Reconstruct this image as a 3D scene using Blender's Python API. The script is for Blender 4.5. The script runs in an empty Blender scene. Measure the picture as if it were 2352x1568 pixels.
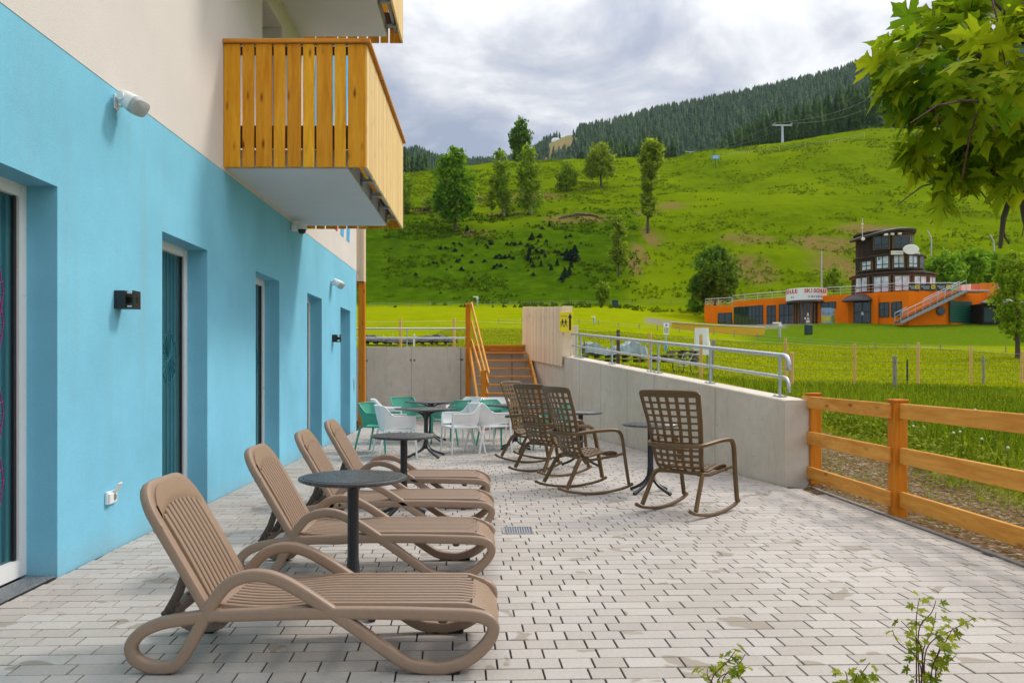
import bpy, math, random
import numpy as np
from mathutils import Vector, Matrix
R = math.radians
rng = random.Random(7)
nr = np.random.default_rng(11)
SC = bpy.context.scene
COL = SC.collection
H = 1.45; F = 1850.0; CX = 1113.0; CY = 845.0      # camera height; photo measured on a 2352 px wide copy

def at(px, py, Z=0.0):
    """point of the horizontal plane Z seen at photo position px, py"""
    Y = F * (H - Z) / (py - CY)
    return Vector(((px - CX) * Y / F, Y, Z))
def atY(px, py, Y):
    return Vector(((px - CX) * Y / F, Y, H + (CY - py) * Y / F))

# ------------------------------------------------------------------ tagging
def tag(o, label=None, cat=None, group=None, kind=None):
    if label: o['label'] = label
    if cat: o['category'] = cat
    if group: o['group'] = group
    if kind: o['kind'] = kind
    return o
def empty(name, loc=(0, 0, 0), rz=0.0, label=None, cat=None, group=None, scale=1.0):
    o = bpy.data.objects.new(name, None); COL.objects.link(o)
    o.location = loc; o.rotation_euler = (0, 0, rz); o.scale = (scale,) * 3
    o.empty_display_size = 0.1
    return tag(o, label, cat, group)
def copy_tree(o, parent=None):
    c = o.copy(); COL.objects.link(c)
    if parent is not None: c.parent = parent
    for ch in list(o.children): copy_tree(ch, c)
    return c

# ------------------------------------------------------------------ mesh builder
class MB:
    def __init__(s): s.v = []; s.f = []; s.m = []; s.uv = {}
    def add(s, vs, fs, mi=0):
        b = len(s.v); s.v += [tuple(x) for x in vs]
        s.f += [tuple(b + i for i in f) for f in fs]; s.m += [mi] * len(fs)
    def box(s, c, d, rz=0.0, mi=0, rot=None):
        M = rot if rot is not None else Matrix.Rotation(rz, 3, 'Z')
        x, y, z = d[0] / 2, d[1] / 2, d[2] / 2; c = Vector(c)
        vs = [c + M @ Vector((a, b, e)) for e in (-z, z) for a, b in ((-x, -y), (x, -y), (x, y), (-x, y))]
        s.add(vs, [(3, 2, 1, 0), (4, 5, 6, 7), (0, 1, 5, 4), (1, 2, 6, 5), (2, 3, 7, 6), (3, 0, 4, 7)], mi)
    def bx(s, x0, x1, y0, y1, z0, z1, mi=0):
        s.box(((x0 + x1) / 2, (y0 + y1) / 2, (z0 + z1) / 2), (abs(x1 - x0), abs(y1 - y0), abs(z1 - z0)), 0, mi)
    def cbox(s, c, d, bev=0.006, rot=None, mi=0):
        """box with chamfered edges"""
        M = rot if rot is not None else Matrix.Identity(3); c = Vector(c)
        X, Y, Z = d[0] / 2, d[1] / 2, d[2] / 2; b = min(bev, X * .9, Y * .9, Z * .9)
        def ring(x, y, bb, z): return [(x - bb, -y, z), (x, -y + bb, z), (x, y - bb, z), (x - bb, y, z), (-x + bb, y, z), (-x, y - bb, z), (-x, -y + bb, z), (-x + bb, -y, z)]
        rs = ring(X - b, Y - b, b * .4, -Z) + ring(X, Y, b, -Z + b) + ring(X, Y, b, Z - b) + ring(X - b, Y - b, b * .4, Z)
        fs = [tuple(reversed(range(8))), tuple(range(24, 32))]
        for k in range(3):
            for i in range(8):
                j = (i + 1) % 8
                fs.append((k * 8 + i, k * 8 + j, k * 8 + 8 + j, k * 8 + 8 + i))
        s.add([c + M @ Vector(v) for v in rs], fs, mi)
    def beam(s, a, b, w, h, up=(0, 0, 1), mi=0, bev=0.004):
        a = Vector(a); b = Vector(b); d = b - a; L = d.length; d.normalize()
        u = Vector(up); sd = d.cross(u)
        if sd.length < 1e-4: sd = d.cross(Vector((1, 0, 0)))
        sd.normalize(); u = sd.cross(d)
        M = Matrix((d, sd, u)).transposed()
        s.cbox((a + b) / 2, (L, w, h), bev, M, mi)
    def sweep(s, path, w, h, n=10, closed=False, up=(0, 1, 0), caps=True, pw=3.2, mi=0, taper=None):
        """superellipse section (w across 'up' axis, h in plane) along a path; 'up' = side axis"""
        P = [Vector(p) for p in path]; N = len(P); rings = []
        for i in range(N):
            t = (P[(i + 1) % N] - P[i - 1]) if closed else (P[min(i + 1, N - 1)] - P[max(i - 1, 0)])
            t.normalize(); a = Vector(up); a = a - t * a.dot(t)
            if a.length < 1e-5: a = Vector((1, 0, 0)) - t * t.x
            a.normalize(); b = t.cross(a)
            k = taper[i] if taper else 1.0
            for j in range(n):
                th = 2 * math.pi * (j + .5) / n; c, q = math.cos(th), math.sin(th)
                e = 2 / pw
                rings.append(P[i] + a * (w / 2 * k * math.copysign(abs(c) ** e, c)) + b * (h / 2 * k * math.copysign(abs(q) ** e, q)))
        fs = []
        for i in range(N if closed else N - 1):
            i2 = (i + 1) % N
            for j in range(n):
                j2 = (j + 1) % n
                fs.append((i * n + j, i * n + j2, i2 * n + j2, i2 * n + j))
        if caps and not closed:
            fs.append(tuple(reversed(range(n)))); fs.append(tuple(range((N - 1) * n, N * n)))
        s.add(rings, fs, mi)
    def tube(s, path, r, n=8, closed=False, mi=0, taper=None, up=(0, 0, 1)):
        s.sweep(path, 2 * r, 2 * r, n, closed, up, True, 2.0, mi, taper)
    def cyl(s, a, b, r0, r1=None, n=12, mi=0):
        r1 = r0 if r1 is None else r1
        a = Vector(a); b = Vector(b); d = (b - a).normalized()
        x = d.cross(Vector((0, 0, 1)))
        if x.length < 1e-4: x = Vector((1, 0, 0))
        x.normalize(); y = d.cross(x)
        vs = [a + (x * math.cos(t) + y * math.sin(t)) * r0 for t in [2 * math.pi * i / n for i in range(n)]]
        vs += [b + (x * math.cos(t) + y * math.sin(t)) * r1 for t in [2 * math.pi * i / n for i in range(n)]]
        fs = [(i, (i + 1) % n, n + (i + 1) % n, n + i) for i in range(n)] + [tuple(reversed(range(n))), tuple(range(n, 2 * n))]
        s.add(vs, fs, mi)
    def lathe(s, prof, c=(0, 0, 0), n=24, mi=0, sx=1.0, sy=1.0, M=None):
        M = M or Matrix.Identity(3); c = Vector(c); vs = []; fs = []
        for r, z in prof:
            for i in range(n):
                t = 2 * math.pi * i / n
                vs.append(c + M @ Vector((r * sx * math.cos(t), r * sy * math.sin(t), z)))
        for k in range(len(prof) - 1):
            for i in range(n):
                j = (i + 1) % n
                fs.append((k * n + i, k * n + j, (k + 1) * n + j, (k + 1) * n + i))
        if prof[0][0] > 1e-6: fs.append(tuple(reversed(range(n))))
        if prof[-1][0] > 1e-6: fs.append(tuple(range((len(prof) - 1) * n, len(prof) * n)))
        s.add(vs, fs, mi)
    def prism(s, poly, off, mi=0):
        """closed 3D polygon extruded by vector off"""
        P = [Vector(p) for p in poly]; n = len(P); o = Vector(off)
        s.add(P + [p + o for p in P], [tuple(range(n)), tuple(reversed(range(n, 2 * n)))] + [(i, n + i, n + (i + 1) % n, (i + 1) % n) for i in range(n)], mi)
    def quad(s, a, b, c, d, mi=0): s.add([a, b, c, d], [(0, 1, 2, 3)], mi)
    def ball(s, c, r, mi=0, n=10, sz=1.0):
        s.lathe([(0.0005 * r, -r * sz)] + [(r * math.sin(math.pi * k / 6), -r * sz * math.cos(math.pi * k / 6)) for k in range(1, 6)] + [(0.0005 * r, r * sz)], c, n, mi)
    def build(s, name, mats, parent=None, smooth=False, loc=None):
        me = bpy.data.meshes.new(name); me.from_pydata(s.v, [], s.f)
        if not isinstance(mats, (list, tuple)): mats = [mats]
        for m in mats: me.materials.append(m)
        if len(mats) > 1: me.polygons.foreach_set('material_index', s.m)
        fix_normals(me)
        if smooth:
            me.polygons.foreach_set('use_smooth', [True] * len(me.polygons))
            me.set_sharp_from_angle(angle=R(38))
        me.update()
        o = bpy.data.objects.new(name, me); COL.objects.link(o)
        if parent is not None: o.parent = parent
        if loc is not None: o.location = loc
        return o
def fix_normals(me):
    import bmesh
    bm = bmesh.new(); bm.from_mesh(me); bmesh.ops.recalc_face_normals(bm, faces=bm.faces); bm.to_mesh(me); bm.free()

def np_mesh(name, V, F_, mats, parent=None, attr=None, smooth=False, mi=None):
    """V (n,3), F_ (m,k) all the same k"""
    V = np.asarray(V, np.float32); F_ = np.asarray(F_, np.int32); m, k = F_.shape
    me = bpy.data.meshes.new(name)
    me.vertices.add(len(V)); me.vertices.foreach_set('co', V.ravel())
    me.loops.add(m * k); me.loops.foreach_set('vertex_index', F_.ravel())
    me.polygons.add(m); me.polygons.foreach_set('loop_start', np.arange(0, m * k, k, dtype=np.int32))
    me.polygons.foreach_set('loop_total', np.full(m, k, np.int32))
    for x in (mats if isinstance(mats, (list, tuple)) else [mats]): me.materials.append(x)
    if mi is not None: me.polygons.foreach_set('material_index', np.asarray(mi, np.int32))
    me.update(calc_edges=True)
    if attr is not None:
        a = me.attributes.new('tint', 'FLOAT', 'FACE'); a.data.foreach_set('value', np.asarray(attr, np.float32))
    me.polygons.foreach_set('use_smooth', np.full(m, bool(smooth)))
    me.validate()
    o = bpy.data.objects.new(name, me); COL.objects.link(o)
    if parent is not None: o.parent = parent
    return o

def text_part(s, name, mat, parent, origin, xdir, ydir, size, width=None, bold=0.0, align='CENTER'):
    """lettering lying in the plane xdir / ydir (world), scaled to width when given"""
    cu = bpy.data.curves.new('lettering', 'FONT'); cu.body = s; cu.size = 1.0; cu.align_x = align; cu.align_y = 'CENTER'
    cu.resolution_u = 3; cu.offset = bold
    t = bpy.data.objects.new('lettering', cu); COL.objects.link(t)
    dg = bpy.context.evaluated_depsgraph_get(); dg.update()
    me = bpy.data.meshes.new_from_object(t.evaluated_get(dg))
    bpy.data.objects.remove(t); bpy.data.curves.remove(cu)
    xs = [v.co.x for v in me.vertices]; k = size
    kx = k if width is None else width / max(1e-6, max(xs) - min(xs))
    xd = Vector(xdir).normalized(); yd = Vector(ydir).normalized(); o0 = Vector(origin)
    for v in me.vertices: v.co = o0 + xd * (v.co.x * kx) + yd * (v.co.y * k)
    me.materials.clear(); me.materials.append(mat); me.name = name
    o = bpy.data.objects.new(name, me); COL.objects.link(o)
    if parent is not None: o.parent = parent
    return o

# ------------------------------------------------------------------ materials
def srgb(r, g, b):
    f = lambda c: (c / 255 / 12.92) if c / 255 <= .04045 else ((c / 255 + .055) / 1.055) ** 2.4
    return (f(r), f(g), f(b), 1)
class NT:
    def __init__(s, name):
        s.m = bpy.data.materials.new(name); s.m.use_nodes = True; s.t = s.m.node_tree; s.n = s.t.nodes; s.l = s.t.links
        s.p = s.n['Principled BSDF']; s.out = s.n['Material Output']
    def node(s, ty, **kw):
        n = s.n.new(ty)
        for k, v in kw.items():
            if k.startswith('i_'):
                key = k[2:]; n.inputs[int(key) if key.isdigit() else key.replace('_', ' ')].default_value = v
            else: setattr(n, k, v)
        return n
    def link(s, a, b): s.l.new(a, b)
    def coord(s, kind='Object', scale=(1, 1, 1), rot=(0, 0, 0)):
        c = s.node('ShaderNodeTexCoord'); m = s.node('ShaderNodeMapping'); m.inputs['Scale'].default_value = scale; m.inputs['Rotation'].default_value = rot
        s.link(c.outputs[kind], m.inputs[0]); return m.outputs[0]
    def noise(s, vec, scale, detail=4, rough=.55, dist=0.0):
        n = s.node('ShaderNodeTexNoise'); n.inputs['Scale'].default_value = scale; n.inputs['Detail'].default_value = detail
        n.inputs['Roughness'].default_value = rough; n.inputs['Distortion'].default_value = dist
        s.link(vec, n.inputs['Vector']); return n.outputs['Fac']
    def ramp(s, fac, stops, interp='LINEAR'):
        n = s.node('ShaderNodeValToRGB'); n.color_ramp.interpolation = interp; e = n.color_ramp.elements
        while len(e) < len(stops): e.new(.5)
        for x, (p, c) in zip(e, stops): x.position = p; x.color = c if len(c) == 4 else (*c, 1)
        s.link(fac, n.inputs[0]); return n.outputs[0]
    def mix(s, fac, a, b, mode='MIX'):
        n = s.node('ShaderNodeMix'); n.data_type = 'RGBA'; n.blend_type = mode
        for sock, v in ((n.inputs[0], fac), (n.inputs[6], a), (n.inputs[7], b)):
            if isinstance(v, (int, float)): sock.default_value = v
            elif isinstance(v, (tuple, list)): sock.default_value = v if len(v) == 4 else (*v, 1)
            else: s.link(v, sock)
        return n.outputs[2]
    def math(s, op, a, b=0.0, clamp=False):
        n = s.node('ShaderNodeMath'); n.operation = op; n.use_clamp = clamp
        for sock, v in ((n.inputs[0], a), (n.inputs[1], b)):
            if isinstance(v, (int, float)): sock.default_value = v
            else: s.link(v, sock)
        return n.outputs[0]
    def bump(s, h, strength=.3, dist=.01):
        n = s.node('ShaderNodeBump'); n.inputs['Strength'].default_value = strength; n.inputs['Distance'].default_value = dist
        s.link(h, n.inputs['Height']); s.link(n.outputs[0], s.p.inputs['Normal']); return n
    def base(s, c):
        if isinstance(c, (tuple, list)): s.p.inputs['Base Color'].default_value = c if len(c) == 4 else (*c, 1)
        else: s.link(c, s.p.inputs['Base Color'])
    def rough(s, v):
        if isinstance(v, (int, float)): s.p.inputs['Roughness'].default_value = v
        else: s.link(v, s.p.inputs['Roughness'])
    def hsv(s, col, val=None, sat=None, hue=None):
        n = s.node('ShaderNodeHueSaturation'); s.link(col, n.inputs['Color'])
        for k, v in (('Value', val), ('Saturation', sat), ('Hue', hue)):
            if v is None: continue
            if isinstance(v, (int, float)): n.inputs[k].default_value = v
            else: s.link(v, n.inputs[k])
        return n.outputs[0]
    def island(s):
        return s.node('ShaderNodeNewGeometry').outputs['Random Per Island']
    def maprange(s, v, a, b, c, d):
        n = s.node('ShaderNodeMapRange'); s.link(v, n.inputs[0])
        for i, x in enumerate((a, b, c, d)): n.inputs[i + 1].default_value = x
        return n.outputs[0]

def plain(name, col, rough=.5, metal=0.0, nscale=8.0, namt=.12, bump=0.0, bscale=200.0, spec=.5, rvar=.1, coat=0.0):
    t = NT(name); v = t.coord('Object'); c = col if len(col) == 4 else (*col, 1)
    f = t.noise(v, nscale, 5)
    t.base(t.hsv(t.mix(1.0, c, (1, 1, 1, 1), 'MULTIPLY'), val=t.maprange(f, .25, .75, 1 - namt, 1 + namt)))
    t.rough(t.maprange(t.noise(v, nscale * 3, 3), .3, .7, max(.03, rough - rvar), min(1, rough + rvar)))
    t.p.inputs['Metallic'].default_value = metal; t.p.inputs['Specular IOR Level'].default_value = spec
    if coat: t.p.inputs['Coat Weight'].default_value = coat; t.p.inputs['Coat Roughness'].default_value = .15
    if bump: t.bump(t.noise(v, bscale, 3), bump, .004)
    return t.m

def wood(name, c0, c1, knot, stretch=(14, 14, 1.2), rough=.55, var=.16, kscale=1.0, knots=True):
    t = NT(name); isl = t.island()
    c = t.node('ShaderNodeTexCoord'); add = t.node('ShaderNodeVectorMath', operation='ADD')
    cmb = t.node('ShaderNodeCombineXYZ'); 
    for i in range(3): t.link(t.math('MULTIPLY', isl, (17.3, 9.1, 23.7)[i]), cmb.inputs[i])
    t.link(c.outputs['Object'], add.inputs[0]); t.link(cmb.outputs[0], add.inputs[1])
    m = t.node('ShaderNodeMapping'); m.inputs['Scale'].default_value = stretch; t.link(add.outputs[0], m.inputs[0]); v = m.outputs[0]
    g = t.noise(v, 1.6, 6, .6, .9)
    col = t.ramp(g, [(.3, c0), (.72, c1)])
    fine = t.noise(v, 9, 3, .6)
    col = t.mix(t.maprange(fine, .45, .75, 0, .35), col, c0)
    if knots:
        m2 = t.node('ShaderNodeMapping'); m2.inputs['Scale'].default_value = tuple(q if q > 2 else q * 3.2 for q in stretch); t.link(add.outputs[0], m2.inputs[0])
        k = t.node('ShaderNodeTexVoronoi'); k.inputs['Scale'].default_value = .8 * kscale; t.link(m2.outputs[0], k.inputs['Vector'])
        kf = t.ramp(k.outputs['Distance'], [(.05, (.9, .9, .9)), (.13, (.28, .28, .28)), (.20, (0, 0, 0))])
        col = t.mix(kf, col, knot)
    col = t.hsv(col, val=t.maprange(isl, 0, 1, 1 - var, 1 + var), hue=t.maprange(isl, 0, 1, .492, .506))
    t.base(col); t.rough(rough); t.p.inputs['Specular IOR Level'].default_value = .14
    t.bump(fine, .25, .002)
    return t.m

def leafmat(name, c0, c1, transl=.35, rough=.5, clump=0.0, var=.25):
    """leaf colour varies leaf by leaf and clump by clump; part of the light shines through"""
    t = NT(name); a = t.node('ShaderNodeAttribute', attribute_name='tint')
    col = t.mix(a.outputs['Fac'], c0, c1)
    col = t.hsv(col, val=t.maprange(t.island(), 0, 1, 1 - var, 1 + var))
    t.base(col); t.rough(rough); t.p.inputs['Specular IOR Level'].default_value = .08
    tr = t.node('ShaderNodeBsdfTranslucent'); t.link(t.hsv(col, val=1.35, hue=.49), tr.inputs[0])
    mx = t.node('ShaderNodeMixShader'); mx.inputs[0].default_value = transl
    t.link(t.p.outputs[0], mx.inputs[1]); t.link(tr.outputs[0], mx.inputs[2]); t.link(mx.outputs[0], t.out.inputs[0])
    return t.m
def glass_pane(name, col, rough=.04, spec=.6):
    t = NT(name); v = t.coord('Object', (1, 1, 1))
    t.base(t.hsv(t.mix(1., (*col, 1), (1, 1, 1, 1), 'MULTIPLY'), val=t.maprange(t.noise(v, 2.2, 3), .3, .7, .7, 1.3)))
    t.rough(rough); t.p.inputs['Specular IOR Level'].default_value = spec
    t.p.inputs['Coat Weight'].default_value = .25
    t.bump(t.noise(v, 3.0, 2), .03, .02)
    return t.m

# ------------------------------------------------------------------ terrain
_uu = lambda px: [(p - CX) / F for p in px]
RU = _uu([700, 925, 1000, 1100, 1230, 1420, 1560, 1600, 1700, 1800, 1900, 2000, 2100, 2352, 2800])
RY = [420, 405, 400, 388, 377, 369, 369, 357, 343, 330, 313, 297, 299, 290, 280]
MU = _uu([700, 900, 925, 960, 985, 1010, 1040, 1300, 1335, 1370, 1420, 1500, 1550, 1575, 1600, 1650, 1700, 1750, 1800, 1850, 1900, 1950, 1990, 2100, 2352, 2900])
MY = [330, 330, 340, 362, 380, 430, 470, 470, 362, 345, 330, 318, 338, 372, 350, 328, 303, 272, 256, 243, 226, 205, 194, 190, 180, 170]      # tree tops of the nearer wood
FU = _uu([500, 900, 960, 1000, 1100, 1200, 1232, 1256, 1285, 1302, 1335, 1400, 1500, 1600, 1700, 1800, 1900, 1990, 2352, 2900])
FY = [395, 392, 384, 400, 405, 398, 384, 364, 350, 344, 343, 334, 308, 286, 270, 250, 228, 202, 158, 140]
KY = np.array([22, 26, 45, 60, 72, 84, 93, 102, 112, 155, 200, 250], float)
zz = lambda y, Y: H + (CY - y) * Y / F
COLS = [(-.15, [2.0, 2.12, zz(770, 45), zz(752, 60), zz(735, 72), zz(721, 84), zz(715, 93), zz(710, 102), zz(703, 112), zz(528, 155), zz(440, 200)]),
        (.05, [1.92, 2.05, zz(772, 45), zz(754, 60), zz(737, 72), zz(722, 84), zz(716, 93), zz(710, 102), zz(702, 112), zz(528, 155), zz(440, 200)]),
        (.16, [1.42, 1.5, zz(782, 45), zz(762, 60), zz(745, 72), zz(729, 84), zz(720, 93), zz(713, 102), zz(702, 112), zz(525, 155), zz(437, 200)]),
        (.27, [1.13, 1.22, zz(800, 45), zz(778, 60), zz(765, 72), zz(757, 84), zz(748, 93), 7.3, 9.2, zz(520, 155), zz(430, 200)]),
        (.36, [.93, 1.03, zz(812, 45), zz(791, 60), zz(776, 72), zz(749, 84), 6.5, 6.9, 9.4, zz(515, 155), zz(412, 200)]),
        (.44, [.86, .97, zz(816, 45), zz(794, 60), zz(771, 72), zz(742, 84), 6.4, 6.7, 9.6, zz(515, 155), zz(398, 200)]),
        (.75, [.80, .93, zz(817, 45), zz(795, 60), zz(768, 72), zz(740, 84), 6.4, 6.9, 9.8, zz(512, 155), zz(392, 200)])]
CU = np.array([c[0] for c in COLS]); CZ = np.array([c[1] for c in COLS])
def sstep(t): t = np.clip(t, 0, 1); return t * t * (3 - 2 * t)
def _vn(x, y, s):
    """cheap smooth value noise"""
    x = x / s; y = y / s
    xi = np.floor(x); yi = np.floor(y); fx = x - xi; fy = y - yi
    h = lambda a, b: (np.sin(a * 127.1 + b * 311.7) * 43758.5453) % 1.0
    fx = fx * fx * (3 - 2 * fx); fy = fy * fy * (3 - 2 * fy)
    return (h(xi, yi) * (1 - fx) + h(xi + 1, yi) * fx) * (1 - fy) + (h(xi, yi + 1) * (1 - fx) + h(xi + 1, yi + 1) * fx) * fy - .5
def ground(X, Y):
    """height of the open land (numpy arrays)"""
    X = np.asarray(X, float); Y = np.asarray(Y, float)
    sh = np.broadcast(X, Y).shape; X = np.broadcast_to(X, sh).ravel(); Y = np.broadcast_to(Y, sh).ravel()
    u = np.clip(X / np.maximum(Y, 22), -.6, .9)
    K = np.stack([np.interp(u, CU, CZ[:, k]) for k in range(11)], 1)
    z250 = zz(np.interp(u, RU, RY), 250.)
    z420 = zz(np.interp(u, MU, MY) + 92, 420.)
    z1400 = zz(np.interp(u, FU, FY), 1400.)
    K = np.concatenate([K, z250[:, None], (z250 * .75 + z420 * .25 - 3)[:, None], z420[:, None], (z420 + 12)[:, None], z1400[:, None], (z1400 - 40)[:, None], (z1400 - 60)[:, None]], 1)
    ky = np.concatenate([KY, [300, 420, 520, 1400, 1700, 6000]])
    Yc = np.clip(Y, 22, 5999); i = np.clip(np.searchsorted(ky, Yc, 'right') - 1, 0, len(ky) - 2)
    r = np.arange(len(Y)); n = len(ky)
    sl = (K[:, 1:] - K[:, :-1]) / (ky[1:] - ky[:-1])
    tg = np.zeros_like(K); a = sl[:, :-1]; b = sl[:, 1:]
    tg[:, 1:-1] = np.where(a * b > 0, 2 * a * b / np.where(np.abs(a + b) < 1e-9, 1, a + b), 0)
    tg[:, 0] = sl[:, 0]; tg[:, -1] = sl[:, -1]
    h = ky[i + 1] - ky[i]; t = (Yc - ky[i]) / h
    z = (2 * t**3 - 3 * t**2 + 1) * K[r, i] + (t**3 - 2 * t**2 + t) * h * tg[r, i] + (-2 * t**3 + 3 * t**2) * K[r, i + 1] + (t**3 - t**2) * h * tg[r, i + 1]
    near = sstep((Y - 8.5) / 13.5)
    z = np.where(Y < 22, K[:, 0] * near - .012, z)
    hill = sstep((Y - 112) / 25) * (1 - sstep((Y - 300) / 60))
    z = z + hill * (_vn(X, Y, 17) * 1.5 + _vn(X + 50, Y * 2.2, 8) * .8 + _vn(X, Y * 1.6 + 9, 3.3) * .28)
    z = z + sstep((Y - 24) / 12) * (1 - sstep((Y - 120) / 20)) * (_vn(X, Y, 7) * .16 + _vn(X, Y, 2.1) * .05)
    return z.reshape(sh)
def g1(x, y): return float(ground(np.array([x]), np.array([y]))[0])
def hit(px, py, y0=23.0, y1=330.0):
    """where the sight line through px, py meets the land"""
    Ys = np.concatenate([np.arange(y0, 60, .25), np.arange(60, y1, .5)])
    X = (px - CX) / F * Ys; Zr = H + (CY - py) / F * Ys; d = ground(X, Ys) - Zr
    k = np.argmax(d >= 0) if (d >= 0).any() else len(Ys) - 1
    return Vector((X[k], Ys[k], g1(X[k], Ys[k])))
# ================================================================== MATERIALS
M = {}
def stucco(name, col, amt=.06, dirt=False):
    t = NT(name); v = t.coord('Object')
    f = t.noise(v, 1.1, 4); g = t.noise(v, 90, 3, .6)
    t.base(t.hsv(t.hsv(t.mix(1., col, (1, 1, 1, 1), 'MULTIPLY'), val=t.maprange(f, .3, .7, 1 - amt, 1 + amt)), val=t.maprange(g, .3, .7, .93, 1.06)))
    if dirt:
        sx_ = t.node('ShaderNodeSeparateXYZ'); tc_ = t.node('ShaderNodeTexCoord'); t.link(tc_.outputs['Object'], sx_.inputs[0])
        dn = t.math('SUBTRACT', t.math('MULTIPLY', t.noise(v, 2.3, 6, .65), .42), sx_.outputs['Z'])
        stn = t.noise(t.coord('Object', (3, 3, .25)), 1.5, 4)
        c0 = t.p.inputs['Base Color'].links[0].from_socket
        t.base(t.mix(t.math('ADD', t.maprange(dn, .02, .22, 0, .30), t.maprange(stn, .56, .78, 0, .16)), c0, (.30, .34, .33, 1)))
    t.rough(.92); t.p.inputs['Specular IOR Level'].default_value = .04
    t.bump(t.noise(v, 130, 3, .6), .55, .006)
    return t.m
M['blue'] = stucco('blue_render', (.215, .55, .735, 1), .085, True)
M['cream'] = stucco('cream_render', (.70, .65, .62, 1), .035)
M['soffit'] = plain('soffit_paint', (.60, .62, .65), .8, nscale=1.5, namt=.05)
M['white'] = plain('white_plastic', (.80, .80, .79), .35, nscale=3, namt=.03)
M['black'] = plain('black_metal', (.018, .017, .02), .42, nscale=20, namt=.2)
M['larch'] = wood('larch_boards', (.60, .235, .008, 1), (.84, .43, .034, 1), (.15, .035, .004, 1), (9, 9, .9), kscale=1.0, var=.14)
M['larch_lit'] = wood('larch_front_boards_lit', (.78, .53, .22, 1), (.90, .68, .36, 1), (.5, .28, .1, 1), (9, 9, .9), kscale=1.2, var=.1)  # same larch as the end boards, light on the front painted in as a paler tone
M['larchx'] = wood('larch_beams', (.50, .19, .025, 1), (.70, .31, .05, 1), (.2, .07, .015, 1), (1, 8, 8), var=.12)
M['larchy'] = wood('larch_rails', (.56, .215, .030, 1), (.80, .40, .085, 1), (.2, .07, .015, 1), (8, .9, 8), var=.12)
M['pale'] = wood('pale_larch', (.76, .59, .42, 1), (.86, .71, .54, 1), (.45, .28, .15, 1), (9, 9, .8), var=.1)
M['post'] = wood('orange_posts', (.52, .155, .010, 1), (.68, .25, .022, 1), (.15, .05, .012, 1), (9, 9, .8), var=.14)
M['greyp'] = wood('grey_posts', (.24, .21, .19, 1), (.34, .31, .28, 1), (.1, .08, .07, 1), (9, 9, .8), var=.15)
M['dkwood'] = wood('dark_stained_wood', (.05, .022, .012, 1), (.1, .045, .025, 1), (.02, .01, .005, 1), (6, 6, 1))
def concrete():
    t = NT('concrete'); v = t.coord('Object')
    f = t.noise(v, .9, 5, .6); g = t.noise(v, 7, 5, .65); s = t.noise(t.coord('Object', (6, 6, .7)), 1.2, 4)
    col = t.ramp(f, [(.28, (.57, .505, .425)), (.7, (.70, .645, .565))])
    col = t.mix(t.maprange(g, .35, .7, 0, .35), col, (.46, .41, .35, 1))
    col = t.mix(t.maprange(s, .58, .74, 0, .3), col, (.26, .225, .19, 1))
    vo = t.node('ShaderNodeTexVoronoi'); vo.inputs['Scale'].default_value = 11; t.link(v, vo.inputs['Vector'])
    pit = t.math('MULTIPLY', t.ramp(vo.outputs['Distance'], [(.05, (1, 1, 1)), (.13, (0, 0, 0))]), t.maprange(t.noise(v, 2.5, 2), .47, .55, 0, 1))
    col = t.mix(t.math('MULTIPLY', pit, .75), col, (.09, .075, .06, 1))
    t.base(col); t.rough(.86); t.p.inputs['Specular IOR Level'].default_value = .1
    t.bump(t.math('SUBTRACT', t.noise(v, 60, 4), t.math('MULTIPLY', pit, .8)), .35, .006)
    return t.m
M['concrete'] = concrete()
M['seam'] = plain('concrete_seam', (.17, .145, .12), .9)
M['galv'] = plain('galvanised_steel', (.52, .55, .58), .38, .75, nscale=30, namt=.18)
M['steel'] = plain('grey_steel', (.30, .33, .36), .4, .6, nscale=30, namt=.1)
def paver():
    t = NT('concrete_pavers'); v = t.coord('Object'); isl = t.island()
    f = t.noise(v, .55, 5, .6); g = t.noise(v, 45, 4, .65)
    col = t.ramp(isl, [(0, (.395, .358, .325)), (.5, (.435, .398, .365)), (1, (.47, .436, .405))])
    col = t.hsv(col, val=t.maprange(f, .3, .7, .88, 1.06))
    col = t.hsv(col, val=t.maprange(g, .3, .7, .9, 1.07))
    st = t.math('MULTIPLY', t.maprange(t.noise(v, 3.2, 3, .5, .6), .60, .625, 0, 1), t.maprange(isl, .60, .64, 0, 1))
    col = t.mix(t.math('MULTIPLY', st, .6), col, (.22, .175, .12, 1))
    t.base(col); t.rough(t.maprange(g, .3, .7, .66, .88)); t.p.inputs['Specular IOR Level'].default_value = .18
    t.bump(g, .25, .003)
    return t.m
M['paver'] = paver()
M['joint'] = plain('joint_sand', (.012, .009, .007), .95)
M['kerb'] = plain('edging_strip', (.22, .20, .185), .9, nscale=5, namt=.25)
M['soil'] = plain('bed_soil', (.07, .045, .028), .95, nscale=12, namt=.4, bump=.8, bscale=30)
def winglass():
    t = NT('window_glass'); v = t.coord('Object')
    w = t.node('ShaderNodeTexWave'); w.bands_direction = 'Y'; w.inputs['Scale'].default_value = 3.2; w.inputs['Distortion'].default_value = 1.5; w.inputs['Detail'].default_value = 2
    t.link(t.coord('Object', (1, 1, .15)), w.inputs['Vector'])
    t.base(t.ramp(w.outputs['Fac'], [(0, (.010, .045, .055)), (1, (.030, .115, .135))]))
    t.rough(.02); t.p.inputs['Specular IOR Level'].default_value = .9
    return t.m
M['glass'] = winglass()
M['pink'] = plain('pink_film', (.32, .03, .20), .5)
M['teal'] = plain('teal_film', (.02, .20, .26), .5)
M['stripe_red'] = plain('red_paint', (.62, .01, .06), .8)
M['stripe_blue'] = plain('bright_blue_paint', (.06, .38, .75), .8)
M['grille'] = plain('speaker_grille', (.45, .47, .47), .6, bump=.5, bscale=900)
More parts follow.
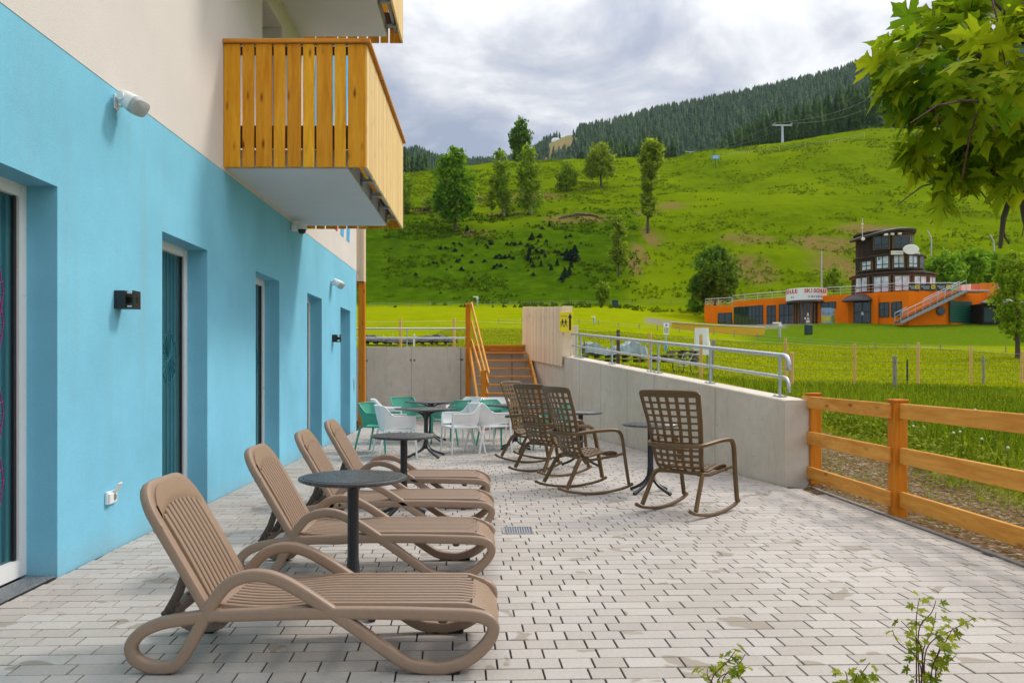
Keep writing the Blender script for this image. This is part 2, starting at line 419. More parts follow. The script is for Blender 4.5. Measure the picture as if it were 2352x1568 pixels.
M['taupe'] = plain('taupe_resin', (.30, .205, .145), .36, nscale=40, namt=.05, bump=.06, bscale=500, spec=.35)
M['dktaupe'] = plain('dark_taupe_resin', (.10, .065, .047), .5, nscale=20, namt=.1)
M['brown'] = plain('bronze_resin', (.125, .068, .022), .42, nscale=30, namt=.06, bump=.05, bscale=400)
M['anthra'] = plain('anthracite_resin', (.022, .022, .027), .42, nscale=30, namt=.12)
M['anthra_top'] = plain('anthracite_top', (.052, .052, .058), .3, nscale=14, namt=.2, rvar=.12)
M['rubber'] = plain('black_rubber', (.01, .01, .01), .7)
M['wchair'] = plain('white_resin', (.86, .86, .86), .4, nscale=4, namt=.02)
M['gchair'] = plain('green_resin', (.055, .37, .27), .42, nscale=4, namt=.03)
def perforated(name, col):
    t = NT(name); uv = t.node('ShaderNodeUVMap'); mp = t.node('ShaderNodeMapping'); mp.inputs['Scale'].default_value = (1, 1, 1)
    t.link(uv.outputs[0], mp.inputs[0])
    vo = t.node('ShaderNodeTexVoronoi'); vo.inputs['Scale'].default_value = 62; vo.inputs['Randomness'].default_value = 0; t.link(mp.outputs[0], vo.inputs['Vector'])
    hole = t.math('LESS_THAN', vo.outputs['Distance'], .155)
    t.base((*col, 1)); t.rough(.42)
    tr = t.node('ShaderNodeBsdfTransparent'); mx = t.node('ShaderNodeMixShader'); t.link(hole, mx.inputs[0])
    t.link(t.p.outputs[0], mx.inputs[1]); t.link(tr.outputs[0], mx.inputs[2]); t.link(mx.outputs[0], t.out.inputs[0])
    return t.m
M['wperf'] = perforated('white_perforated_resin', (.86, .86, .86))
M['gperf'] = perforated('green_perforated_resin', (.055, .37, .27))
M['yellow'] = plain('yellow_plate', (.80, .66, .01), .5, nscale=2, namt=.04)
M['ink'] = plain('black_ink', (.008, .008, .008), .6)
M['trunk'] = plain('bark', (.085, .062, .045), .9, nscale=6, namt=.35, bump=.6, bscale=40)
M['birchbark'] = plain('birch_bark', (.38, .35, .31), .8, nscale=6, namt=.5)

# ================================================================== WORLD AND LIGHT
SUN_EL, SUN_AZ = 48.0, 62.0       # azimuth measured from +Y towards +X
wd = bpy.data.worlds.new('World'); SC.world = wd; wd.use_nodes = True
nt = wd.node_tree; nt.nodes.clear()
out = nt.nodes.new('ShaderNodeOutputWorld'); bg = nt.nodes.new('ShaderNodeBackground'); bg.inputs[1].default_value = .1
sky = nt.nodes.new('ShaderNodeTexSky'); sky.sky_type = 'NISHITA'; sky.sun_disc = False
sky.sun_elevation = R(SUN_EL); sky.sun_rotation = R(SUN_AZ); sky.altitude = 1000
tc = nt.nodes.new('ShaderNodeTexCoord')
def wn(ty, **kw):
    n = nt.nodes.new(ty)
    for k, v in kw.items(): setattr(n, k, v)
    return n
def wmath(op, a, b=0., c=False):
    n = wn('ShaderNodeMath', operation=op, use_clamp=c)
    for s_, v in ((n.inputs[0], a), (n.inputs[1], b)):
        if isinstance(v, (int, float)): s_.default_value = v
        else: nt.links.new(v, s_)
    return n.outputs[0]
sep = wn('ShaderNodeSeparateXYZ'); nt.links.new(tc.outputs['Generated'], sep.inputs[0])
# cloud layer: project the view direction on a flat deck overhead
zc = wmath('MAXIMUM', sep.outputs['Z'], .0)
den = wmath('ADD', zc, .22)
cmb = wn('ShaderNodeCombineXYZ'); nt.links.new(wmath('DIVIDE', sep.outputs['X'], den), cmb.inputs[0]); nt.links.new(wmath('DIVIDE', sep.outputs['Y'], den), cmb.inputs[1])
def wnoise(scale, det, rough, off, dist=.0):
    mp = wn('ShaderNodeMapping'); mp.inputs['Location'].default_value = off; nt.links.new(cmb.outputs[0], mp.inputs[0])
    n = wn('ShaderNodeTexNoise'); n.inputs['Scale'].default_value = scale; n.inputs['Detail'].default_value = det; n.inputs['Roughness'].default_value = rough; n.inputs['Distortion'].default_value = dist
    nt.links.new(mp.outputs[0], n.inputs['Vector']); return n.outputs['Fac']
def wramp(fac, stops):
    n = wn('ShaderNodeValToRGB'); e = n.color_ramp.elements
    while len(e) < len(stops): e.new(.5)
    for x, (p, c) in zip(e, stops): x.position = p; x.color = (*c, 1)
    nt.links.new(fac, n.inputs[0]); return n.outputs[0]
def wmix(f, a, b):
    n = wn('ShaderNodeMix', data_type='RGBA')
    for s_, v in ((n.inputs[0], f), (n.inputs[6], a), (n.inputs[7], b)):
        if isinstance(v, (int, float)): s_.default_value = v
        elif isinstance(v, tuple): s_.default_value = v
        else: nt.links.new(v, s_)
    return n.outputs[2]
big = wnoise(.9, 6, .55, (3.1, 1.7, 0), .4); fine = wnoise(2.4, 7, .6, (.4, 5.2, 0), .5)
# brighter towards the veiled sun on the right
sx, sy, sz = math.sin(R(SUN_AZ)) * math.cos(R(SUN_EL)), math.cos(R(SUN_AZ)) * math.cos(R(SUN_EL)), math.sin(R(SUN_EL))
dot = wn('ShaderNodeVectorMath', operation='DOT_PRODUCT'); nt.links.new(tc.outputs['Generated'], dot.inputs[0]); dot.inputs[1].default_value = (sx, sy, sz)
val = wmath('ADD', wmath('ADD', wmath('MULTIPLY', wmath('SUBTRACT', big, .5), 1.9), wmath('ADD', wmath('MULTIPLY', fine, 1.0), .05)), wmath('MULTIPLY', wmath('SUBTRACT', dot.outputs['Value'], .42), .42))
cloud = wramp(val, [(.28, (.36, .405, .50)), (.41, (.49, .525, .61)), (.53, (.66, .675, .715)), (.64, (.87, .87, .88)), (.76, (1.02, 1.02, 1.02))])
gain = wmath('ADD', 10.2, wmath('ADD', wmath('MULTIPLY', zc, 3.0), wmath('MULTIPLY', wmath('MAXIMUM', wmath('SUBTRACT', zc, .36), 0.), 24.0)))
cs = wn('ShaderNodeMix', data_type='RGBA', blend_type='MULTIPLY'); cs.inputs[0].default_value = 1.; nt.links.new(cloud, cs.inputs[6])
gc = wn('ShaderNodeCombineColor'); [nt.links.new(gain, gc.inputs[i]) for i in range(3)]; nt.links.new(gc.outputs[0], cs.inputs[7])
cover = wmath('ADD', wmath('MULTIPLY', fine, .3), .72, True)
nt.links.new(wmix(cover, sky.outputs[0], cs.outputs[2]), bg.inputs[0]); nt.links.new(bg.outputs[0], out.inputs[0])
sun = bpy.data.lights.new('sun', 'SUN'); sun.energy = 2.0; sun.angle = R(10); sun.color = (1, .92, .80)
so = bpy.data.objects.new('sun', sun); COL.objects.link(so); so.location = (30, 10, 40)
so.rotation_euler = Vector((sx, sy, sz)).to_track_quat('Z', 'Y').to_euler()

# ================================================================== CAMERA
cam = bpy.data.cameras.new('camera'); co = bpy.data.objects.new('camera', cam); COL.objects.link(co)
co.location = (0, 0, H); co.rotation_euler = (R(90), 0, 0)
cam.sensor_width = 36; cam.lens = F / 2352 * 36
cam.shift_x = (1176 - CX) / 2352; cam.shift_y = (CY - 784) / 2352
cam.clip_start = .05; cam.clip_end = 20000
SC.camera = co
SC.view_settings.view_transform = 'Standard'; SC.view_settings.look = 'None'; SC.view_settings.exposure = .05; SC.view_settings.gamma = 1
SC.render.engine = 'CYCLES'
SC.cycles.max_bounces = 7; SC.cycles.diffuse_bounces = 3; SC.cycles.transparent_max_bounces = 24

# ================================================================== GROUND
def wall_x(Y): return 5.726 - .2075 * Y           # terrace face of the sloping concrete wall
def lines(*seg):
    o = []
    for a, b, s_ in seg: o += list(np.arange(a, b, s_))
    return np.array(o)
gx = lines((-2500, -900, 200), (-900, -300, 30), (-300, -60, 12), (-60, -6, 2), (-6, 8, .2), (8, 32, .6), (32, 176, 2), (176, 900, 12), (900, 2600, 170))
gy = lines((-120, -4, 8), (-4, 24, .2), (24, 60, .7), (60, 330, 1.8), (330, 1500, 12), (1500, 2700, 120))
GX, GY = np.meshgrid(gx, gy)
GZ = ground(GX, GY)
inside = ((GY < 22.32) & (GY > 9.8) & (GX < wall_x(GY) + .18)) | ((GY <= 9.8) & (GX < 3.8))
inside &= ~((GY < 3.2) & (GX > .75)) & (GY > -3) 
GZ = np.where(inside, -.3, GZ)
nX, nY = len(gx), len(gy)
idx = np.arange(nX * nY).reshape(nY, nX)
fq = np.stack([idx[:-1, :-1], idx[:-1, 1:], idx[1:, 1:], idx[1:, :-1]], -1).reshape(-1, 4)
V = np.stack([GX, GY, GZ], -1).reshape(-1, 3)
def patch(px, py, rx, ry):
    """soft spot of bare earth on the hill, centred where px, py meets the land"""
    c = hit(px, py); d = ((GX - c.x) / rx) ** 2 + ((GY - c.y) / ry) ** 2
    return np.clip(1.4 - d, 0, 1)
earth = np.zeros_like(GX)
for a in ((1325, 500, 7, 5), (1905, 562, 6, 5), (1860, 552, 4, 3), (1720, 548, 5, 3), (1925, 615, 4, 5), (1725, 622, 3.5, 6), (1545, 470, 3, 4), (1090, 538, 3, 2), (1155, 492, 4, 2.5), (985, 482, 5, 3), (1050, 455, 9, 5), (1230, 455, 8, 4), (1495, 545, 1.4, 6), (1470, 580, 1.2, 6), (1455, 610, 1.1, 5), (2010, 530, 7, 4), (1670, 700, 5, 3), (1360, 505, 3, 3), (1490, 490, 3, 3)):
    earth = np.maximum(earth, patch(*a))
uu = GX / np.maximum(GY, 1)
brown = sstep((uu - .071) / .004) * sstep((.116 - uu) / .004) * (GY > 950) * (GY < 1700) if True else ((uu > .072) & (uu < .112) & (GY > 950) & (GY < 1700)) * 1.0
forest = ((GY > 330) & (GY < 1650)) * (1 - brown)
gravel = sstep((6.35 + _vn(GX * 0, GY, 2.) * .8 - GX) / .7) * sstep((15.5 - GY) / 2.5) * (GX > 3.3) * (GY > -20)
road = ((GY > 80) & (GY < 95) & (uu > .2) & (uu < .375)) * .9 + ((GY > 84) & (GY < 101) & (uu >= .36) & (uu < .66)) * .6
hillm = sstep((GY - 108) / 8)
long_ = sstep((GX - 6.4) / .5) * sstep((23.2 + 5 * _vn(GX, GY * 0, 3.1) - GY) / 2) + sstep((GY - 57) / 6) * sstep((uu - .30) / .05) * (GY < 92) + 0
g_me = bpy.data.meshes.new('ground'); 
g_ob = np_mesh('ground', V, fq, [], smooth=True)
g_me = g_ob.data
lower = sstep((.205 + .03 * _vn(GX, GY, 25) - uu) / .05) * sstep((GY - 110) / 6) * sstep((186 + 60 * _vn(GX, GY * 0, 20) * .5 - GY) / 26)
for nme, arr in (('lower', lower), ('earth', earth), ('brown', brown), ('forest', forest), ('gravel', gravel), ('road', road), ('hill', hillm), ('rough', np.clip(long_, 0, 1))):
    a = g_me.attributes.new(nme, 'FLOAT', 'POINT'); a.data.foreach_set('value', np.asarray(arr, np.float32).ravel())
def ground_mat():
    t = NT('land'); v = t.coord('Object'); at_ = lambda n: t.node('ShaderNodeAttribute', attribute_name=n).outputs['Fac']
    n1 = t.noise(v, .06, 6, .6); n2 = t.noise(v, .45, 6, .65); n3 = t.noise(v, 3.0, 5, .7); n4 = t.noise(v, 22, 4, .7)
    lime = t.ramp(n2, [(.25, (.20, .25, .002)), (.5, (.265, .31, .002)), (.75, (.32, .35, .004))])
    lime = t.mix(t.maprange(n3, .4, .75, 0, .4), lime, (.15, .21, .004, 1))
    hill = t.ramp(n2, [(.28, (.070, .120, .001)), (.52, (.108, .166, .001)), (.75, (.150, .212, .002))])
    hill = t.mix(t.maprange(n1, .4, .66, 0, .75), hill, (.175, .24, .002, 1))
    hill = t.mix(t.maprange(n3, .5, .75, 0, .5), hill, (.055, .105, .004, 1))
    hill = t.mix(t.math('MULTIPLY', at_('lower'), .92), hill, t.ramp(n2, [(.28, (.026, .066, .002)), (.52, (.050, .105, .002)), (.75, (.085, .15, .003))]))
    rough = t.ramp(n3, [(.3, (.075, .14, .005)), (.7, (.15, .23, .008))])
    c = t.mix(at_('rough'), lime, rough); c = t.mix(at_('hill'), c, hill)
    ef = t.math('MULTIPLY', at_('earth'), t.maprange(t.math('ADD', n2, t.math('MULTIPLY', n3, .5)), .58, .76, 0, 1))
    c = t.mix(t.math('MULTIPLY', ef, .88), c, t.ramp(n3, [(.3, (.16, .09, .035)), (.7, (.27, .18, .07))]))
    c = t.mix(at_('forest'), c, (.022, .05, .016, 1))
    c = t.mix(at_('brown'), c, t.ramp(t.noise(v, .03, 4), [(.3, (.30, .17, .09)), (.7, (.16, .22, .06))]))
    c = t.mix(t.math('MULTIPLY', at_('road'), t.maprange(n2, .3, .5, .3, 1)), c, (.25, .22, .19, 1))
    vo = t.node('ShaderNodeTexVoronoi'); vo.inputs['Scale'].default_value = 28; t.link(v, vo.inputs['Vector'])
    stones = t.ramp(t.node('ShaderNodeSeparateColor').outputs[0], [(0, (0, 0, 0)), (1, (1, 1, 1))]) if False else vo.outputs['Color']
    sc_ = t.node('ShaderNodeSeparateColor'); t.link(vo.outputs['Color'], sc_.inputs[0])
    sc = t.ramp(sc_.outputs[0], [(.0, (.10, .058, .028)), (.5, (.21, .13, .07)), (.85, (.30, .21, .13)), (1., (.46, .40, .33))])
    sc = t.mix(t.maprange(n2, .52, .66, 0, .6), sc, t.ramp(n4, [(.35, (.17, .12, .07)), (.6, (.13, .16, .03))]))
    c = t.mix(at_('gravel'), c, sc)
    t.base(c); t.rough(1.0); t.p.inputs['Specular IOR Level'].default_value = .0
    hgt = t.math('ADD', t.math('MULTIPLY', vo.outputs['Distance'], .25), t.math('ADD', n4, t.math('MULTIPLY', n3, 2.)))
    t.bump(hgt, .8, .12)
    return t.m
g_me.materials.append(ground_mat())
tag(g_ob, 'green alpine meadow rising into a steep grassy hillside', 'ground', kind='structure')

# ------------------------------------------------------------------ terrace of pavers
def terrace():
    # courses run almost square to the hotel wall (turned by 2 degrees)
    rows = []; pitch = .136; ta = .035; ca, sa = math.cos(ta), math.sin(ta); v = -.2; prev = []
    while v < 22.3:
        u0 = -3.6; us = []; u = u0 - nr.random() * .2; cur = []
        while u < 5.2:
            for _ in range(8):
                L = (.160, .215, .275)[int(nr.integers(0, 3))] * (1 + .02 * nr.normal())
                if not any(abs(u + L - q) < .038 for q in prev): break
            cur.append(u + L); us.append((u, u + L)); u += L
        prev = cur
        for a, b in us:
            um, vm = (a + b) / 2, v + pitch / 2; Y = um * sa + vm * ca
            xl = -2.962; xr = (3.925 if Y < 9.78 else wall_x(Y + .07) - .006)
            if Y < 3.44: xr = .75
            if Y < .6 or Y > 22.14: continue
            lo, hi = (xl + vm * sa) / ca, (xr + vm * sa) / ca
            a2, b2 = max(a, lo), min(b, hi)
            if b2 - a2 > .03: rows.append((a2 + .0044, b2 - .0044, v + .0040, v + pitch - .0040))
        v += pitch
    P = np.array(rows); n = len(P)
    z = nr.normal(0, .0007, n)[:, None] + nr.normal(0, .0003, (n, 4)); c = .0016
    def ring(ins, zz_): return np.stack([np.stack([P[:, 0] + ins, P[:, 2] + ins, zz_[:, 0]], 1), np.stack([P[:, 1] - ins, P[:, 2] + ins, zz_[:, 1]], 1), np.stack([P[:, 1] - ins, P[:, 3] - ins, zz_[:, 2]], 1), np.stack([P[:, 0] + ins, P[:, 3] - ins, zz_[:, 3]], 1)], 1)
    Vp = np.concatenate([ring(0, np.full((n, 4), -.03)), ring(0, z - .003), ring(c, z)], 1)
    b = (np.arange(n) * 12)[:, None, None]
    f = [(8, 9, 10, 11)]
    for k in (0, 4):
        for i in range(4): f.append((k + i, k + (i + 1) % 4, k + 4 + (i + 1) % 4, k + 4 + i))
    Fp = (np.array(f)[None] + b).reshape(-1, 4)
    W_ = Vp.reshape(-1, 3); W_ = np.stack([W_[:, 0] * ca - W_[:, 1] * sa, W_[:, 0] * sa + W_[:, 1] * ca, W_[:, 2]], 1)
    o = np_mesh('terrace_paving', W_, Fp, M['paver'])
    tag(o, 'pale grey concrete block paving of the hotel terrace', 'paving', kind='structure')
    m = MB(); zb_ = -.0075; m.quad((-3.3, .55, zb_), (.76, .55, zb_), (.76, 3.41, zb_), (-3.3, 3.41, zb_))
    m.add([(-3.3, 3.41, zb_), (3.94, 3.41, zb_), (3.94, 9.75, zb_), (3.70, 9.9, zb_), (wall_x(22.2), 22.2, zb_), (-6, 22.2, zb_), (-6, 18.6, zb_), (-3.3, 18.6, zb_)], [tuple(range(8))])
    tag(m.build('terrace_bedding', M['joint']), 'dark sand bedding in the paving joints', 'paving', kind='structure')
    m = MB(); y = 3.42
    while y < 9.8:
        L = min(.99, 9.84 - y); m.cbox((3.957, y + L / 2, -.06), (.05, L - .006, .15), .004); y += 1.0
    tag(m.build('terrace_kerb', M['kerb']), 'thin grey edging strip between paving and gravel', 'kerb', kind='structure')
    m = MB(); m.add([(.78, -1, .012), (3.9, -1, .012), (3.9, 3.38, .012), (.78, 3.38, .012)], [(0, 1, 2, 3)])
    tag(m.build('planting_bed', M['soil']), 'dark soil of the planting bed at the terrace corner', 'soil', kind='structure')
terrace()

# ================================================================== HOTEL
WX = -2.97
OP = [(-.46 + 3.03 * i - 1.21, -.46 + 3.03 * i) for i in range(1, 7)]       # window openings along Y (the last ends at 17.8)
OP = [(b - 1.21, b) for b in (2.57, 5.60, 8.63, 11.66, 14.70, 17.80)]
def hotel():
    h = empty('hotel', (WX, 5, 0), 0, 'hotel with light blue ground floor, cream upper floors and larch balconies', 'hotel')
    def part(mb, name, mat, smooth=False, par=None):
        o = mb.build(name, mat, None, smooth)
        o.parent = par or h; o.matrix_parent_inverse = Matrix.Translation(h.location).inverted()
        return o
    def fix(o, p):      # world built mesh below a part that itself sits under the hotel
        o.parent = p; o.matrix_parent_inverse = Matrix.Identity(4); return o
    TOP = 2.71; ZB = 3.69
    m = MB(); ys = [-2.0] + [q for a in OP for q in a] + [18.65]
    for i in range(0, len(ys), 2): m.bx(WX - .42, WX, ys[i], ys[i + 1], -.05, TOP)
    m.bx(WX - .42, WX, -2.0, 18.65, TOP, ZB)
    m.bx(-9, WX - .42, 18.23, 18.65, -.05, ZB)
    # door-like side wall and the room floors stay hidden behind the glass
    bw = part(m, 'ground_floor_wall', M['blue'])
    m = MB(); yl = [(-2.0, 10.75), (11.80, 18.65)]
    Z0, Z1 = 3.69, 13.0
    for a, b in yl: m.bx(WX - .40, WX + .004, a, b, Z0, Z1)
    for za, zb in ((Z0, 3.93), (6.44, 6.97), (9.48, Z1)): m.bx(WX - .40, WX + .004, 10.75, 11.80, za, zb)
    m.bx(-9, WX - .40, 18.25, 18.654, Z0, Z1)
    m.bx(-9, WX - .42, -2, 18.25, 12.8, 13.0)
    part(m, 'upper_wall', M['cream'])
    for k, (a, b) in enumerate(OP):
        m = MB(); x0, x1 = WX - .29, WX - .215; w = .085
        m.bx(x0, x1, a, a + w, .02, TOP); m.bx(x0, x1, b - w, b, .02, TOP); m.bx(x0, x1, a + w, b - w, TOP - w, TOP); m.bx(x0, x1, a + w, b - w, .02, .02 + w + .03)
        m.bx(x0 + .01, x1 - .02, a + w, a + w + .03, .135, TOP - w, 1); m.bx(x0 + .01, x1 - .02, b - w - .03, b - w, .135, TOP - w, 1)
        f = part(m, 'window', [M['white'], M['black']])
        m = MB(); m.bx(x0 + .015, x0 + .035, a + w + .03, b - w - .03, .135, TOP - w)
        fix(m.build('pane', M['glass']), f)
        # geometric film on the glass: star rosettes
        m = MB(); xs = x0 + .038; cy = (a + b) / 2
        for cz in ((1.75, 1.15, .7, 1.95) if k == 1 else (1.55,)):
            for q in range(10):
                t = math.pi * q / 10; r = .20
                m.beam((xs, cy - math.cos(t) * r + .2, cz - math.sin(t) * r * 1.3), (xs, cy + math.cos(t) * r + .2, cz + math.sin(t) * r * 1.3), .003, .006, (1, 0, 0), 0, .0005)
            pts = [(xs, cy + .2 + .20 * math.cos(2 * math.pi * q / 10), cz + .26 * math.sin(2 * math.pi * q / 10)) for q in range(10)]
            for q in range(10): m.beam(pts[q], pts[(q + 1) % 10], .003, .006, (1, 0, 0), 0, .0005)
        fix(m.build('window_decal', M['pink'] if k == 1 else M['teal']), f)
        m = MB(); gy_ = a + .05                                       # metal grating on the floor of the recess
        for q in range(9): m.bx(WX - .195 + q * .022, WX - .190 + q * .022, a + .01, b - .01, .0, .012)
        for q in range(38): m.bx(WX - .2, WX - .01, a + .02 + q * .031, a + .023 + q * .031, .001, .010)
        m.bx(WX - .21, WX - .0, a + .005, b - .005, -.02, -.006, 1)
        part(m, 'floor_grating', [M['galv'], M['rubber']])
    # balconies, upper one 3.04 m above
    fr = [(250, 355), (370, 445), (457, 560), (572, 645), (660, 748), (762, 835), (848, 952), (965, 1038), (1052, 1167)]
    for dz in (0.0, 3.04):
        m = MB(); m.bx(WX + .006, -1.57, 9.25, 12.95, 3.735 + dz, 3.95 + dz)
        slab = part(m, 'balcony', M['soffit'])
        def sub(mb, name, mat, smooth=False): return fix(mb.build(name, mat, None, smooth), slab)
        X0 = WX + .008
        for Y in (9.16, 13.2):
            m = MB()
            for a, b in fr:
                xa, xb = X0 + 1.612 * (a - 250) / 917, X0 + 1.612 * (b - 250) / 917
                m.cbox(((xa + xb) / 2, Y, 4.43 + dz + rng.uniform(-.004, .004)), (xb - xa, .03, 1.40), .005)
            sub(m, 'end_boards', M['larch'])
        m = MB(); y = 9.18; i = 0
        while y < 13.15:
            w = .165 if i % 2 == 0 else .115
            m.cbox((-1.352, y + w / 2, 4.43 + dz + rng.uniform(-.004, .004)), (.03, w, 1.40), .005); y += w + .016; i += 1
        sub(m, 'front_boards', M['larch_lit'])
        m = MB()
        m.cbox((-2.155, 9.165, 5.155 + dz), (1.62, .11, .045), .006); m.cbox((-1.35, 11.18, 5.156 + dz), (.11, 4.14, .045), .006); m.cbox((-2.155, 13.2, 5.155 + dz), (1.62, .11, .045), .006)
        sub(m, 'top_rail', M['larchx'])
        m = MB()
        for z0, z1 in ((5.02, 5.11), (3.96, 4.21)):
            m.bx(X0, -1.40, 9.18, 9.215, z0 + dz, z1 + dz); m.bx(-1.41, -1.37, 9.18, 13.17, z0 + dz, z1 + dz); m.bx(X0, -1.40, 13.15, 13.18, z0 + dz, z1 + dz)
        sub(m, 'inner_rails', M['dkwood'])
        m = MB()
        for y in (9.35, 10.2, 11.05, 11.9, 12.75):
            m.bx(-1.57, -1.38, y - .03, y + .03, 3.80 + dz, 3.835 + dz); m.bx(-1.40, -1.38, y - .03, y + .03, 3.83 + dz, 5.0 + dz); m.bx(-1.566, -1.55, y - .06, y + .06, 3.75 + dz, 3.9 + dz)
        m.bx(-1.46, -1.42, 9.2, 13.1, 3.84 + dz, 3.90 + dz)
        sub(m, 'brackets', M['steel'])
        # balcony door in its reveal
        m = MB(); xq = WX - .33; za, zb = 3.93 + dz, 6.44 + dz
        for a, b, c, d in ((10.75, 10.83, za, zb), (11.72, 11.80, za, zb), (10.83, 11.72, zb - .08, zb), (10.83, 11.72, za, za + .1)): m.bx(xq - .07, xq, a, b, c, d)
        d = part(m, 'balcony_door', M['white'])
        m = MB(); m.bx(xq - .05, xq - .03, 10.83, 11.72, za + .1, zb - .08); fix(m.build('pane', M['glass']), d)
    # painted stripes on the facade behind the balcony
    m = MB(); xm = WX + .009
    for j, mi in ((0, 0), (1, 1), (2, 0), (3, 1), (4, 0), (5, 0)):
        y = 13.7 + j * .72
        m.prism([(xm, y, 4.2), (xm, y + .34, 4.2), (xm, y + 1.0, 8.4), (xm, y + .66, 8.4)], (.004, 0, 0), mi)
    part(m, 'wall_mural', [M['stripe_blue'], M['stripe_red']])
    # timber clad end bay on a post
    m = MB(); x = -6.0
    while x < -3.08:
        m.cbox((x + .045, 20.15, 6.4), (.084, .03, 5.56), .004); x += .09
    y = 20.18
    m.bx(-6, -3.015, 20.17, 20.45, 3.62, 9.18)
    part(m, 'end_cladding', M['pale'])
    for x_ in (-3.09, -5.8): m = MB(); m.cbox((x_, 20.3, 1.80), (.165, .16, 3.62), .008); part(m, 'timber_post', M['post'])
    m = MB(); m.cbox((-4.45, 20.3, 3.54), (2.5, .15, .14), .006); part(m, 'timber_beam', M['post'])
    m = MB(); m.cbox((WX + .004, 18.27, 1.075), (.012, .07, .30), .003); m.bx(WX + .009, WX + .013, 18.255, 18.285, .98, 1.17, 1)
    part(m, 'wall_plate', [M['galv'], M['black']])
    return h
hotel()

# things fixed to the facade
def wall_lamp(y, z, lab):
    e = empty('wall_lamp', (WX, y, z), 0, lab, 'wall lamp', 'black wall lamps on the blue facade')
    m = MB(); m.cbox((.045, 0, 0), (.09, .135, .145), .003); m.cbox((.085, 0, .0), (.16, .012, .05), .002); m.cbox((.152, 0, 0), (.012, .135, .145), .002); m.cbox((.12, 0, -.068), (.07, .135, .009), .001)
    m.build('housing', M['black'], e)
    for z_ in (.055, -.055): m = MB(); m.cbox((.122, 0, z_), (.045, .11, .012), .002); m.build('diffuser', M['white'], e)
wall_lamp(6.52, 2.0, 'black box wall lamp on the blue wall left of the tall first full window')
wall_lamp(15.75, 2.03, 'small black wall lamp between the two farthest blue window recesses')
def speaker(y, z, lab):
    e = empty('loudspeaker', (WX, y, z), 0, lab, 'speaker', 'white loudspeakers on the blue facade')
    m = MB(); m.cbox((.008, 0, 0), (.016, .07, .12), .003); m.tube([(.01, 0, .03), (.05, 0, .05), (.08, 0, .05)], .014, 8); m.tube([(.01, 0, -.03), (.05, 0, -.035), (.07, 0, -.01)], .010, 8)
    m.build('bracket', M['white'], e, True)
    ax = Vector((.80, -.18, -.57)).normalized(); c = Vector((.07, 0, .045))
    sd = ax.cross(Vector((0, 0, 1))).normalized(); upv = sd.cross(ax); Mx = Matrix((sd, upv, ax)).transposed()
    def section(pro, mi, mb):
        n = 20; vs = []; fs = []
        for r, d in pro:
            for i in range(n):
                t = 2 * math.pi * i / n; cc, q = math.cos(t), math.sin(t)
                vs.append(c + Mx @ Vector((.105 * r * math.copysign(abs(cc) ** .6, cc), .075 * r * math.copysign(abs(q) ** .6, q), d)))
        for k in range(len(pro) - 1):
            for i in range(n): fs.append((k * n + i, k * n + (i + 1) % n, (k + 1) * n + (i + 1) % n, (k + 1) * n + i))
        fs += [tuple(range(n)), tuple(range((len(pro) - 1) * n, len(pro) * n))]
        mb.add(vs, fs, mi)
    m = MB(); section([(.45, -.03), (.62, -.015), (.86, .06), (1.0, .13), (1.0, .15)], 0, m); m.cyl(c + sd * .08 + ax * .05, c + sd * .105 + ax * .05, .03, .03, 14); m.cyl(c - sd * .08 + ax * .05, c - sd * .105 + ax * .05, .03, .03, 14)
    m.build('cabinet', M['white'], e, True)
    m = MB(); section([(.97, .1502), (.96, .165), (.86, .188), (.5, .2), (.1, .203)], 0, m); m.build('grille', M['grille'], e, True)
speaker(6.48, 3.585, 'white loudspeaker angled off the wall near the cream edge, left of the balcony')
speaker(15.6, 3.09, 'white loudspeaker high on the blue wall beyond the balcony')
e = empty('security_camera', (WX, 12.35, 3.6), 0, 'white dome security camera on the wall under the balcony corner', 'security camera')
m = MB(); m.cbox((.06, 0, .0), (.12, .10, .11), .02); m.cyl((.17, 0, .04), (.17, 0, -.03), .075, .08, 20); m.cbox((.1, 0, .03), (.12, .06, .05), .01)
m.build('housing', M['white'], e, True)
m = MB(); m.lathe([(.062, -.03), (.06, -.055), (.045, -.082), (.02, -.096), (.0005, -.098)], (.17, 0, 0), 18); m.build('dome', M['black'], e, True)
e = empty('outdoor_socket', (WX, 6.38, .43), 0, 'white double power socket with one flap open, low on the blue wall', 'power socket')
m = MB(); m.cbox((.012, 0, 0), (.024, .17, .10), .006); m.cbox((.03, -.04, -.005), (.018, .07, .085), .005)
m.build('cover_plate', M['white'], e)
m = MB(); m.cbox((.05, .04, .075), (.012, .07, .075), .003, Matrix.Rotation(R(28), 3, 'Y')); m.build('flap', M['white'], e)
m = MB(); m.cyl((.0245, .04, -.005), (.027, .04, -.005), .026, .026, 16); m.build('outlet', M['kerb'], e)
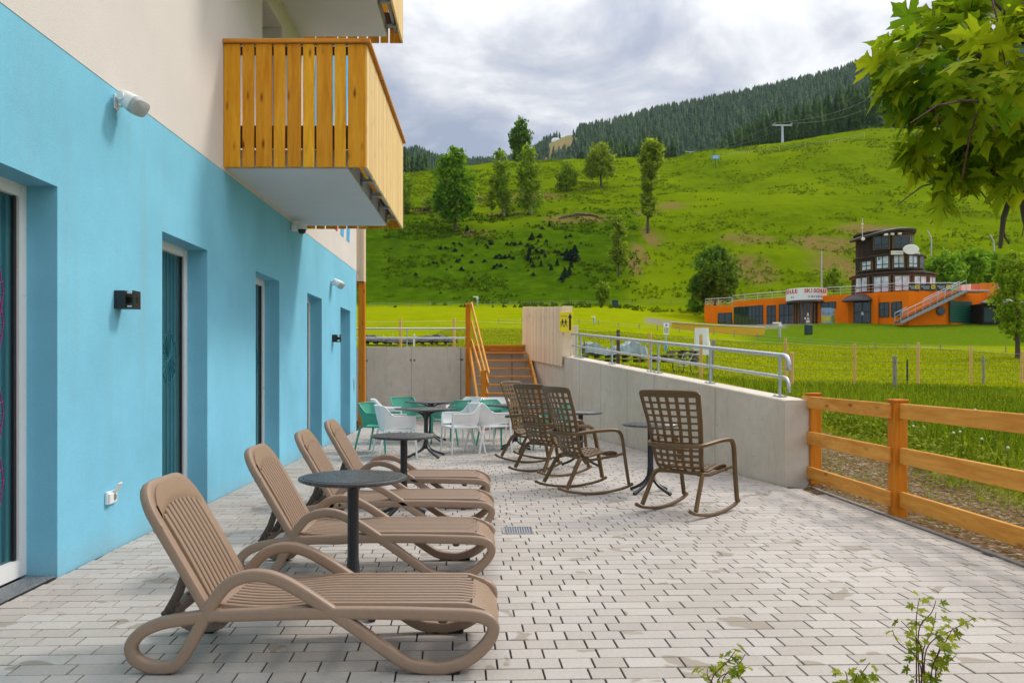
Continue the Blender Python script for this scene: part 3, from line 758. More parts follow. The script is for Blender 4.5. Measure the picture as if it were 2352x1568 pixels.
# ================================================================== CONCRETE WALLS, STAIRS, RAILINGS
WD = Vector((-.2075, 1, 0)).normalized(); WN = Vector((1, .2075, 0)).normalized()      # along / across the sloping wall
def wtop(Y): return 1.056 + .0755 * (Y - 9.86)
def sloping_wall():
    e = empty('concrete_wall', (wall_x(14), 14, 0), 0, 'long bare concrete retaining wall sloping down towards the wooden fence', 'concrete wall')
    e0 = Matrix.Translation(e.location).inverted()
    m = MB(); T = .34; Y0, Y1 = 9.86, 22.2
    def pt(Y, off, z): p = Vector((wall_x(Y), Y, z)) + WN * off; return p
    c = .012
    prof = lambda Y: [pt(Y, 0, -.05), pt(Y, 0, wtop(Y) - c), pt(Y, c, wtop(Y)), pt(Y, T - c, wtop(Y)), pt(Y, T, wtop(Y) - c), pt(Y, T, -.05)]
    A, B = prof(Y0), prof(Y1); m.add(A + B, [tuple(range(6)), tuple(reversed(range(6, 12)))] + [(i, i + 6, (i + 1) % 6 + 6, (i + 1) % 6) for i in range(6)])
    o = m.build('wall_body', M['concrete']); o.parent = e; o.matrix_parent_inverse = e0
    m = MB()
    for Y in (11.6, 13.7, 14.9, 16.3, 17.6, 18.7, 20.3, 21.4):
        z = wtop(Y); p = pt(Y, -.0015, 0); a = WD * .004
        m.prism([p - a, p + a, p + a + Vector((0, 0, z - .015)), p - a + Vector((0, 0, z - .015))], WN * .002)
    for Y, z in ((14.2, .62), (16.8, .62), (19.3, .62), (14.2, .2)):
        p = pt(Y, -.002, z); m.cyl(p, p + WN * .004, .013, .013, 12)
    o = m.build('formwork_joint', M['seam']); o.parent = e; o.matrix_parent_inverse = e0
def back_wall():
    e = empty('concrete_wall', (-1, 22.2, 0), 0, 'straight concrete retaining wall behind the stairs and dining chairs', 'concrete wall')
    e0 = Matrix.Translation(e.location).inverted()
    m = MB(); m.bx(-7, wall_x(22.2) + .3, 22.2, 22.5, -.05, 2.03); o = m.build('wall_body', M['concrete']); o.parent = e; o.matrix_parent_inverse = e0
    m = MB()
    for px in (842, 945, 1058.5, 1176):
        x = (px - CX) * 22.2 / F; m.bx(x - .012 if px > 1000 else x - .004, x + .012 if px > 1000 else x + .004, 22.1985, 22.2005, 0, 2.01)
    for px, py in ((842.5, 828), (943.5, 826.5), (952, 827), (1058, 825), (1061.5, 826)):
        p = atY(px, py, 22.2); m.cyl(p + Vector((0, -.003, 0)), p + Vector((0, .003, 0)), .032, .032, 14)
    o = m.build('formwork_joint', M['seam']); o.parent = e; o.matrix_parent_inverse = e0
sloping_wall(); back_wall()

def stairs():
    e = empty('wooden_staircase', (.5, 20.5, 0), 0, 'open larch staircase with a sloping handrail climbing the back concrete wall', 'staircase')
    e0 = Matrix.Translation(e.location).inverted()
    def put(m, name, mat, par=None):
        o = m.build(name, mat)
        o.parent = par or e
        o.matrix_parent_inverse = e0 if par is None else Matrix.Identity(4)
        return o
    n = 10; rise = 2.09 / n
    L = lambda t: Vector((-.36 + .36 * t, 22.05 - 3.1 * t, 0)); Rr = lambda t: Vector((1.09 + .30 * t, 22.05 - 3.1 * t, 0))
    for k in range(n):
        t = k / n; z = 2.09 - k * rise; a, b = L(t), Rr(t)
        m = MB(); m.beam((a.x, a.y, z - .022), (b.x, b.y, z - .022), .27, .044, bev=.006)
        if k == 0: m.beam((a.x, a.y - .05, z - .12), (b.x, b.y - .05, z - .12), .05, .12)
        m2 = MB()
        put(m, 'tread', M['larchx'])
    for fn, s_ in ((L, -1), (Rr, 1)):
        a, b = fn(0), fn(1.0); m = MB(); o = Vector((s_ * .035, 0, 0))
        m.prism([a + o + Vector((0, .12, 2.16)), a + o + Vector((0, .12, 1.84)), b + o + Vector((0, -.02, 0)), b + o + Vector((0, -.26, 0)), b + o + Vector((0, -.26, .08))], (s_ * .05, 0, 0))
        put(m, 'stringer', M['larchy'])
    m = MB(); m.cbox((-.45, 22.0, 1.6), (.14, .14, 3.22), .01); put(m, 'tall_post', M['post'])
    m = MB(); m.cbox((-.02, 18.86, .70), (.125, .125, 1.41), .01); put(m, 'newel_post', M['post'])
    for dz, ex in ((0, .28), (-.50, .12), (-1.0, .0)):
        m = MB(); a = Vector((-.345, 22.0, 3.16 + dz)); b = Vector((.075, 18.86, 1.32 + dz * .62 + .1)); d = (b - a) / (b - a).length
        m.beam(a - d * .1, b + d * ex, .035, .125, bev=.005); put(m, 'handrail', M['larchy'])
stairs()

def slat_screen():
    e = empty('slat_screen', (wall_x(20), 20, 1.6), 0, 'pale vertical slatted larch screen fixed on the concrete wall beside the stairs', 'slat screen')
    e0 = Matrix.Translation(e.location).inverted()
    m = MB(); n = 24
    for k in range(n):
        t0, t1 = k / n, (k + .80) / n; Y = lambda t: 18.72 + 3.58 * t
        w = Y(t1) - Y(t0); tc_ = (t0 + t1) / 2; yc = Y(tc_); zt = 2.87 + .27 * tc_; zb = 1.49 + .22 * tc_
        p = Vector((wall_x(yc), yc, (zt + zb) / 2)) - WN * .045
        m.cbox(p, (.032, w * 1.02, zt - zb), .004, Matrix.Rotation(math.atan2(.2075, 1), 3, 'Z'))
    o = m.build('slats', M['pale']); o.parent = e; o.matrix_parent_inverse = e0
    m = MB()
    p = Vector((wall_x(18.62), 18.62, 0)) + WN * .045
    m.cbox((p.x, p.y, 2.30), (.24, .05, 1.16), .006, Matrix.Rotation(math.atan2(.2075, 1), 3, 'Z'))
    o = m.build('end_board', M['pale']); o.parent = e; o.matrix_parent_inverse = e0
    m = MB()
    for z in (1.85, 2.65): m.beam(Vector((wall_x(18.9), 18.9, z)) - WN * .01, Vector((wall_x(22.1), 22.1, z + .24)) - WN * .01, .03, .08)
    o = m.build('batten', M['larchy']); o.parent = e; o.matrix_parent_inverse = e0
slat_screen()

def detour_sign():
    p = atY(1300.7, 739, 18.45)
    e = empty('detour_sign', p, 0, 'yellow detour sign with two walkers and a black arrow on the slat screen', 'sign')
    m = MB(); m.cbox((0, 0, 0), (.312, .008, .455), .003); m.build('plate', M['yellow'], e)
    m = MB(); y = -.0055
    def poly(pts):
        m.prism([(x, y, z) for x, z in pts], (0, .001, 0))
    poly([(.062, -.19), (.108, -.19), (.108, .09), (.062, .09)]); poly([(.035, .088), (.135, .088), (.085, .195)])
    def limb(x0, z0, x1, z1, w):
        d = Vector((x1 - x0, z1 - z0)); n_ = Vector((-d.y, d.x)).normalized() * w / 2
        poly([(x0 + n_.x, z0 + n_.y), (x1 + n_.x, z1 + n_.y), (x1 - n_.x, z1 - n_.y), (x0 - n_.x, z0 - n_.y)])
    for cx in (-.088, -.012):
        poly([(cx + .014 * math.cos(t * math.pi / 5), .052 + .016 * math.sin(t * math.pi / 5)) for t in range(10)])
        limb(cx, .032, cx, -.035, .034); limb(cx - .004, -.03, cx - .036, -.118, .014); limb(cx + .004, -.03, cx + .036, -.118, .014)
        limb(cx - .012, .026, cx - .042, -.012, .010); limb(cx - .042, -.012, cx - .025, -.034, .009); limb(cx + .012, .026, cx + .036, -.014, .010)
    limb(-.135, -.01, -.115, -.115, .005)
    m.build('pictogram', M['ink'], e)
    text_part('Umleitung', 'lettering', M['ink'], e, (-.055, -.0062, .13), (1, 0, 0), (0, 0, 1), .042, .145)
detour_sign()
m = MB(); p = Vector((wall_x(19.3), 19.3, 0)) + WN * .40; m.cbox((p.x, p.y, 1.2), (.26, .16, 2.55), .01)
tag(m.build('concrete_pillar', M['concrete']), 'pale narrow concrete pillar just behind the yellow sign', 'pillar')

def wall_railing():
    e = empty('handrail', (wall_x(14), 14, 1.4), 0, 'galvanised two-tube railing on top of the sloping concrete wall', 'railing')
    e0 = Matrix.Translation(e.location).inverted()
    def put(m, name):
        o = m.build(name, M['galv'], None, True); o.parent = e; o.matrix_parent_inverse = e0
    def ctr(Y, z): return Vector((wall_x(Y), Y, z)) + WN * .17
    for dz, r in ((.53, .030), (.255, .022)):
        m = MB(); pts = [ctr(Y, wtop(Y) + dz) for Y in np.linspace(18.6, 10.15, 12)]
        b = pts[-1]; d = (pts[-1] - pts[-2]).normalized()
        for t in np.linspace(.15, 1, 6): pts.append(b + d * .11 * math.sin(t * 1.57) + Vector((0, 0, -.11 * (1 - math.cos(t * 1.57)))))
        pts.append(pts[-1] + Vector((0, 0, -.07)))
        m.tube(pts, r, 12); put(m, 'rail')
    for px in (1325, 1335.7, 1407.3, 1497, 1514, 1634, 1795):
        s_ = (px - CX) / F; Y = 5.726 / (s_ + .2075); Y *= 1 + .17 * 1.02 / 5.726 * 1.0; Y = min(Y, 18.5)
        m = MB(); b = ctr(Y, wtop(Y)); m.cyl(b, b + Vector((0, 0, .53)), .019, .019, 10)
        m.box(b + Vector((0, 0, .008)), (.11, .17, .014), math.atan2(.2075, 1))
        for i in (-1, 1):
            for j in (-1, 1): m.cyl(b + WN * .036 * i + WD * .06 * j, b + WN * .036 * i + WD * .06 * j + Vector((0, 0, .032)), .011, .010, 6)
        put(m, 'post')
    e = empty('handrail', (-1.8, 22.3, 2), 0, 'galvanised two-tube railing on the back wall left of the stairs', 'railing'); e0 = Matrix.Translation(e.location).inverted()
    for z in (2.54, 2.28):
        m = MB(); m.tube([(-5, 22.32, z), (-.5, 22.32, z)], .026, 10); put(m, 'rail')
    for x in (-4.2, -2.15):
        m = MB(); m.cyl((x, 22.34, 2.03), (x, 22.34, 2.54), .018, .018, 8); m.bx(x - .06, x + .06, 22.28, 22.4, 2.03, 2.043); put(m, 'post')
wall_railing()

def terrace_fence():
    e = empty('wooden_fence', (4.07, 8, 0), 0, 'orange larch three-rail fence along the right edge of the terrace', 'wooden fence')
    e0 = Matrix.Translation(e.location).inverted()
    ys = (9.95, 7.94, 5.0, 2.1, -1.0)
    for i, y in enumerate(ys):
        m = MB(); m.cbox((4.07, y, .545), (.135, .135, 1.15), .008); m.cbox((4.07, y, 1.13), (.155, .155, .028), .006)
        o = m.build('post', M['post']); o.parent = e; o.matrix_parent_inverse = e0
    for i in range(4):
        for z0, z1 in ((.955, 1.105), (.515, .675), (.09, .245)):
            m = MB(); a, b = ys[i], ys[i + 1]
            if i == 0: m.cbox((3.985, (a + b) / 2 + .05, (z0 + z1) / 2), (.034, a - b + .16, z1 - z0), .006)
            else: m.cbox((4.07, (a + b) / 2, (z0 + z1) / 2), (.036, a - b - .137, z1 - z0), .006)
            o = m.build('rail', M['larchy']); o.parent = e; o.matrix_parent_inverse = e0
terrace_fence()

# ================================================================== TERRACE FURNITURE
def catmull(P, n=6, closed=False):
    P = [Vector(p) for p in P]; N = len(P); out_ = []
    for i in range(N if closed else N - 1):
        g = lambda k: P[k % N] if closed else P[max(0, min(N - 1, k))]
        p0, p1, p2, p3 = g(i - 1), g(i), g(i + 1), g(i + 2)
        for j in range(n):
            t = j / n
            out_.append(.5 * ((2 * p1) + (-p0 + p2) * t + (2 * p0 - 5 * p1 + 4 * p2 - p3) * t * t + (-p0 + 3 * p1 - 3 * p2 + p3) * t ** 3))
    if not closed: out_.append(P[-1])
    return out_

def make_lounger():
    e = empty('sun_lounger'); W = .66
    cv = lambda x, y: ((.40625 * x - 40) / 488, (596.5 - .40625 * y) / 488)
    side = [(640, 1128), (560, 1138), (470, 1150), (380, 1163), (290, 1183), (190, 1228), (128, 1300), (140, 1372), (210, 1420), (300, 1434), (375, 1418), (430, 1360), (485, 1262), (545, 1145), (610, 1035), (680, 958), (765, 918), (860, 908), (960, 930), (1070, 985), (1200, 1068), (1400, 1204), (1570, 1326), (1700, 1408), (1810, 1440), (1920, 1432), (2040, 1390), (2140, 1310), (2190, 1225), (2170, 1165), (2080, 1136), (1900, 1128), (1500, 1120), (1100, 1122), (800, 1130), (620, 1136)]
    P = [cv(*p) for p in side]
    for s_, y in ((0, .032), (1, W - .032)):
        m = MB(); path = catmull([(x, y, max(z, .031)) for x, z in P], 4)
        m.sweep(path, .052, .060, 14, False, (0, 1, 0), pw=4.2); m.build('side_frame', M['taupe'], e, True)
    # seat: lengthwise slats in a moulded frame that rolls down at the foot end
    zs = lambda x: .305 + (-.018 * math.sin(max(0, min(1, (x - .4) / .5)) * math.pi)) + (0.012 if x < 1.5 else .012 * math.cos((x - 1.5) * 3)) - max(0, (x - 1.60)) ** 2 * 3.2
    y0, y1 = .062, W - .062; n = 11; wsl = (y1 - y0) / n
    m = MB()
    for k in range(n):
        a = y0 + k * wsl + .0105; b = y0 + (k + 1) * wsl - .0105
        xs = np.linspace(.44 + .12 * abs((k - 6) / 6) ** 2 * 0, 1.655 - .045 * abs((k - 5) / 5) ** 2.5, 18)
        m.sweep([(x, (a + b) / 2, zs(x) - .004) for x in xs], b - a, .026, 8, False, (0, 1, 0), pw=5)
    for xq in (.62, .9, 1.18, 1.46): m.bx(xq - .02, xq + .02, y0, y1, zs(xq) - .045, zs(xq) - .010)
    m.build('seat', M['taupe'], e, True)
    m = MB()
    for y in (y0 - .002, y1 + .002): m.sweep([(x, y, zs(x) - .02) for x in np.linspace(.37, 1.69, 18)], .03, .075, 10, False, (0, 1, 0), pw=4)
    ring = []
    for xq in np.linspace(1.64, 1.765, 7):
        ring.append([(xq, y0 + (y1 - y0) * q, zs(xq) + .004 - .010 * abs(2 * q - 1) ** 3 - max(0, xq - 1.72) * .5 * abs(2 * q - 1) ** 2) for q in np.linspace(-.03, 1.03, 13)])
    ring.append([(1.772 - .02 * abs(2 * q - 1) ** 2, y0 + (y1 - y0) * q, zs(1.765) - .03) for q in np.linspace(-.03, 1.03, 13)])
    ring.append([(1.765 - .02 * abs(2 * q - 1) ** 2, y0 + (y1 - y0) * q, zs(1.765) - .075) for q in np.linspace(-.03, 1.03, 13)])
    vs = [p for r in ring for p in r]; fs = [(r * 13 + i, r * 13 + i + 1, (r + 1) * 13 + i + 1, (r + 1) * 13 + i) for r in range(len(ring) - 1) for i in range(12)]
    m.add(vs, fs); m.sweep([(.40, y0, zs(.4) - .004), (.40, y1, zs(.4) - .004)], .10, .022, 8, False, (1, 0, 0), pw=4)
    m.build('seat_frame', M['taupe'], e, True)
    # backrest: rounded frame with slats, leaning back
    A = Vector((.385, 0, .292)); D = Vector((-.335, 0, .575)).normalized(); Nn = Vector((D.z, 0, -D.x)); Lb = .66
    bp = lambda s_, y, o=0: A + D * s_ + Vector((0, y, 0)) + Nn * o
    hw = .285; cyy = W / 2
    def wid(s_):   # half width along the back: straight with a rounded head
        if s_ < Lb - .16: return hw
        q = (s_ - (Lb - .16)) / .16; return hw * (1 - q ** 2.6) ** .5 * 1.0 if q < 1 else 0
    out = [bp(0, cyy - hw), bp(.18, cyy - hw), bp(.36, cyy - hw)] + [bp(Lb - .16 + .16 * math.sin(t), cyy - .125 - (hw - .125) * math.cos(t) ** .8) for t in np.linspace(0, math.pi / 2, 7)]
    out += [bp(Lb, cyy)] + [Vector((p.x, 2 * cyy - p.y, p.z)) for p in reversed(out)]
    m = MB(); m.sweep(out, .05, .066, 12, False, tuple(Nn), pw=4); m.sweep([bp(.01, cyy - hw), bp(.01, cyy + hw)], .045, .05, 8, False, tuple(Nn), pw=4)
    inner = lambda y: Lb - .105 - .085 * abs((y - cyy) / hw) ** 2.4        # end of the slotted field below the solid head
    n = 10
    hv = []; hf = []
    for i in range(17):
        y = cyy - .262 + .524 * i / 16; a = inner(y) - .012; q = abs(y - cyy) / .262
        b = Lb - .012 - .16 * max(0, q - .40) ** 2.2 * 1.9
        for s_, o in ((a, .010), (a + (b - a) * .12, .022), ((a + b) / 2, .031), (b + .01, .033), (b + .01, -.02), (a, -.016)): hv.append(bp(s_, y, o))
    for i in range(16):
        for k in range(6): hf.append((i * 6 + k, i * 6 + (k + 1) % 6, i * 6 + 6 + (k + 1) % 6, i * 6 + 6 + k))
    m.add(hv, hf)
    m.cyl(bp(Lb - .20, cyy - hw - .024, .0), bp(Lb - .20, cyy - hw - .03, .0), .026, .024, 16); m.cyl(bp(.22, cyy - hw - .024), bp(.22, cyy - hw - .03), .010, .010, 10)
    m.build('back_frame', M['taupe'], e, True)
    m = MB()
    for k in range(n):
        y = cyy - .248 + .496 * (k + .5) / n
        pts = [bp(s_, y, .010 + .010 * math.sin(math.pi * s_ / Lb)) for s_ in np.linspace(.02, inner(y), 8)]
        m.sweep(pts, .0300, .026, 8, False, (0, 1, 0), pw=5)
    for s_ in (.2, .4): m.sweep([bp(s_, cyy - .25, -.012), bp(s_, cyy + .25, -.012)], .03, .022, 6, False, tuple(D))
    m.build('back_slats', M['taupe'], e, True)
    # reclining strut, cross bars and feet
    m = MB()
    for y in (cyy - .17, cyy + .17):
        m.sweep([bp(.23, y, -.03), (.20, y, .35), (.155, y, .27), (.135, y, .235)], .022, .045, 8, False, (0, 1, 0))
        for q in range(3): m.cbox((.185 - q * .025, y, .30 - q * .03), (.045, .03, .02), .004, Matrix.Rotation(R(40), 3, 'Y'))
    m.sweep([bp(.23, cyy - .2, -.03), bp(.23, cyy + .2, -.03)], .03, .03, 8, False, tuple(D))
    m.build('recliner_strut', M['dktaupe'], e, True)
    for pth, w_ in (([(.155, .03, .235), (.14, .14, .225), (.14, W - .14, .225), (.155, W - .03, .235)], .05), ([(.43, .04, .23), (.43, W - .04, .23)], .06), ([(1.5, .06, .25), (1.5, W - .06, .25)], .05)):
        m = MB(); m.sweep(pth, w_, .045, 8, False, (1, 0, 0)); m.build('cross_bar', M['dktaupe'], e, True)
    for x, y in ((1.50, .034), (1.50, W - .034), (.18, .034), (.18, W - .034)):
        m = MB(); m.cbox((x, y, .02), (.17 if x > 1 else .08, .044, .04), .006); m.build('foot', M['rubber'], e)
    return e
LG = make_lounger()
LOUNGERS = [(-1.70, 3.795, 0, 'taupe slatted sun lounger nearest the camera'), (-1.695, 5.46, 0, 'second taupe sun lounger, behind the nearest round table'),
            (-1.68, 6.87, .3, 'third taupe sun lounger, in front of the second round table'), (-1.71, 8.30, -.6, 'farthest taupe sun lounger, by the blue wall beyond the second table')]
for i, (x, y, a, lab) in enumerate(LOUNGERS):
    o = LG if i == 0 else copy_tree(LG)
    o.location = (x, y, 0); o.rotation_euler.z = R(a); tag(o, lab, 'sun lounger', 'taupe sun loungers in a row')

def make_table(square=False, legs=4, turn=0.):
    e = empty('square_table' if square else 'round_table'); h = .80 if not square else .79
    m = MB()
    if square:
        s_ = .39; c = .05; n = 6
        def rr(o, z): return [(sx * (s_ - c - 0) + (c + o) * math.cos(a), sy * (s_ - c) + (c + o) * math.sin(a), z) for sx, sy, a0 in ((1, 1, 0), (-1, 1, 90), (-1, -1, 180), (1, -1, 270)) for a in [R(a0 + 90 * k / n) for k in range(n + 1)]]
        rs = [rr(-.03, h - .028), rr(0, h - .012), rr(0, h - .003), rr(-.004, h)]
        k = len(rs[0]); vs = [p for r in rs for p in r]
        m.add(vs, [tuple(range(k))[::-1], tuple(range(3 * k, 4 * k))] + [(q * k + i, q * k + (i + 1) % k, (q + 1) * k + (i + 1) % k, (q + 1) * k + i) for q in range(3) for i in range(k)])
    else:
        r = .325; m.lathe([(.05, h - .034), (r - .03, h - .028), (r - .004, h - .018), (r, h - .010), (r - .003, h - .002), (r - .012, h)], n=48)
        vs = []
        for i in range(-13, 14):         # ribbed top with drainage slots
            y = i * .0225; half = math.sqrt(max(0, (r - .03) ** 2 - y * y))
            if half > .03: m.cbox((0, y, h + .0012), (2 * half, .016, .0032), .001)
    m.build('table_top', M['anthra_top'], e, True)
    m = MB(); pr = .034
    m.lathe([(pr, .26), (pr, .62), (pr, .70), (pr + .002, h - .05), (pr + .012, h - .03)] if not square else [(pr, .26), (pr, .62), (pr + .004, .66), (pr + .022, .72), (pr + .06, h - .035)], n=18)
    m.lathe([(.05, .13), (.045, .2), (pr + .004, .26), (pr + .002, .30)], n=16)
    m.build('column', M['anthra'], e, True)
    if square:
        m = MB()
        for k in range(4):
            t = math.pi / 4 + k * math.pi / 2; d = Vector((math.cos(t), math.sin(t), 0))
            m.sweep(catmull([d * .02 + Vector((0, 0, .60)), d * .05 + Vector((0, 0, .68)), d * .15 + Vector((0, 0, .74)), d * .34 + Vector((0, 0, .765))], 4), .03, .03, 8, False, (-d.y, d.x, 0))
        m.build('top_arms', M['anthra'], e, True)
    for k in range(legs):
        t = turn + k * 2 * math.pi / legs; d = Vector((math.cos(t), math.sin(t), 0)); rr_ = .36 if square else .29
        pts = catmull([d * .012 + Vector((0, 0, .27)), d * .03 + Vector((0, 0, .20)), d * .09 + Vector((0, 0, .12)), d * (rr_ * .6) + Vector((0, 0, .065)), d * rr_ + Vector((0, 0, .016))], 4)
        m = MB(); m.sweep(pts, .042, .036, 10, False, (-d.y, d.x, 0)); m.build('leg', M['anthra'], e, True)
    return e
RT = make_table(False, 4, .55)
for i, (x, y, a, lab) in enumerate([(-.79, 4.84, 0, 'round anthracite side table between the nearest two loungers'), (-.785, 7.83, 20, 'round anthracite side table beyond the third lounger, in front of the white chairs'),
                                  (1.93, 9.37, 8, 'round side table beside the nearest rocking chair, by the concrete wall'), (1.42, 11.9, 35, 'round side table half hidden behind the three grouped rocking chairs')]):
    o = RT if i == 0 else copy_tree(RT); o.location = (x, y, 0); o.rotation_euler.z = R(a); tag(o, lab, 'round table', 'round anthracite side tables')
# the right-hand table is seen at photo x 1478-1530
ST = make_table(True, 4, 0.)
for i, (x, y, a, lab) in enumerate([(-.96, 13.2, 38, 'dark square dining table nearest, between two white armchairs'), (-1.06, 15.9, 40, 'farthest dark square dining table, in front of the tall green chair'), (.56, 14.5, 42, 'dark square dining table on the right, behind the rocking chairs')]):
    o = ST if i == 0 else copy_tree(ST); o.location = (x, y, 0); o.rotation_euler.z = R(a); tag(o, lab, 'square table', 'dark square dining tables')

def make_armchair(perf, solid):
    e = empty('armchair')
    # plan path of the shell: right arm front -> round the back -> left arm front
    plan = catmull([(.285, .25), (.285, .05), (.275, -.14), (.215, -.245), (.10, -.275), (0, -.28), (-.10, -.275), (-.215, -.245), (-.275, -.14), (-.285, .05), (-.285, .25)], 5) if False else \
        [v.to_2d() for v in catmull([(.285, .25, 0), (.285, .05, 0), (.275, -.14, 0), (.215, -.245, 0), (.10, -.275, 0), (0, -.28, 0), (-.10, -.275, 0), (-.215, -.245, 0), (-.275, -.14, 0), (-.285, .05, 0), (-.285, .25, 0)], 5)]
    N = len(plan)
    top = lambda p: .675 + .165 * float(sstep(np.array((-.07 - p.y) / .15)))
    bot = lambda p: .50 - .05 * float(sstep(np.array((-.05 - p.y) / .2)))
    K = 9; V = []; UV = []; s_ = 0
    for i, p in enumerate(plan):
        if i: s_ += (plan[i] - plan[i - 1]).length
        for k in range(K):
            f = k / (K - 1); z = bot(p) + (top(p) - bot(p)) * f
            sc = 1 + .035 * f - .13 * (1 - f) ** 2; lean = -.045 * f * float(sstep(np.array((-.02 - p.y) / .2)))
            V.append((p.x * sc, p.y * (1 if p.y > 0 else sc) + lean, z)); UV.append((s_, z))
    Fs = [(i * K + k, (i + 1) * K + k, (i + 1) * K + k + 1, i * K + k + 1) for i in range(N - 1) for k in range(K - 1)]
    o = np_mesh('shell', V, Fs, M[perf], e, smooth=True); uvl = o.data.uv_layers.new(name='UVMap')
    li = np.zeros(len(o.data.loops), np.int32); o.data.loops.foreach_get('vertex_index', li); uvl.data.foreach_set('uv', np.array(UV, np.float32)[li].ravel())
    m = MB(); rim = [V[i * K + K - 1] for i in range(N)]; m.sweep(rim, .020, .022, 8, False, (0, 0, 1)); m.sweep([V[i * K] for i in range(N)], .018, .02, 8, False, (0, 0, 1))
    m.build('rim', M[solid], e, True)
    m = MB(); n = 11; vs = []; uvs = []
    for i in range(n):
        for j in range(n):
            a, b = -1 + 2 * i / (n - 1), -1 + 2 * j / (n - 1); r_ = max(abs(a), abs(b)) / max(1e-6, math.hypot(a, b)) if (a or b) else 1; r_ = .25 * r_ + .75
            vs.append((a * r_ * .255, b * r_ * .255 + .0, .455 - .012 * (1 - a * a) * (1 - b * b) + .0)); uvs.append((a * .25, b * .25))
    m.add(vs, [(i * n + j, (i + 1) * n + j, (i + 1) * n + j + 1, i * n + j + 1) for i in range(n - 1) for j in range(n - 1)])
    m.sweep([(.25, .25, .447), (.27, 0, .447), (.235, -.235, .445), (-.235, -.235, .445), (-.27, 0, .447), (-.25, .25, .447)], .028, .034, 8, True, (0, 0, 1), pw=4)
    m.build('seat', M[solid], e, True)
    for sx in (-1, 1):
        m = MB(); m.sweep([(sx * .300, .275, 0), (sx * .294, .262, .25), (sx * .288, .255, .47), (sx * .292, .25, .64), (sx * .294, .235, .683)], .032, .034, 10, False, (0, 1, 0), taper=[.85, 1, 1.15, 1, .9]); m.build('leg', M[solid], e, True)
        m = MB(); m.sweep([(sx * .265, -.345, 0), (sx * .25, -.29, .25), (sx * .235, -.235, .46)], .032, .034, 10, False, (0, 1, 0), taper=[.85, 1, 1.2]); m.build('leg', M[solid], e, True)
    return e
AW = make_armchair('wperf', 'wchair'); AG = make_armchair('gperf', 'gchair')
CH = [('w', -1.45, 13.15, (.85, .30), 'white perforated armchair at the front left, its back to the camera'),
      ('g', -1.82, 13.95, (.9, -.35), 'green armchair behind the front left white one, by the blue wall'),
      ('w', -1.88, 15.7, (.9, .1), 'white armchair mostly hidden between two green armchairs on the left'),
      ('g', -1.58, 16.55, (.55, -.8), 'tall-looking green armchair at the far left, against the back wall'),
      ('w', -.40, 13.85, (-.92, -.35), 'white armchair turned left to the nearest square table'),
      ('w', .08, 14.05, (.8, .45), 'white armchair at the middle, its back to the camera, at the right table'),
      ('g', .28, 15.15, (.7, -.55), 'green armchair behind the middle white armchair'),
      ('g', -.62, 15.45, (-.7, .5), 'green armchair behind the white chair that is turned left'),
      ('w', -.42, 16.6, (-.7, -.6), 'white armchair at the far side of the farthest square table'),
      ('w', .30, 16.25, (.3, -.9), 'white armchair by the foot of the stairs'),
      ('g', 1.20, 14.35, (-.9, .25), 'green armchair seen through the lattice rocking chairs')]
fw = fg = True
for c, x, y, d, lab in CH:
    if c == 'w': o, fw = (AW, False) if fw else (copy_tree(AW), False)
    else: o, fg = (AG, False) if fg else (copy_tree(AG), False)
    o.location = (x, y, 0); o.rotation_euler.z = math.atan2(-d[0], d[1]); tag(o, lab, 'armchair', 'white armchairs at the square tables' if c == 'w' else 'green armchairs at the square tables')

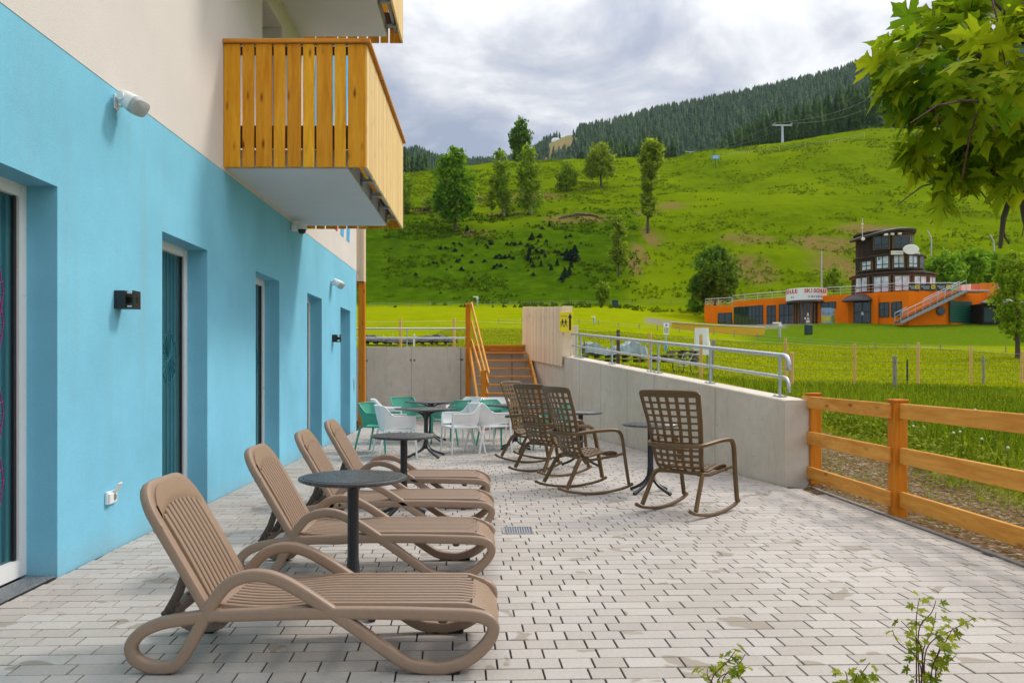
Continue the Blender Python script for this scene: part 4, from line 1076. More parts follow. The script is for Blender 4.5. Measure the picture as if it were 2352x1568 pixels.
def make_rocker():
    e = empty('rocking_chair')
    for sx in (-1, 1):
        x = sx * .30
        m = MB(); pts = [(x, y, .016 + .30 * y * y + .14 * max(0, abs(y) - .4)) for y in np.linspace(-.47, .47, 17)]
        m.sweep(pts, .038, .030, 10, False, (1, 0, 0), pw=4); m.ball((x, -.475, pts[0][2] + .004), .021); m.ball((x, .475, pts[-1][2] + .004), .021)
        m.build('rocker', M['brown'], e, True)
        m = MB(); m.sweep(catmull([(x, -.375, .085), (x * .95, -.30, .22), (x * .90, -.215, .375), (x * .8, -.17, .415), (x * .5, -.165, .42)], 4), .036, .044, 10, False, (1, 0, 0), pw=4)
        m.build('rear_leg', M['brown'], e, True)
        m = MB(); m.sweep(catmull([(x * 1.02, .43, .10), (x * 1.04, .375, .40), (x * 1.07, .335, .62), (x * 1.08, .30, .70), (x * 1.08, .23, .735), (x * 1.08, .05, .735), (x * 1.06, -.12, .72), (x * .96, -.26, .70), (x * .75, -.335, .695), (x * .4, -.365, .692), (0, -.372, .691)], 5), .04, .044, 10, False, (.3 * sx, .3, 1), pw=4)
        m.build('armrest', M['brown'], e, True)
        m = MB(); m.sweep([(x * 1.04, .36, .46), (x * .85, .25, .425), (x * .78, -.02, .39), (x * .74, -.19, .41)], .03, .036, 8, False, (0, 0, 1)); m.build('seat_rail', M['brown'], e, True)
    m = MB(); m.sweep([(-.22, -.165, .42), (.22, -.165, .42)], .05, .04, 8, False, (0, 1, 0)); m.sweep([(-.28, .27, .43), (.28, .27, .43)], .04, .036, 8, False, (0, 1, 0)); m.build('cross_bar', M['brown'], e, True)
    # lattice shell: profile from seat front to top of the back, swept across a shallow curve
    prof = catmull([(.315, .425), (.28, .462), (.18, .470), (.02, .445), (-.10, .425), (-.185, .445), (-.235, .52), (-.262, .64), (-.29, .78), (-.335, .95), (-.385, 1.10), (-.425, 1.225)] and [(p[0], p[1], 0) for p in [(.315, .425), (.28, .462), (.18, .470), (.02, .445), (-.10, .425), (-.185, .445), (-.235, .52), (-.262, .64), (-.29, .78), (-.335, .95), (-.385, 1.10), (-.425, 1.225)]], 8)
    ln = [0.]
    for i in range(1, len(prof)): ln.append(ln[-1] + (prof[i] - prof[i - 1]).length)
    T = ln[-1]
    def sp(q):                       # point of the profile at length q
        q = max(0, min(T, q)); i = max(1, min(len(ln) - 1, int(np.searchsorted(ln, q)))); f = (q - ln[i - 1]) / (ln[i] - ln[i - 1])
        return prof[i - 1].lerp(prof[i], f)
    sb = ln[40]                      # where the back begins
    def half(q): return .245 + .02 * (q < 0) + (.0 if q < sb else .085 * min(1, (q - sb) / (T - sb)) ** .9)
    def P(q, a, off=0):              # a in -1..1 across
        p = sp(q); cv = .055 if q > sb else .055 * max(0, min(1, (q - sb + .25) / .25)); t0 = (sp(q + .01) - sp(q - .01)).normalized(); nrm = Vector((-t0.y, t0.x))
        w = half(q); y = p.x + cv * (a * a); z = p.y + (.014 * a * a if q < sb else 0)
        return Vector((a * w, y + nrm.x * off, z + nrm.y * off))
    # cell grid: list of length stations; solid bands between the holes
    bands = []; q = .035
    while q < sb - .02: bands.append((q, q + .028)); q += .062
    bands_seat = bands[:]; q = sb + .0
    low = []
    while q < sb + .22: low.append((q, q + .030)); q += .060
    hi = []
    q0 = sb + .235; nb = 8; step = (T - .038 - q0) / nb
    for k in range(nb): hi.append((q0 + k * step, q0 + k * step + step * .675))
    def shell(holes, qa, qb, ncol, frac, name):
        qs = [qa]
        for a, b in holes: qs += [a, b]
        qs += [qb]; aset = [-1.0]
        w = 2 / ncol; ins = .045
        for c in range(ncol):
            l = -1 + ins + (2 - 2 * ins) * c / ncol; r_ = -1 + ins + (2 - 2 * ins) * (c + 1) / ncol; g = (r_ - l) * (1 - frac) / 2
            aset += [l + g, r_ - g]
        aset.append(1.0); m = MB(); nq = len(qs); na = len(aset); th = .011
        for off in (0, th):
            for qq in qs:
                for a in aset: m.v.append(tuple(P(qq, a, off)))
        solid = [[not (i % 2 == 1 and j % 2 == 1) for j in range(na - 1)] for i in range(nq - 1)]
        I = lambda l, i, j: l * nq * na + i * na + j
        for i in range(nq - 1):
            for j in range(na - 1):
                if not solid[i][j]: continue
                m.f += [(I(0, i, j), I(0, i, j + 1), I(0, i + 1, j + 1), I(0, i + 1, j)), (I(1, i + 1, j), I(1, i + 1, j + 1), I(1, i, j + 1), I(1, i, j))]
                if i == 0 or not solid[i - 1][j]: m.f.append((I(0, i, j + 1), I(0, i, j), I(1, i, j), I(1, i, j + 1)))
                if i == nq - 2 or not solid[i + 1][j]: m.f.append((I(0, i + 1, j), I(0, i + 1, j + 1), I(1, i + 1, j + 1), I(1, i + 1, j)))
                if j == 0 or not solid[i][j - 1]: m.f.append((I(0, i, j), I(0, i + 1, j), I(1, i + 1, j), I(1, i, j)))
                if j == na - 2 or not solid[i][j + 1]: m.f.append((I(0, i + 1, j + 1), I(0, i, j + 1), I(1, i, j + 1), I(1, i + 1, j + 1)))
        m.m = [0] * len(m.f)
        # rolled edge
        for a in (-1, 1): m.sweep([P(qq, a, th / 2) for qq in np.linspace(qa, qb - (.03 if qb == T else 0), 16)], .030, .024, 8, False, (1, 0, 0))
        if qb == T: m.sweep([P(T - .03, -1, th / 2)] + [P(T - .008 * abs(a) ** 3, a, th / 2) for a in np.linspace(-.93, .93, 13)] + [P(T - .03, 1, th / 2)], .026, .034, 8, False, (0, 1, .3))
        if qa == 0: m.sweep([P(0.008, a, th / 2) for a in np.linspace(-1, 1, 9)], .026, .02, 8, False, (0, 1, 0))
        return m.build(name, M['brown'], e, True)
    shell(bands_seat, 0, sb, 6, .66, 'seat'); shell(low + hi, sb, T, 6, .645, 'backrest')
    return e
RK = make_rocker()
for i, (x, y, d, lab) in enumerate([(2.06, 8.14, (.70, .71), 'bronze lattice rocking chair standing alone at the right, beside a round table'), (1.17, 9.52, (.93, .37), 'front bronze rocking chair of the group of three'),
                                  (.90, 11.05, (.80, .60), 'middle bronze rocking chair of the group of three'), (.74, 12.6, (.86, -.50), 'rearmost bronze rocking chair of the three, half hidden by the others')]):
    o = RK if i == 0 else copy_tree(RK); o.location = (x, y, 0); o.rotation_euler.z = math.atan2(-d[0], d[1]); tag(o, lab, 'rocking chair', 'bronze lattice rocking chairs')
# terrace drains
def drain(c, sx, sy, lab):
    e = empty('floor_drain', c, 0, lab, 'drain', 'steel drains in the paving'); m = MB(); m.bx(-sx / 2, sx / 2, -sy / 2, sy / 2, -.012, .001, 1)
    for k in range(int(sx / .022)): m.bx(-sx / 2 + .004 + k * .022, -sx / 2 + .012 + k * .022, -sy / 2, sy / 2, .001, .006)
    for k in range(int(sy / .03)): m.bx(-sx / 2, sx / 2, -sy / 2 + k * .03, -sy / 2 + .006 + k * .03, .0012, .0055)
    m.build('grating', [M['galv'], M['black']], e)
    m = MB(); [m.bx(*a, -.01, .008) for a in ((-sx / 2 - .012, sx / 2 + .012, -sy / 2 - .012, -sy / 2), (-sx / 2 - .012, sx / 2 + .012, sy / 2, sy / 2 + .012), (-sx / 2 - .012, -sx / 2, -sy / 2, sy / 2), (sx / 2, sx / 2 + .012, -sy / 2, sy / 2))]
    m.build('rim', M['galv'], e)
drain((.296, 7.19, .002), .25, .26, 'small square steel drain in the paving right of the loungers')
drain((0.05, 14.35, .002), .25, .26, 'small drain under the dining chairs at the back')
# ================================================================== FORESTS AND TREES
M['conifer'] = leafmat('spruce_needles', (.018, .048, .012, 1), (.060, .115, .020, 1), .15, .7, var=.3)
M['larchtree'] = leafmat('far_wood_needles', (.020, .052, .024, 1), (.070, .125, .036, 1), .15, .7, var=.25)
M['leaf_ash'] = leafmat('ash_leaves', (.10, .23, .008, 1), (.22, .38, .015, 1), .45)
M['leaf_birch'] = leafmat('birch_leaves', (.13, .23, .010, 1), (.29, .40, .02, 1), .45)
M['leaf_olive'] = leafmat('willow_leaves', (.17, .25, .012, 1), (.33, .41, .03, 1), .45)
M['leaf_dark'] = leafmat('dark_leaves', (.055, .13, .008, 1), (.14, .26, .016, 1), .4)
def ring_tree(n, layers, r_, h_, rnd, droop=.35):
    """conifer of jagged star layers, unit height; returns verts, tris, tint"""
    V = [(0, 0, 0), (.012, 0, 0), (0, .012, 0)]; F_ = []; T = []
    for k in range(layers):
        f = k / layers; z0 = .06 + .94 * f ** 1.05; top = min(1.0, z0 + 1.7 / layers); rad = r_ * (1 - f) ** .85 + .01
        c = len(V); V.append((rnd.uniform(-.01, .01), rnd.uniform(-.01, .01), top)); a0 = rnd.random() * 6
        for i in range(n * 2):
            a = a0 + math.pi * i / n; rr = rad * ((.75 + rnd.random() * .5) if i % 2 == 0 else .45)
            V.append((math.cos(a) * rr, math.sin(a) * rr, z0 - (rad * droop if i % 2 == 0 else 0)))
        for i in range(n * 2): F_.append((c, c + 1 + i, c + 1 + (i + 1) % (n * 2))); T.append(rnd.random())
    return np.array(V), np.array(F_), np.array(T)
def scatter(name, P, Hs, protos, mat, seed=3, wide=1.0):
    rs = np.random.default_rng(seed); Vs = []; Fs = []; Ts = []; b = 0
    for p, h in zip(P, Hs):
        v, f, t = protos[int(rs.integers(len(protos)))]; a = rs.random() * 6.28; c, s_ = math.cos(a), math.sin(a); w = h * wide * (.8 + rs.random() * .45)
        q = np.stack([(v[:, 0] * c - v[:, 1] * s_) * w + p[0], (v[:, 0] * s_ + v[:, 1] * c) * w + p[1], v[:, 2] * h + p[2]], 1)
        Vs.append(q); Fs.append(f + b); Ts.append(np.clip(t * .35 + rs.random() * .75, 0, 1)); b += len(v)
    return np_mesh(name, np.concatenate(Vs), np.concatenate(Fs), mat, attr=np.concatenate(Ts), smooth=True)
prA = [ring_tree(4, 4, .19, 1, random.Random(k)) for k in range(6)]
# the wood covering the far mountainside
n = 26000; Yr = 540 + (1460 - 540) * nr.random(n) ** .75; ur = -.16 + .76 * nr.random(n)
far_y = np.interp(ur, FU, FY)
wob = .010 * np.sin(Yr * .021) + .006 * np.sin(Yr * .06) + .012 * (nr.random(n) - .5); ok = ~((ur > .076 + wob) & (ur < .108 + wob + .02 * (1400 - Yr) / 400) & (Yr > 1000)) & (nr.random(n) < Yr / 1460) & ((ur > .05) | (Yr > 950))
X_, Y_ = (ur * Yr)[ok], Yr[ok]
Pf = np.stack([X_, Y_, ground(X_, Y_) - .5], 1)
keep = np.argsort(nr.random(len(Pf)))[:9500]
o = scatter('forest', Pf[keep], (9 + 10 * nr.random(len(keep))) * np.where(Pf[keep][:, 0] / Pf[keep][:, 1] < .06, .62, 1), prA, M['larchtree'], 5, 1.15)
tag(o, 'dense conifer wood covering the far mountainside', 'forest', kind='stuff')
# the nearer, darker wood behind the meadow's crest
n = 1500; Yr = 345 + 170 * nr.random(n); ur = np.where(nr.random(n) < .16, -.12 + .065 * nr.random(n), .113 + .6 * nr.random(n))
my = np.interp(ur, MU, MY); ok = my < 455
X_, Y_ = (ur * Yr)[ok], Yr[ok]; Pm = np.stack([X_, Y_, ground(X_, Y_) - .5], 1)
prB = [ring_tree(6, 8, .17, 1, random.Random(20 + k)) for k in range(6)]
o = scatter('forest', Pm, (14 + 9 * nr.random(len(Pm))), prB, M['conifer'], 6)
tag(o, 'dark spruce wood behind the crest of the meadow', 'forest', kind='stuff')
# the front row of that wood: trees one can tell apart
rows = []
for px in list(range(1342, 1570, 13)) + list(range(1596, 2010, 11)):
    pxx = px + rng.uniform(-5, 5); u = (pxx - CX) / F; Y = rng.uniform(275, 330)
    zb = g1(u * Y, Y) - .6; ty = np.interp(u, MU, MY) + rng.uniform(12, 42) * (1 if px > 1590 else .6)
    hgt = zz(ty, Y) - zb
    if px > 1590: hgt = min(hgt, rng.uniform(10, 19))
    if hgt > 3: rows.append((u * Y, Y, zb, min(hgt, 22)))
protoC = []
for k in range(5):
    v, f, t = ring_tree(7, 10, .17, 1, random.Random(60 + k)); protoC.append((v, f, t))
con = []
for i, (x, y, z, hh) in enumerate(rows):
    if i < 5:
        e = empty('conifer'); v, f, t = protoC[i]; np_mesh('crown', v, f, M['conifer'], e, attr=np.clip(t * .5 + .25, 0, 1))
        m = MB(); m.cyl((0, 0, -.02), (0, 0, .5), .014, .006, 8); m.build('trunk', M['trunk'], e); con.append(e); o = e
    else: o = copy_tree(con[rng.randrange(5)])
    o.location = (x, y, z); o.scale = (hh * 1.15, hh * 1.15, hh); o.rotation_euler.z = rng.uniform(0, 6)
    tag(o, 'conifer in the front row of the wood along the crest of the meadow', 'conifer', 'conifers along the crest of the meadow')

def quads_cloud(C, size, rs, flat=0.0, tint=None, name='crown', mat=None, parent=None, droop=0.0):
    n = len(C); a = rs.normal(size=(n, 3)); a[:, 2] *= (1 - flat); a /= np.linalg.norm(a, axis=1)[:, None]
    b = rs.normal(size=(n, 3)); b[:, 2] -= droop; b -= a * (a * b).sum(1)[:, None]; b /= np.linalg.norm(b, axis=1)[:, None]; c = np.cross(a, b)
    s_ = (size * (.6 + .8 * rs.random(n)))[:, None]
    V = np.stack([C - b * s_, C + c * s_ * .55 - b * s_ * .1, C + b * s_, C - c * s_ * .55 - b * s_ * .1], 1).reshape(-1, 3)
    return np_mesh(name, V, np.arange(4 * n).reshape(n, 4), mat, parent, attr=tint)
def tree(name, px, py, blobs, lab, cat, mat, nleaf, leaf, trunk=(.25, .08), bark='trunk', group=None, Y=None, seed=1, hollow=.55, droop=0., branches=14, ytop=None):
    """blobs: (px, py, rx_px, ry_px) of crown masses as seen; rebuilt as volumes round the trunk at its own distance"""
    B = hit(px, py) if Y is None else Vector(((px - CX) * Y / F, Y, g1((px - CX) * Y / F, Y)))
    k = B.y / F; rs = np.random.default_rng(seed); e = empty(name, B, 0, lab, cat, group)
    base_py = CY - (B.z - H) / k
    bl = [((bx - px) * k, (base_py - by) * k, rx * k, ry * k) for bx, by, rx, ry in blobs]
    ztop = max(z + rz * .6 for x, z, rx, rz in bl)
    m = MB(); pts = []; q = 8
    wx = [0] + [sum(x * rz / (.3 + abs(z - ztop * t)) for x, z, rx, rz in bl) / sum(rz / (.3 + abs(z - ztop * t)) for x, z, rx, rz in bl) * t for t in np.linspace(.15, 1, q)]
    ts = [0] + list(np.linspace(.15, 1, q))
    pts = [Vector((wx[i] * .8 + rs.normal() * .012 * ztop * ts[i], rs.normal() * .012 * ztop * ts[i], ztop * ts[i] - (.3 if i == 0 else 0))) for i in range(q + 1)]
    m.tube(pts, trunk[0], 8, False, 0, [1.25] + [max(trunk[1] / trunk[0], 1 - .9 * t) for t in ts[1:]], (0, 1, 0))
    Cs = []; Ts = []
    vol = np.array([rx * rx * rz for x, z, rx, rz in bl]) ** .75; vol = vol / vol.sum()
    for (x, z, rx, rz), w in zip(bl, vol):
        yj = rs.normal() * rx * .25; ns = max(8, int(34 * (w * len(bl)) ** .5))
        for j in range(ns):           # twigs: small sprays of leaves around twig ends inside the mass
            d = rs.normal(size=3); d /= np.linalg.norm(d); r_ = hollow + (1 - hollow) * rs.random() ** .6
            cc = np.array([x + d[0] * rx * r_, yj + d[1] * rx * r_, z + d[2] * rz * r_]); nl = max(6, int(nleaf * .62 * w / ns)); sp_ = (rx * rx * rz) ** (1 / 3) * .17
            sp3 = rs.normal(size=(nl, 3)) * sp_ * np.array([1, 1, 1 + droop]); sp3[:, 2] -= np.abs(sp3[:, 2]) * droop * .6
            Cs.append(cc + sp3); Ts.append(np.clip(rs.random() * .85 + rs.normal(size=nl) * .12, 0, 1))
            if j < branches * max(.4, w * len(bl)) / max(1, len(bl)) ** .5:
                t0 = min(.92, max(.12, (cc[2] - .35 * rx) / ztop)); i0 = t0 * 0; s0 = pts[min(q, max(0, int(np.searchsorted(ts, t0))))]
                s0 = Vector((s0.x, s0.y, min(s0.z, cc[2] - .05)))
                e1 = Vector(cc); mid = s0.lerp(e1, .55) + Vector((0, 0, rx * .12)); m.tube([s0, mid, e1], max(trunk[1] * .8, trunk[0] * .28), 5, False, 0, [1, .6, .25])
    m.build('trunk', M[bark], e, True)
    quads_cloud(np.concatenate(Cs), leaf, rs, .2, np.concatenate(Ts), 'crown', M[mat], e, droop)
    return e
HG = 'broadleaf trees scattered on the hillside'
tree('ash_tree', 1046, 531, [(1043, 385, 30, 42), (1030, 420, 32, 40), (1060, 425, 30, 40), (1043, 460, 38, 38), (1020, 470, 24, 28), (1066, 465, 24, 34), (1040, 360, 18, 20), (1043, 495, 22, 18), (1010, 455, 16, 22)], 'tall dense green tree on the hillside, nearest to the balcony', 'tree', 'leaf_ash', 9000, .42, (.34, .08), group=HG, seed=2)
tree('birch_tree', 1158, 497, [(1148, 372, 16, 26), (1150, 405, 22, 28), (1156, 440, 20, 28), (1162, 472, 20, 20), (1140, 420, 16, 16), (1146, 355, 10, 12)], 'slim birch leaning between the dense tree and the tallest tree', 'tree', 'leaf_birch', 3600, .34, (.2, .06), 'birchbark', HG, seed=3, hollow=.3)
tree('tall_birch', 1197, 455, [(1195, 290, 16, 17), (1184, 308, 15, 14), (1208, 312, 15, 18), (1194, 335, 24, 18), (1197, 362, 20, 20), (1178, 325, 10, 10)], 'tallest tree, its dark top standing against the sky', 'tree', 'leaf_dark', 3200, .40, (.3, .08), 'trunk', HG, seed=4, hollow=.35, droop=.5)
tree('birch_tree', 1219, 493, [(1215, 350, 16, 24), (1208, 385, 22, 30), (1226, 390, 15, 30), (1200, 415, 14, 24), (1232, 425, 14, 22), (1216, 430, 20, 22), (1196, 462, 18, 14), (1218, 464, 20, 16), (1238, 462, 14, 14)], 'drooping pale birch with white trunk, in front of the tallest tree', 'tree', 'leaf_birch', 5200, .32, (.26, .07), 'birchbark', HG, seed=5, hollow=.3, droop=1.0)
tree('small_tree', 1302, 441, [(1301, 385, 15, 18), (1290, 405, 14, 14), (1312, 402, 14, 16), (1300, 420, 17, 12), (1285, 425, 10, 10), (1318, 420, 10, 10)], 'small open tree on the hillside right of the tall birches', 'tree', 'leaf_birch', 2600, .34, (.2, .06), group=HG, seed=6, hollow=.4)
tree('round_tree', 1381, 431, [(1374, 352, 24, 18), (1362, 372, 20, 20), (1390, 372, 22, 20), (1372, 392, 26, 16), (1352, 395, 12, 14), (1402, 395, 12, 14), (1385, 340, 14, 10)], 'round willow-like tree with a broad crown on the crest', 'tree', 'leaf_olive', 5200, .36, (.3, .08), group=HG, seed=7, hollow=.4)
tree('tall_tree', 1488, 536, [(1496, 342, 24, 18), (1484, 362, 19, 17), (1508, 362, 19, 17), (1496, 382, 24, 16), (1494, 404, 19, 16), (1488, 424, 17, 16), (1484, 444, 15, 18), (1494, 464, 16, 17), (1488, 486, 14, 15), (1500, 490, 9, 12), (1478, 470, 9, 13)], 'tall slender tree with a broad top and bare lower trunk on the hillside', 'tree', 'leaf_olive', 8000, .33, (.26, .08), group=HG, seed=9, hollow=.3)
tree('sparse_tree', 1421, 634, [(1418, 510, 12, 18), (1428, 530, 12, 20), (1412, 545, 12, 20), (1424, 565, 16, 18), (1410, 580, 14, 14), (1432, 590, 14, 14), (1420, 600, 12, 10)], 'thin half bare tree low on the hillside', 'tree', 'leaf_olive', 1100, .26, (.16, .05), group=HG, seed=10, hollow=.2, branches=40)
tree('sapling', 1128, 498, [(1128, 450, 8, 10), (1124, 466, 8, 8), (1132, 474, 7, 7)], 'thin sapling beside the slim birch', 'tree', 'leaf_olive', 420, .26, (.08, .03), group=HG, seed=11, branches=30)
tree('small_tree', 932, 492, [(932, 420, 16, 20), (926, 450, 18, 20), (938, 470, 14, 14)], 'half hidden tree at the edge of the balcony boards', 'tree', 'leaf_birch', 1800, .36, (.2, .06), group=HG, seed=12)
tree('shrub', 985, 488, [(985, 462, 16, 14), (996, 474, 12, 10)], 'bush left of the dense tree', 'shrub', 'leaf_birch', 900, .34, (.08, .03), group='shrubs on the hillside', seed=13)
tree('small_tree', 1385, 700, [(1385, 660, 13, 12), (1380, 676, 13, 12), (1392, 674, 12, 12), (1384, 688, 11, 8)], 'little round tree with a stake at the foot of the hill', 'tree', 'leaf_birch', 1500, .20, (.07, .03), group='shrubs at the foot of the hill', seed=14)
tree('shrub', 1642, 708, [(1640, 590, 28, 26), (1620, 620, 34, 34), (1662, 620, 32, 34), (1640, 655, 46, 34), (1610, 665, 26, 26), (1672, 665, 26, 26), (1650, 575, 16, 14)], 'big dark bushy tree left of the orange building', 'tree', 'leaf_dark', 9000, .26, (.2, .06), seed=15, hollow=.6, Y=108)
tree('shrub', 1590, 715, [(1592, 700, 18, 12), (1612, 706, 16, 10)], 'low bush beside the orange building corner', 'shrub', 'leaf_ash', 1000, .24, (.05, .03), group='shrubs at the foot of the hill', seed=16)
for i, (x, b, rx, ry, lab) in enumerate([(2165, 645, 40, 42, 'dense bush right behind the dark tower'), (2215, 640, 44, 46, 'dense bush right of the tower, centre of the hedge'), (2268, 640, 44, 38, 'dense bush at the right end behind the building'), (2140, 655, 26, 30, 'small bush against the tower wall')]):
    tree('shrub', x, b + 10, [(x, b - ry * .9, rx * .7, ry * .6), (x - rx * .5, b - ry * .6, rx * .6, ry * .55), (x + rx * .5, b - ry * .6, rx * .6, ry * .55), (x, b - ry * .3, rx, ry * .5)], lab, 'shrub', 'leaf_ash', 3600, .30, (.12, .04), group='bushes behind the orange building', seed=30 + i, Y=108 + 3 * i, hollow=.6)
tree('shrub', 1915, 700, [(1915, 630, 18, 18), (1905, 650, 16, 18), (1925, 655, 16, 16)], 'loose bush behind the round entrance sign', 'shrub', 'leaf_birch', 900, .26, (.06, .03), seed=40, Y=108)
tree('leafy_tree', 2338, 812, [(2330, 600, 26, 24), (2312, 640, 26, 28), (2348, 640, 30, 34), (2322, 690, 32, 30), (2300, 720, 22, 20), (2346, 720, 30, 30), (2320, 750, 26, 22), (2352, 770, 24, 20), (2310, 610, 14, 14)], 'leafy green tree at the right edge in front of the orange building', 'tree', 'leaf_birch', 7000, .09, (.12, .03), seed=41, Y=42, hollow=.5)
# little dark spruces on the slope
SP = []; M['dkspruce'] = leafmat('dark_young_spruce', (.006, .016, .006, 1), (.018, .040, .010, 1), .05, .8, var=.2)
for k in range(4):
    v, f, t = ring_tree(6, 6, .34, 1, random.Random(90 + k), .25); e = empty('small_spruce'); np_mesh('crown', v, f, M['dkspruce'], e, attr=t * .5)
    m = MB(); m.cyl((0, 0, -.1), (0, 0, .4), .03, .015, 6); m.build('trunk', M['trunk'], e); SP.append(e)
spots = [(1090, 1020, 14), (1252, 582, 0)]
sl = [(1073, 531, 12), (1222, 551, 14), (1195, 562, 9), (1175, 564, 9), (1165, 563, 8), (1183, 564, 8), (1222, 571, 10), (1212, 566, 8), (1240, 546, 9), (1218, 552, 8), (1262, 521, 12), (1246, 527, 7), (1236, 556, 7), (1255, 556, 7), (1300, 548, 7), (1310, 546, 7), (1216, 587, 16), (1213, 600, 15), (1220, 607, 12), (1232, 583, 11), (1245, 583, 11), (1252, 590, 8), (1238, 594, 7), (1262, 610, 6), (1275, 580, 7), (1283, 583, 7), (1302, 600, 22), (1310, 598, 20), (1320, 600, 30), (1298, 586, 9), (1290, 588, 7), (1312, 616, 14), (1280, 611, 14), (1266, 622, 12), (1297, 637, 19), (1308, 632, 15), (1290, 642, 10), (1243, 613, 12), (1225, 612, 8), (1170, 593, 9), (1160, 594, 9), (1152, 594, 8), (1178, 595, 7), (1140, 594, 9), (1147, 588, 6), (1120, 572, 7), (1128, 562, 7), (1116, 565, 6), (1125, 555, 6), (1045, 577, 8), (1060, 566, 6), (1055, 563, 6), (1062, 590, 6), (1012, 574, 7), (1024, 573, 6), (1042, 560, 6), (1050, 603, 8), (1056, 598, 6), (1083, 604, 7), (1094, 587, 5), (1036, 614, 5), (1060, 623, 10), (1084, 645, 10), (1150, 612, 8), (1135, 618, 8), (1141, 611, 6), (1163, 619, 6), (955, 633, 7), (995, 606, 6), (1003, 605, 6), (1015, 605, 5), (985, 610, 5), (1225, 634, 8), (1213, 624, 5), (1293, 648, 6), (1350, 635, 5), (1335, 560, 5), (1100, 642, 5), (1113, 600, 6), (1026, 621, 5), (1212, 515, 5), (1095, 562, 5)]
for i, (px, py, hp) in enumerate(sl):
    p = hit(px, py); o = SP[i] if i < 4 else copy_tree(SP[rng.randrange(4)])
    hh = hp * p.y / F * 1.35; w = hh * rng.uniform(1.2, 1.9) * (1.5 if hp < 12 else .85); hh *= .82 if hp < 12 else 1; o.location = p - Vector((0, 0, .1)); o.scale = (w, w, hh); o.rotation_euler.z = rng.uniform(0, 6)
    tag(o, 'small dark spruce among many dotted over the grassy slope', 'small spruce', 'small dark spruces dotted over the slope')
# torn turf edges (little scarps of bare earth)
M['earth'] = plain('bare_earth', (.10, .055, .03), .95, nscale=1.5, namt=.45, bump=.8, bscale=6)
for px0, py0, px1, py1, hp, lab in ((1283, 503, 1372, 498, 7, 'torn brown turf edge above the bare patch on the hillside'), (1066, 545, 1092, 536, 6, 'bare earth hollow below the dense tree'), (1145, 499, 1172, 488, 6, 'bare earth hollow under the slim birch'), (972, 484, 996, 482, 6, 'dark earth hollow left of the dense tree')):
    m = MB(); vs = []; fs = []; k = 14
    for i in range(k + 1):
        t = i / k; p = hit(px0 + (px1 - px0) * t, py0 + (py1 - py0) * t - 5 * math.sin(math.pi * t)); hh = hp * p.y / F * (.3 + math.sin(math.pi * t) * .8) * rng.uniform(.6, 1.2)
        vs += [p + Vector((0, -.5, -.4)), p + Vector((0, -.55, hh * .5)), p + Vector((0, .1, hh)), p + Vector((0, 1.4, hh * .8)), p + Vector((0, 1.6, -.4))]
    for i in range(k):
        for j in range(4): fs.append((i * 5 + j, i * 5 + j + 1, i * 5 + 6 + j, i * 5 + 5 + j))
    m.add(vs, fs); tag(m.build('turf_scarp', M['earth']), lab, 'earth bank', 'bare earth scarps on the slope')
# grass tufts that roughen the hillside and the bank
M['tuft'] = leafmat('hill_grass', (.040, .085, .001, 1), (.150, .215, .002, 1), .35, .9, var=.2)
def tufts(name, X_, Y_, hgt, wid, mat, lab, seed=4, k=3, zone=None):
    rs = np.random.default_rng(seed); n = len(X_); Z_ = ground(X_, Y_); Vs = []; Ts = []; t0 = rs.random(n)
    for j in range(k):
        a = rs.random(n) * 6.283; w = wid * (.5 + rs.random(n)); hh = hgt * (.5 + rs.random(n)); lx, ly = rs.normal(size=n) * hgt * .35, rs.normal(size=n) * hgt * .35
        ox, oy = rs.normal(size=n) * wid * .5, rs.normal(size=n) * wid * .5; dx, dy = np.cos(a) * w / 2, np.sin(a) * w / 2
        b0 = np.stack([X_ + ox - dx, Y_ + oy - dy, Z_ - .05 * hgt], 1); b1 = np.stack([X_ + ox + dx, Y_ + oy + dy, Z_ - .05 * hgt], 1)
        tp = np.stack([X_ + ox + lx, Y_ + oy + ly, Z_ + hh], 1)
        Vs.append(np.stack([b0, b1, tp], 1)); Ts.append(np.clip((.45 + t0 * .45 + rs.random(n) * .1) * (1 if zone is None else zone), 0, 1))
    V = np.concatenate(Vs).reshape(-1, 3)
    o = np_mesh(name, V, np.arange(len(V)).reshape(-1, 3), mat, attr=np.concatenate(Ts)); return tag(o, lab, 'grass', kind='stuff')
n = 42000; Yr = 108 + 145 * nr.random(n) ** .8; ur = -.125 + .79 * nr.random(n)
den = _vn(ur * Yr, Yr * 1.7, 9) + _vn(ur * Yr, Yr * 1.7, 3) * .6 + .35 + .5 * nr.random(n); ok = (den > .70) & ((ur < .19) | (nr.random(n) < .55))
tufts('hill_grass', (ur * Yr)[ok], Yr[ok], .34, .5, M['tuft'], 'rough grass growing in tufts over the hillside', zone=np.where((ur[ok] < .19) & (Yr[ok] < 178), .25, 1.0))
# ================================================================== SKI SCHOOL BUILDING
M['orange'] = stucco('orange_render', (.90, .20, .008, 1), .05)
M['dkframe'] = plain('dark_green_frames', (.012, .045, .045), .45)
M['dkglass'] = glass_pane('dark_glass', (.016, .028, .03), .02, .9)
M['skyglass'] = glass_pane('sky_tone_glass', (.58, .65, .74), .12, .5)  # reflected sky painted into the pane colour as a pale tone
M['slate'] = plain('dark_roof_metal', (.075, .06, .058), .5, .2, nscale=4, namt=.2)
M['shingle'] = wood('weathered_shingle', (.020, .014, .011, 1), (.055, .036, .025, 1), (.01, .007, .005, 1), (3, 3, 9), var=.3, knots=False)
M['brownwood'] = wood('weathered_frame_wood', (.22, .10, .04, 1), (.34, .18, .08, 1), (.05, .02, .01, 1), (4, 4, 4), var=.15, knots=False)
M['gdoor'] = plain('green_garage_door', (.006, .115, .075), .5, nscale=2, namt=.06)
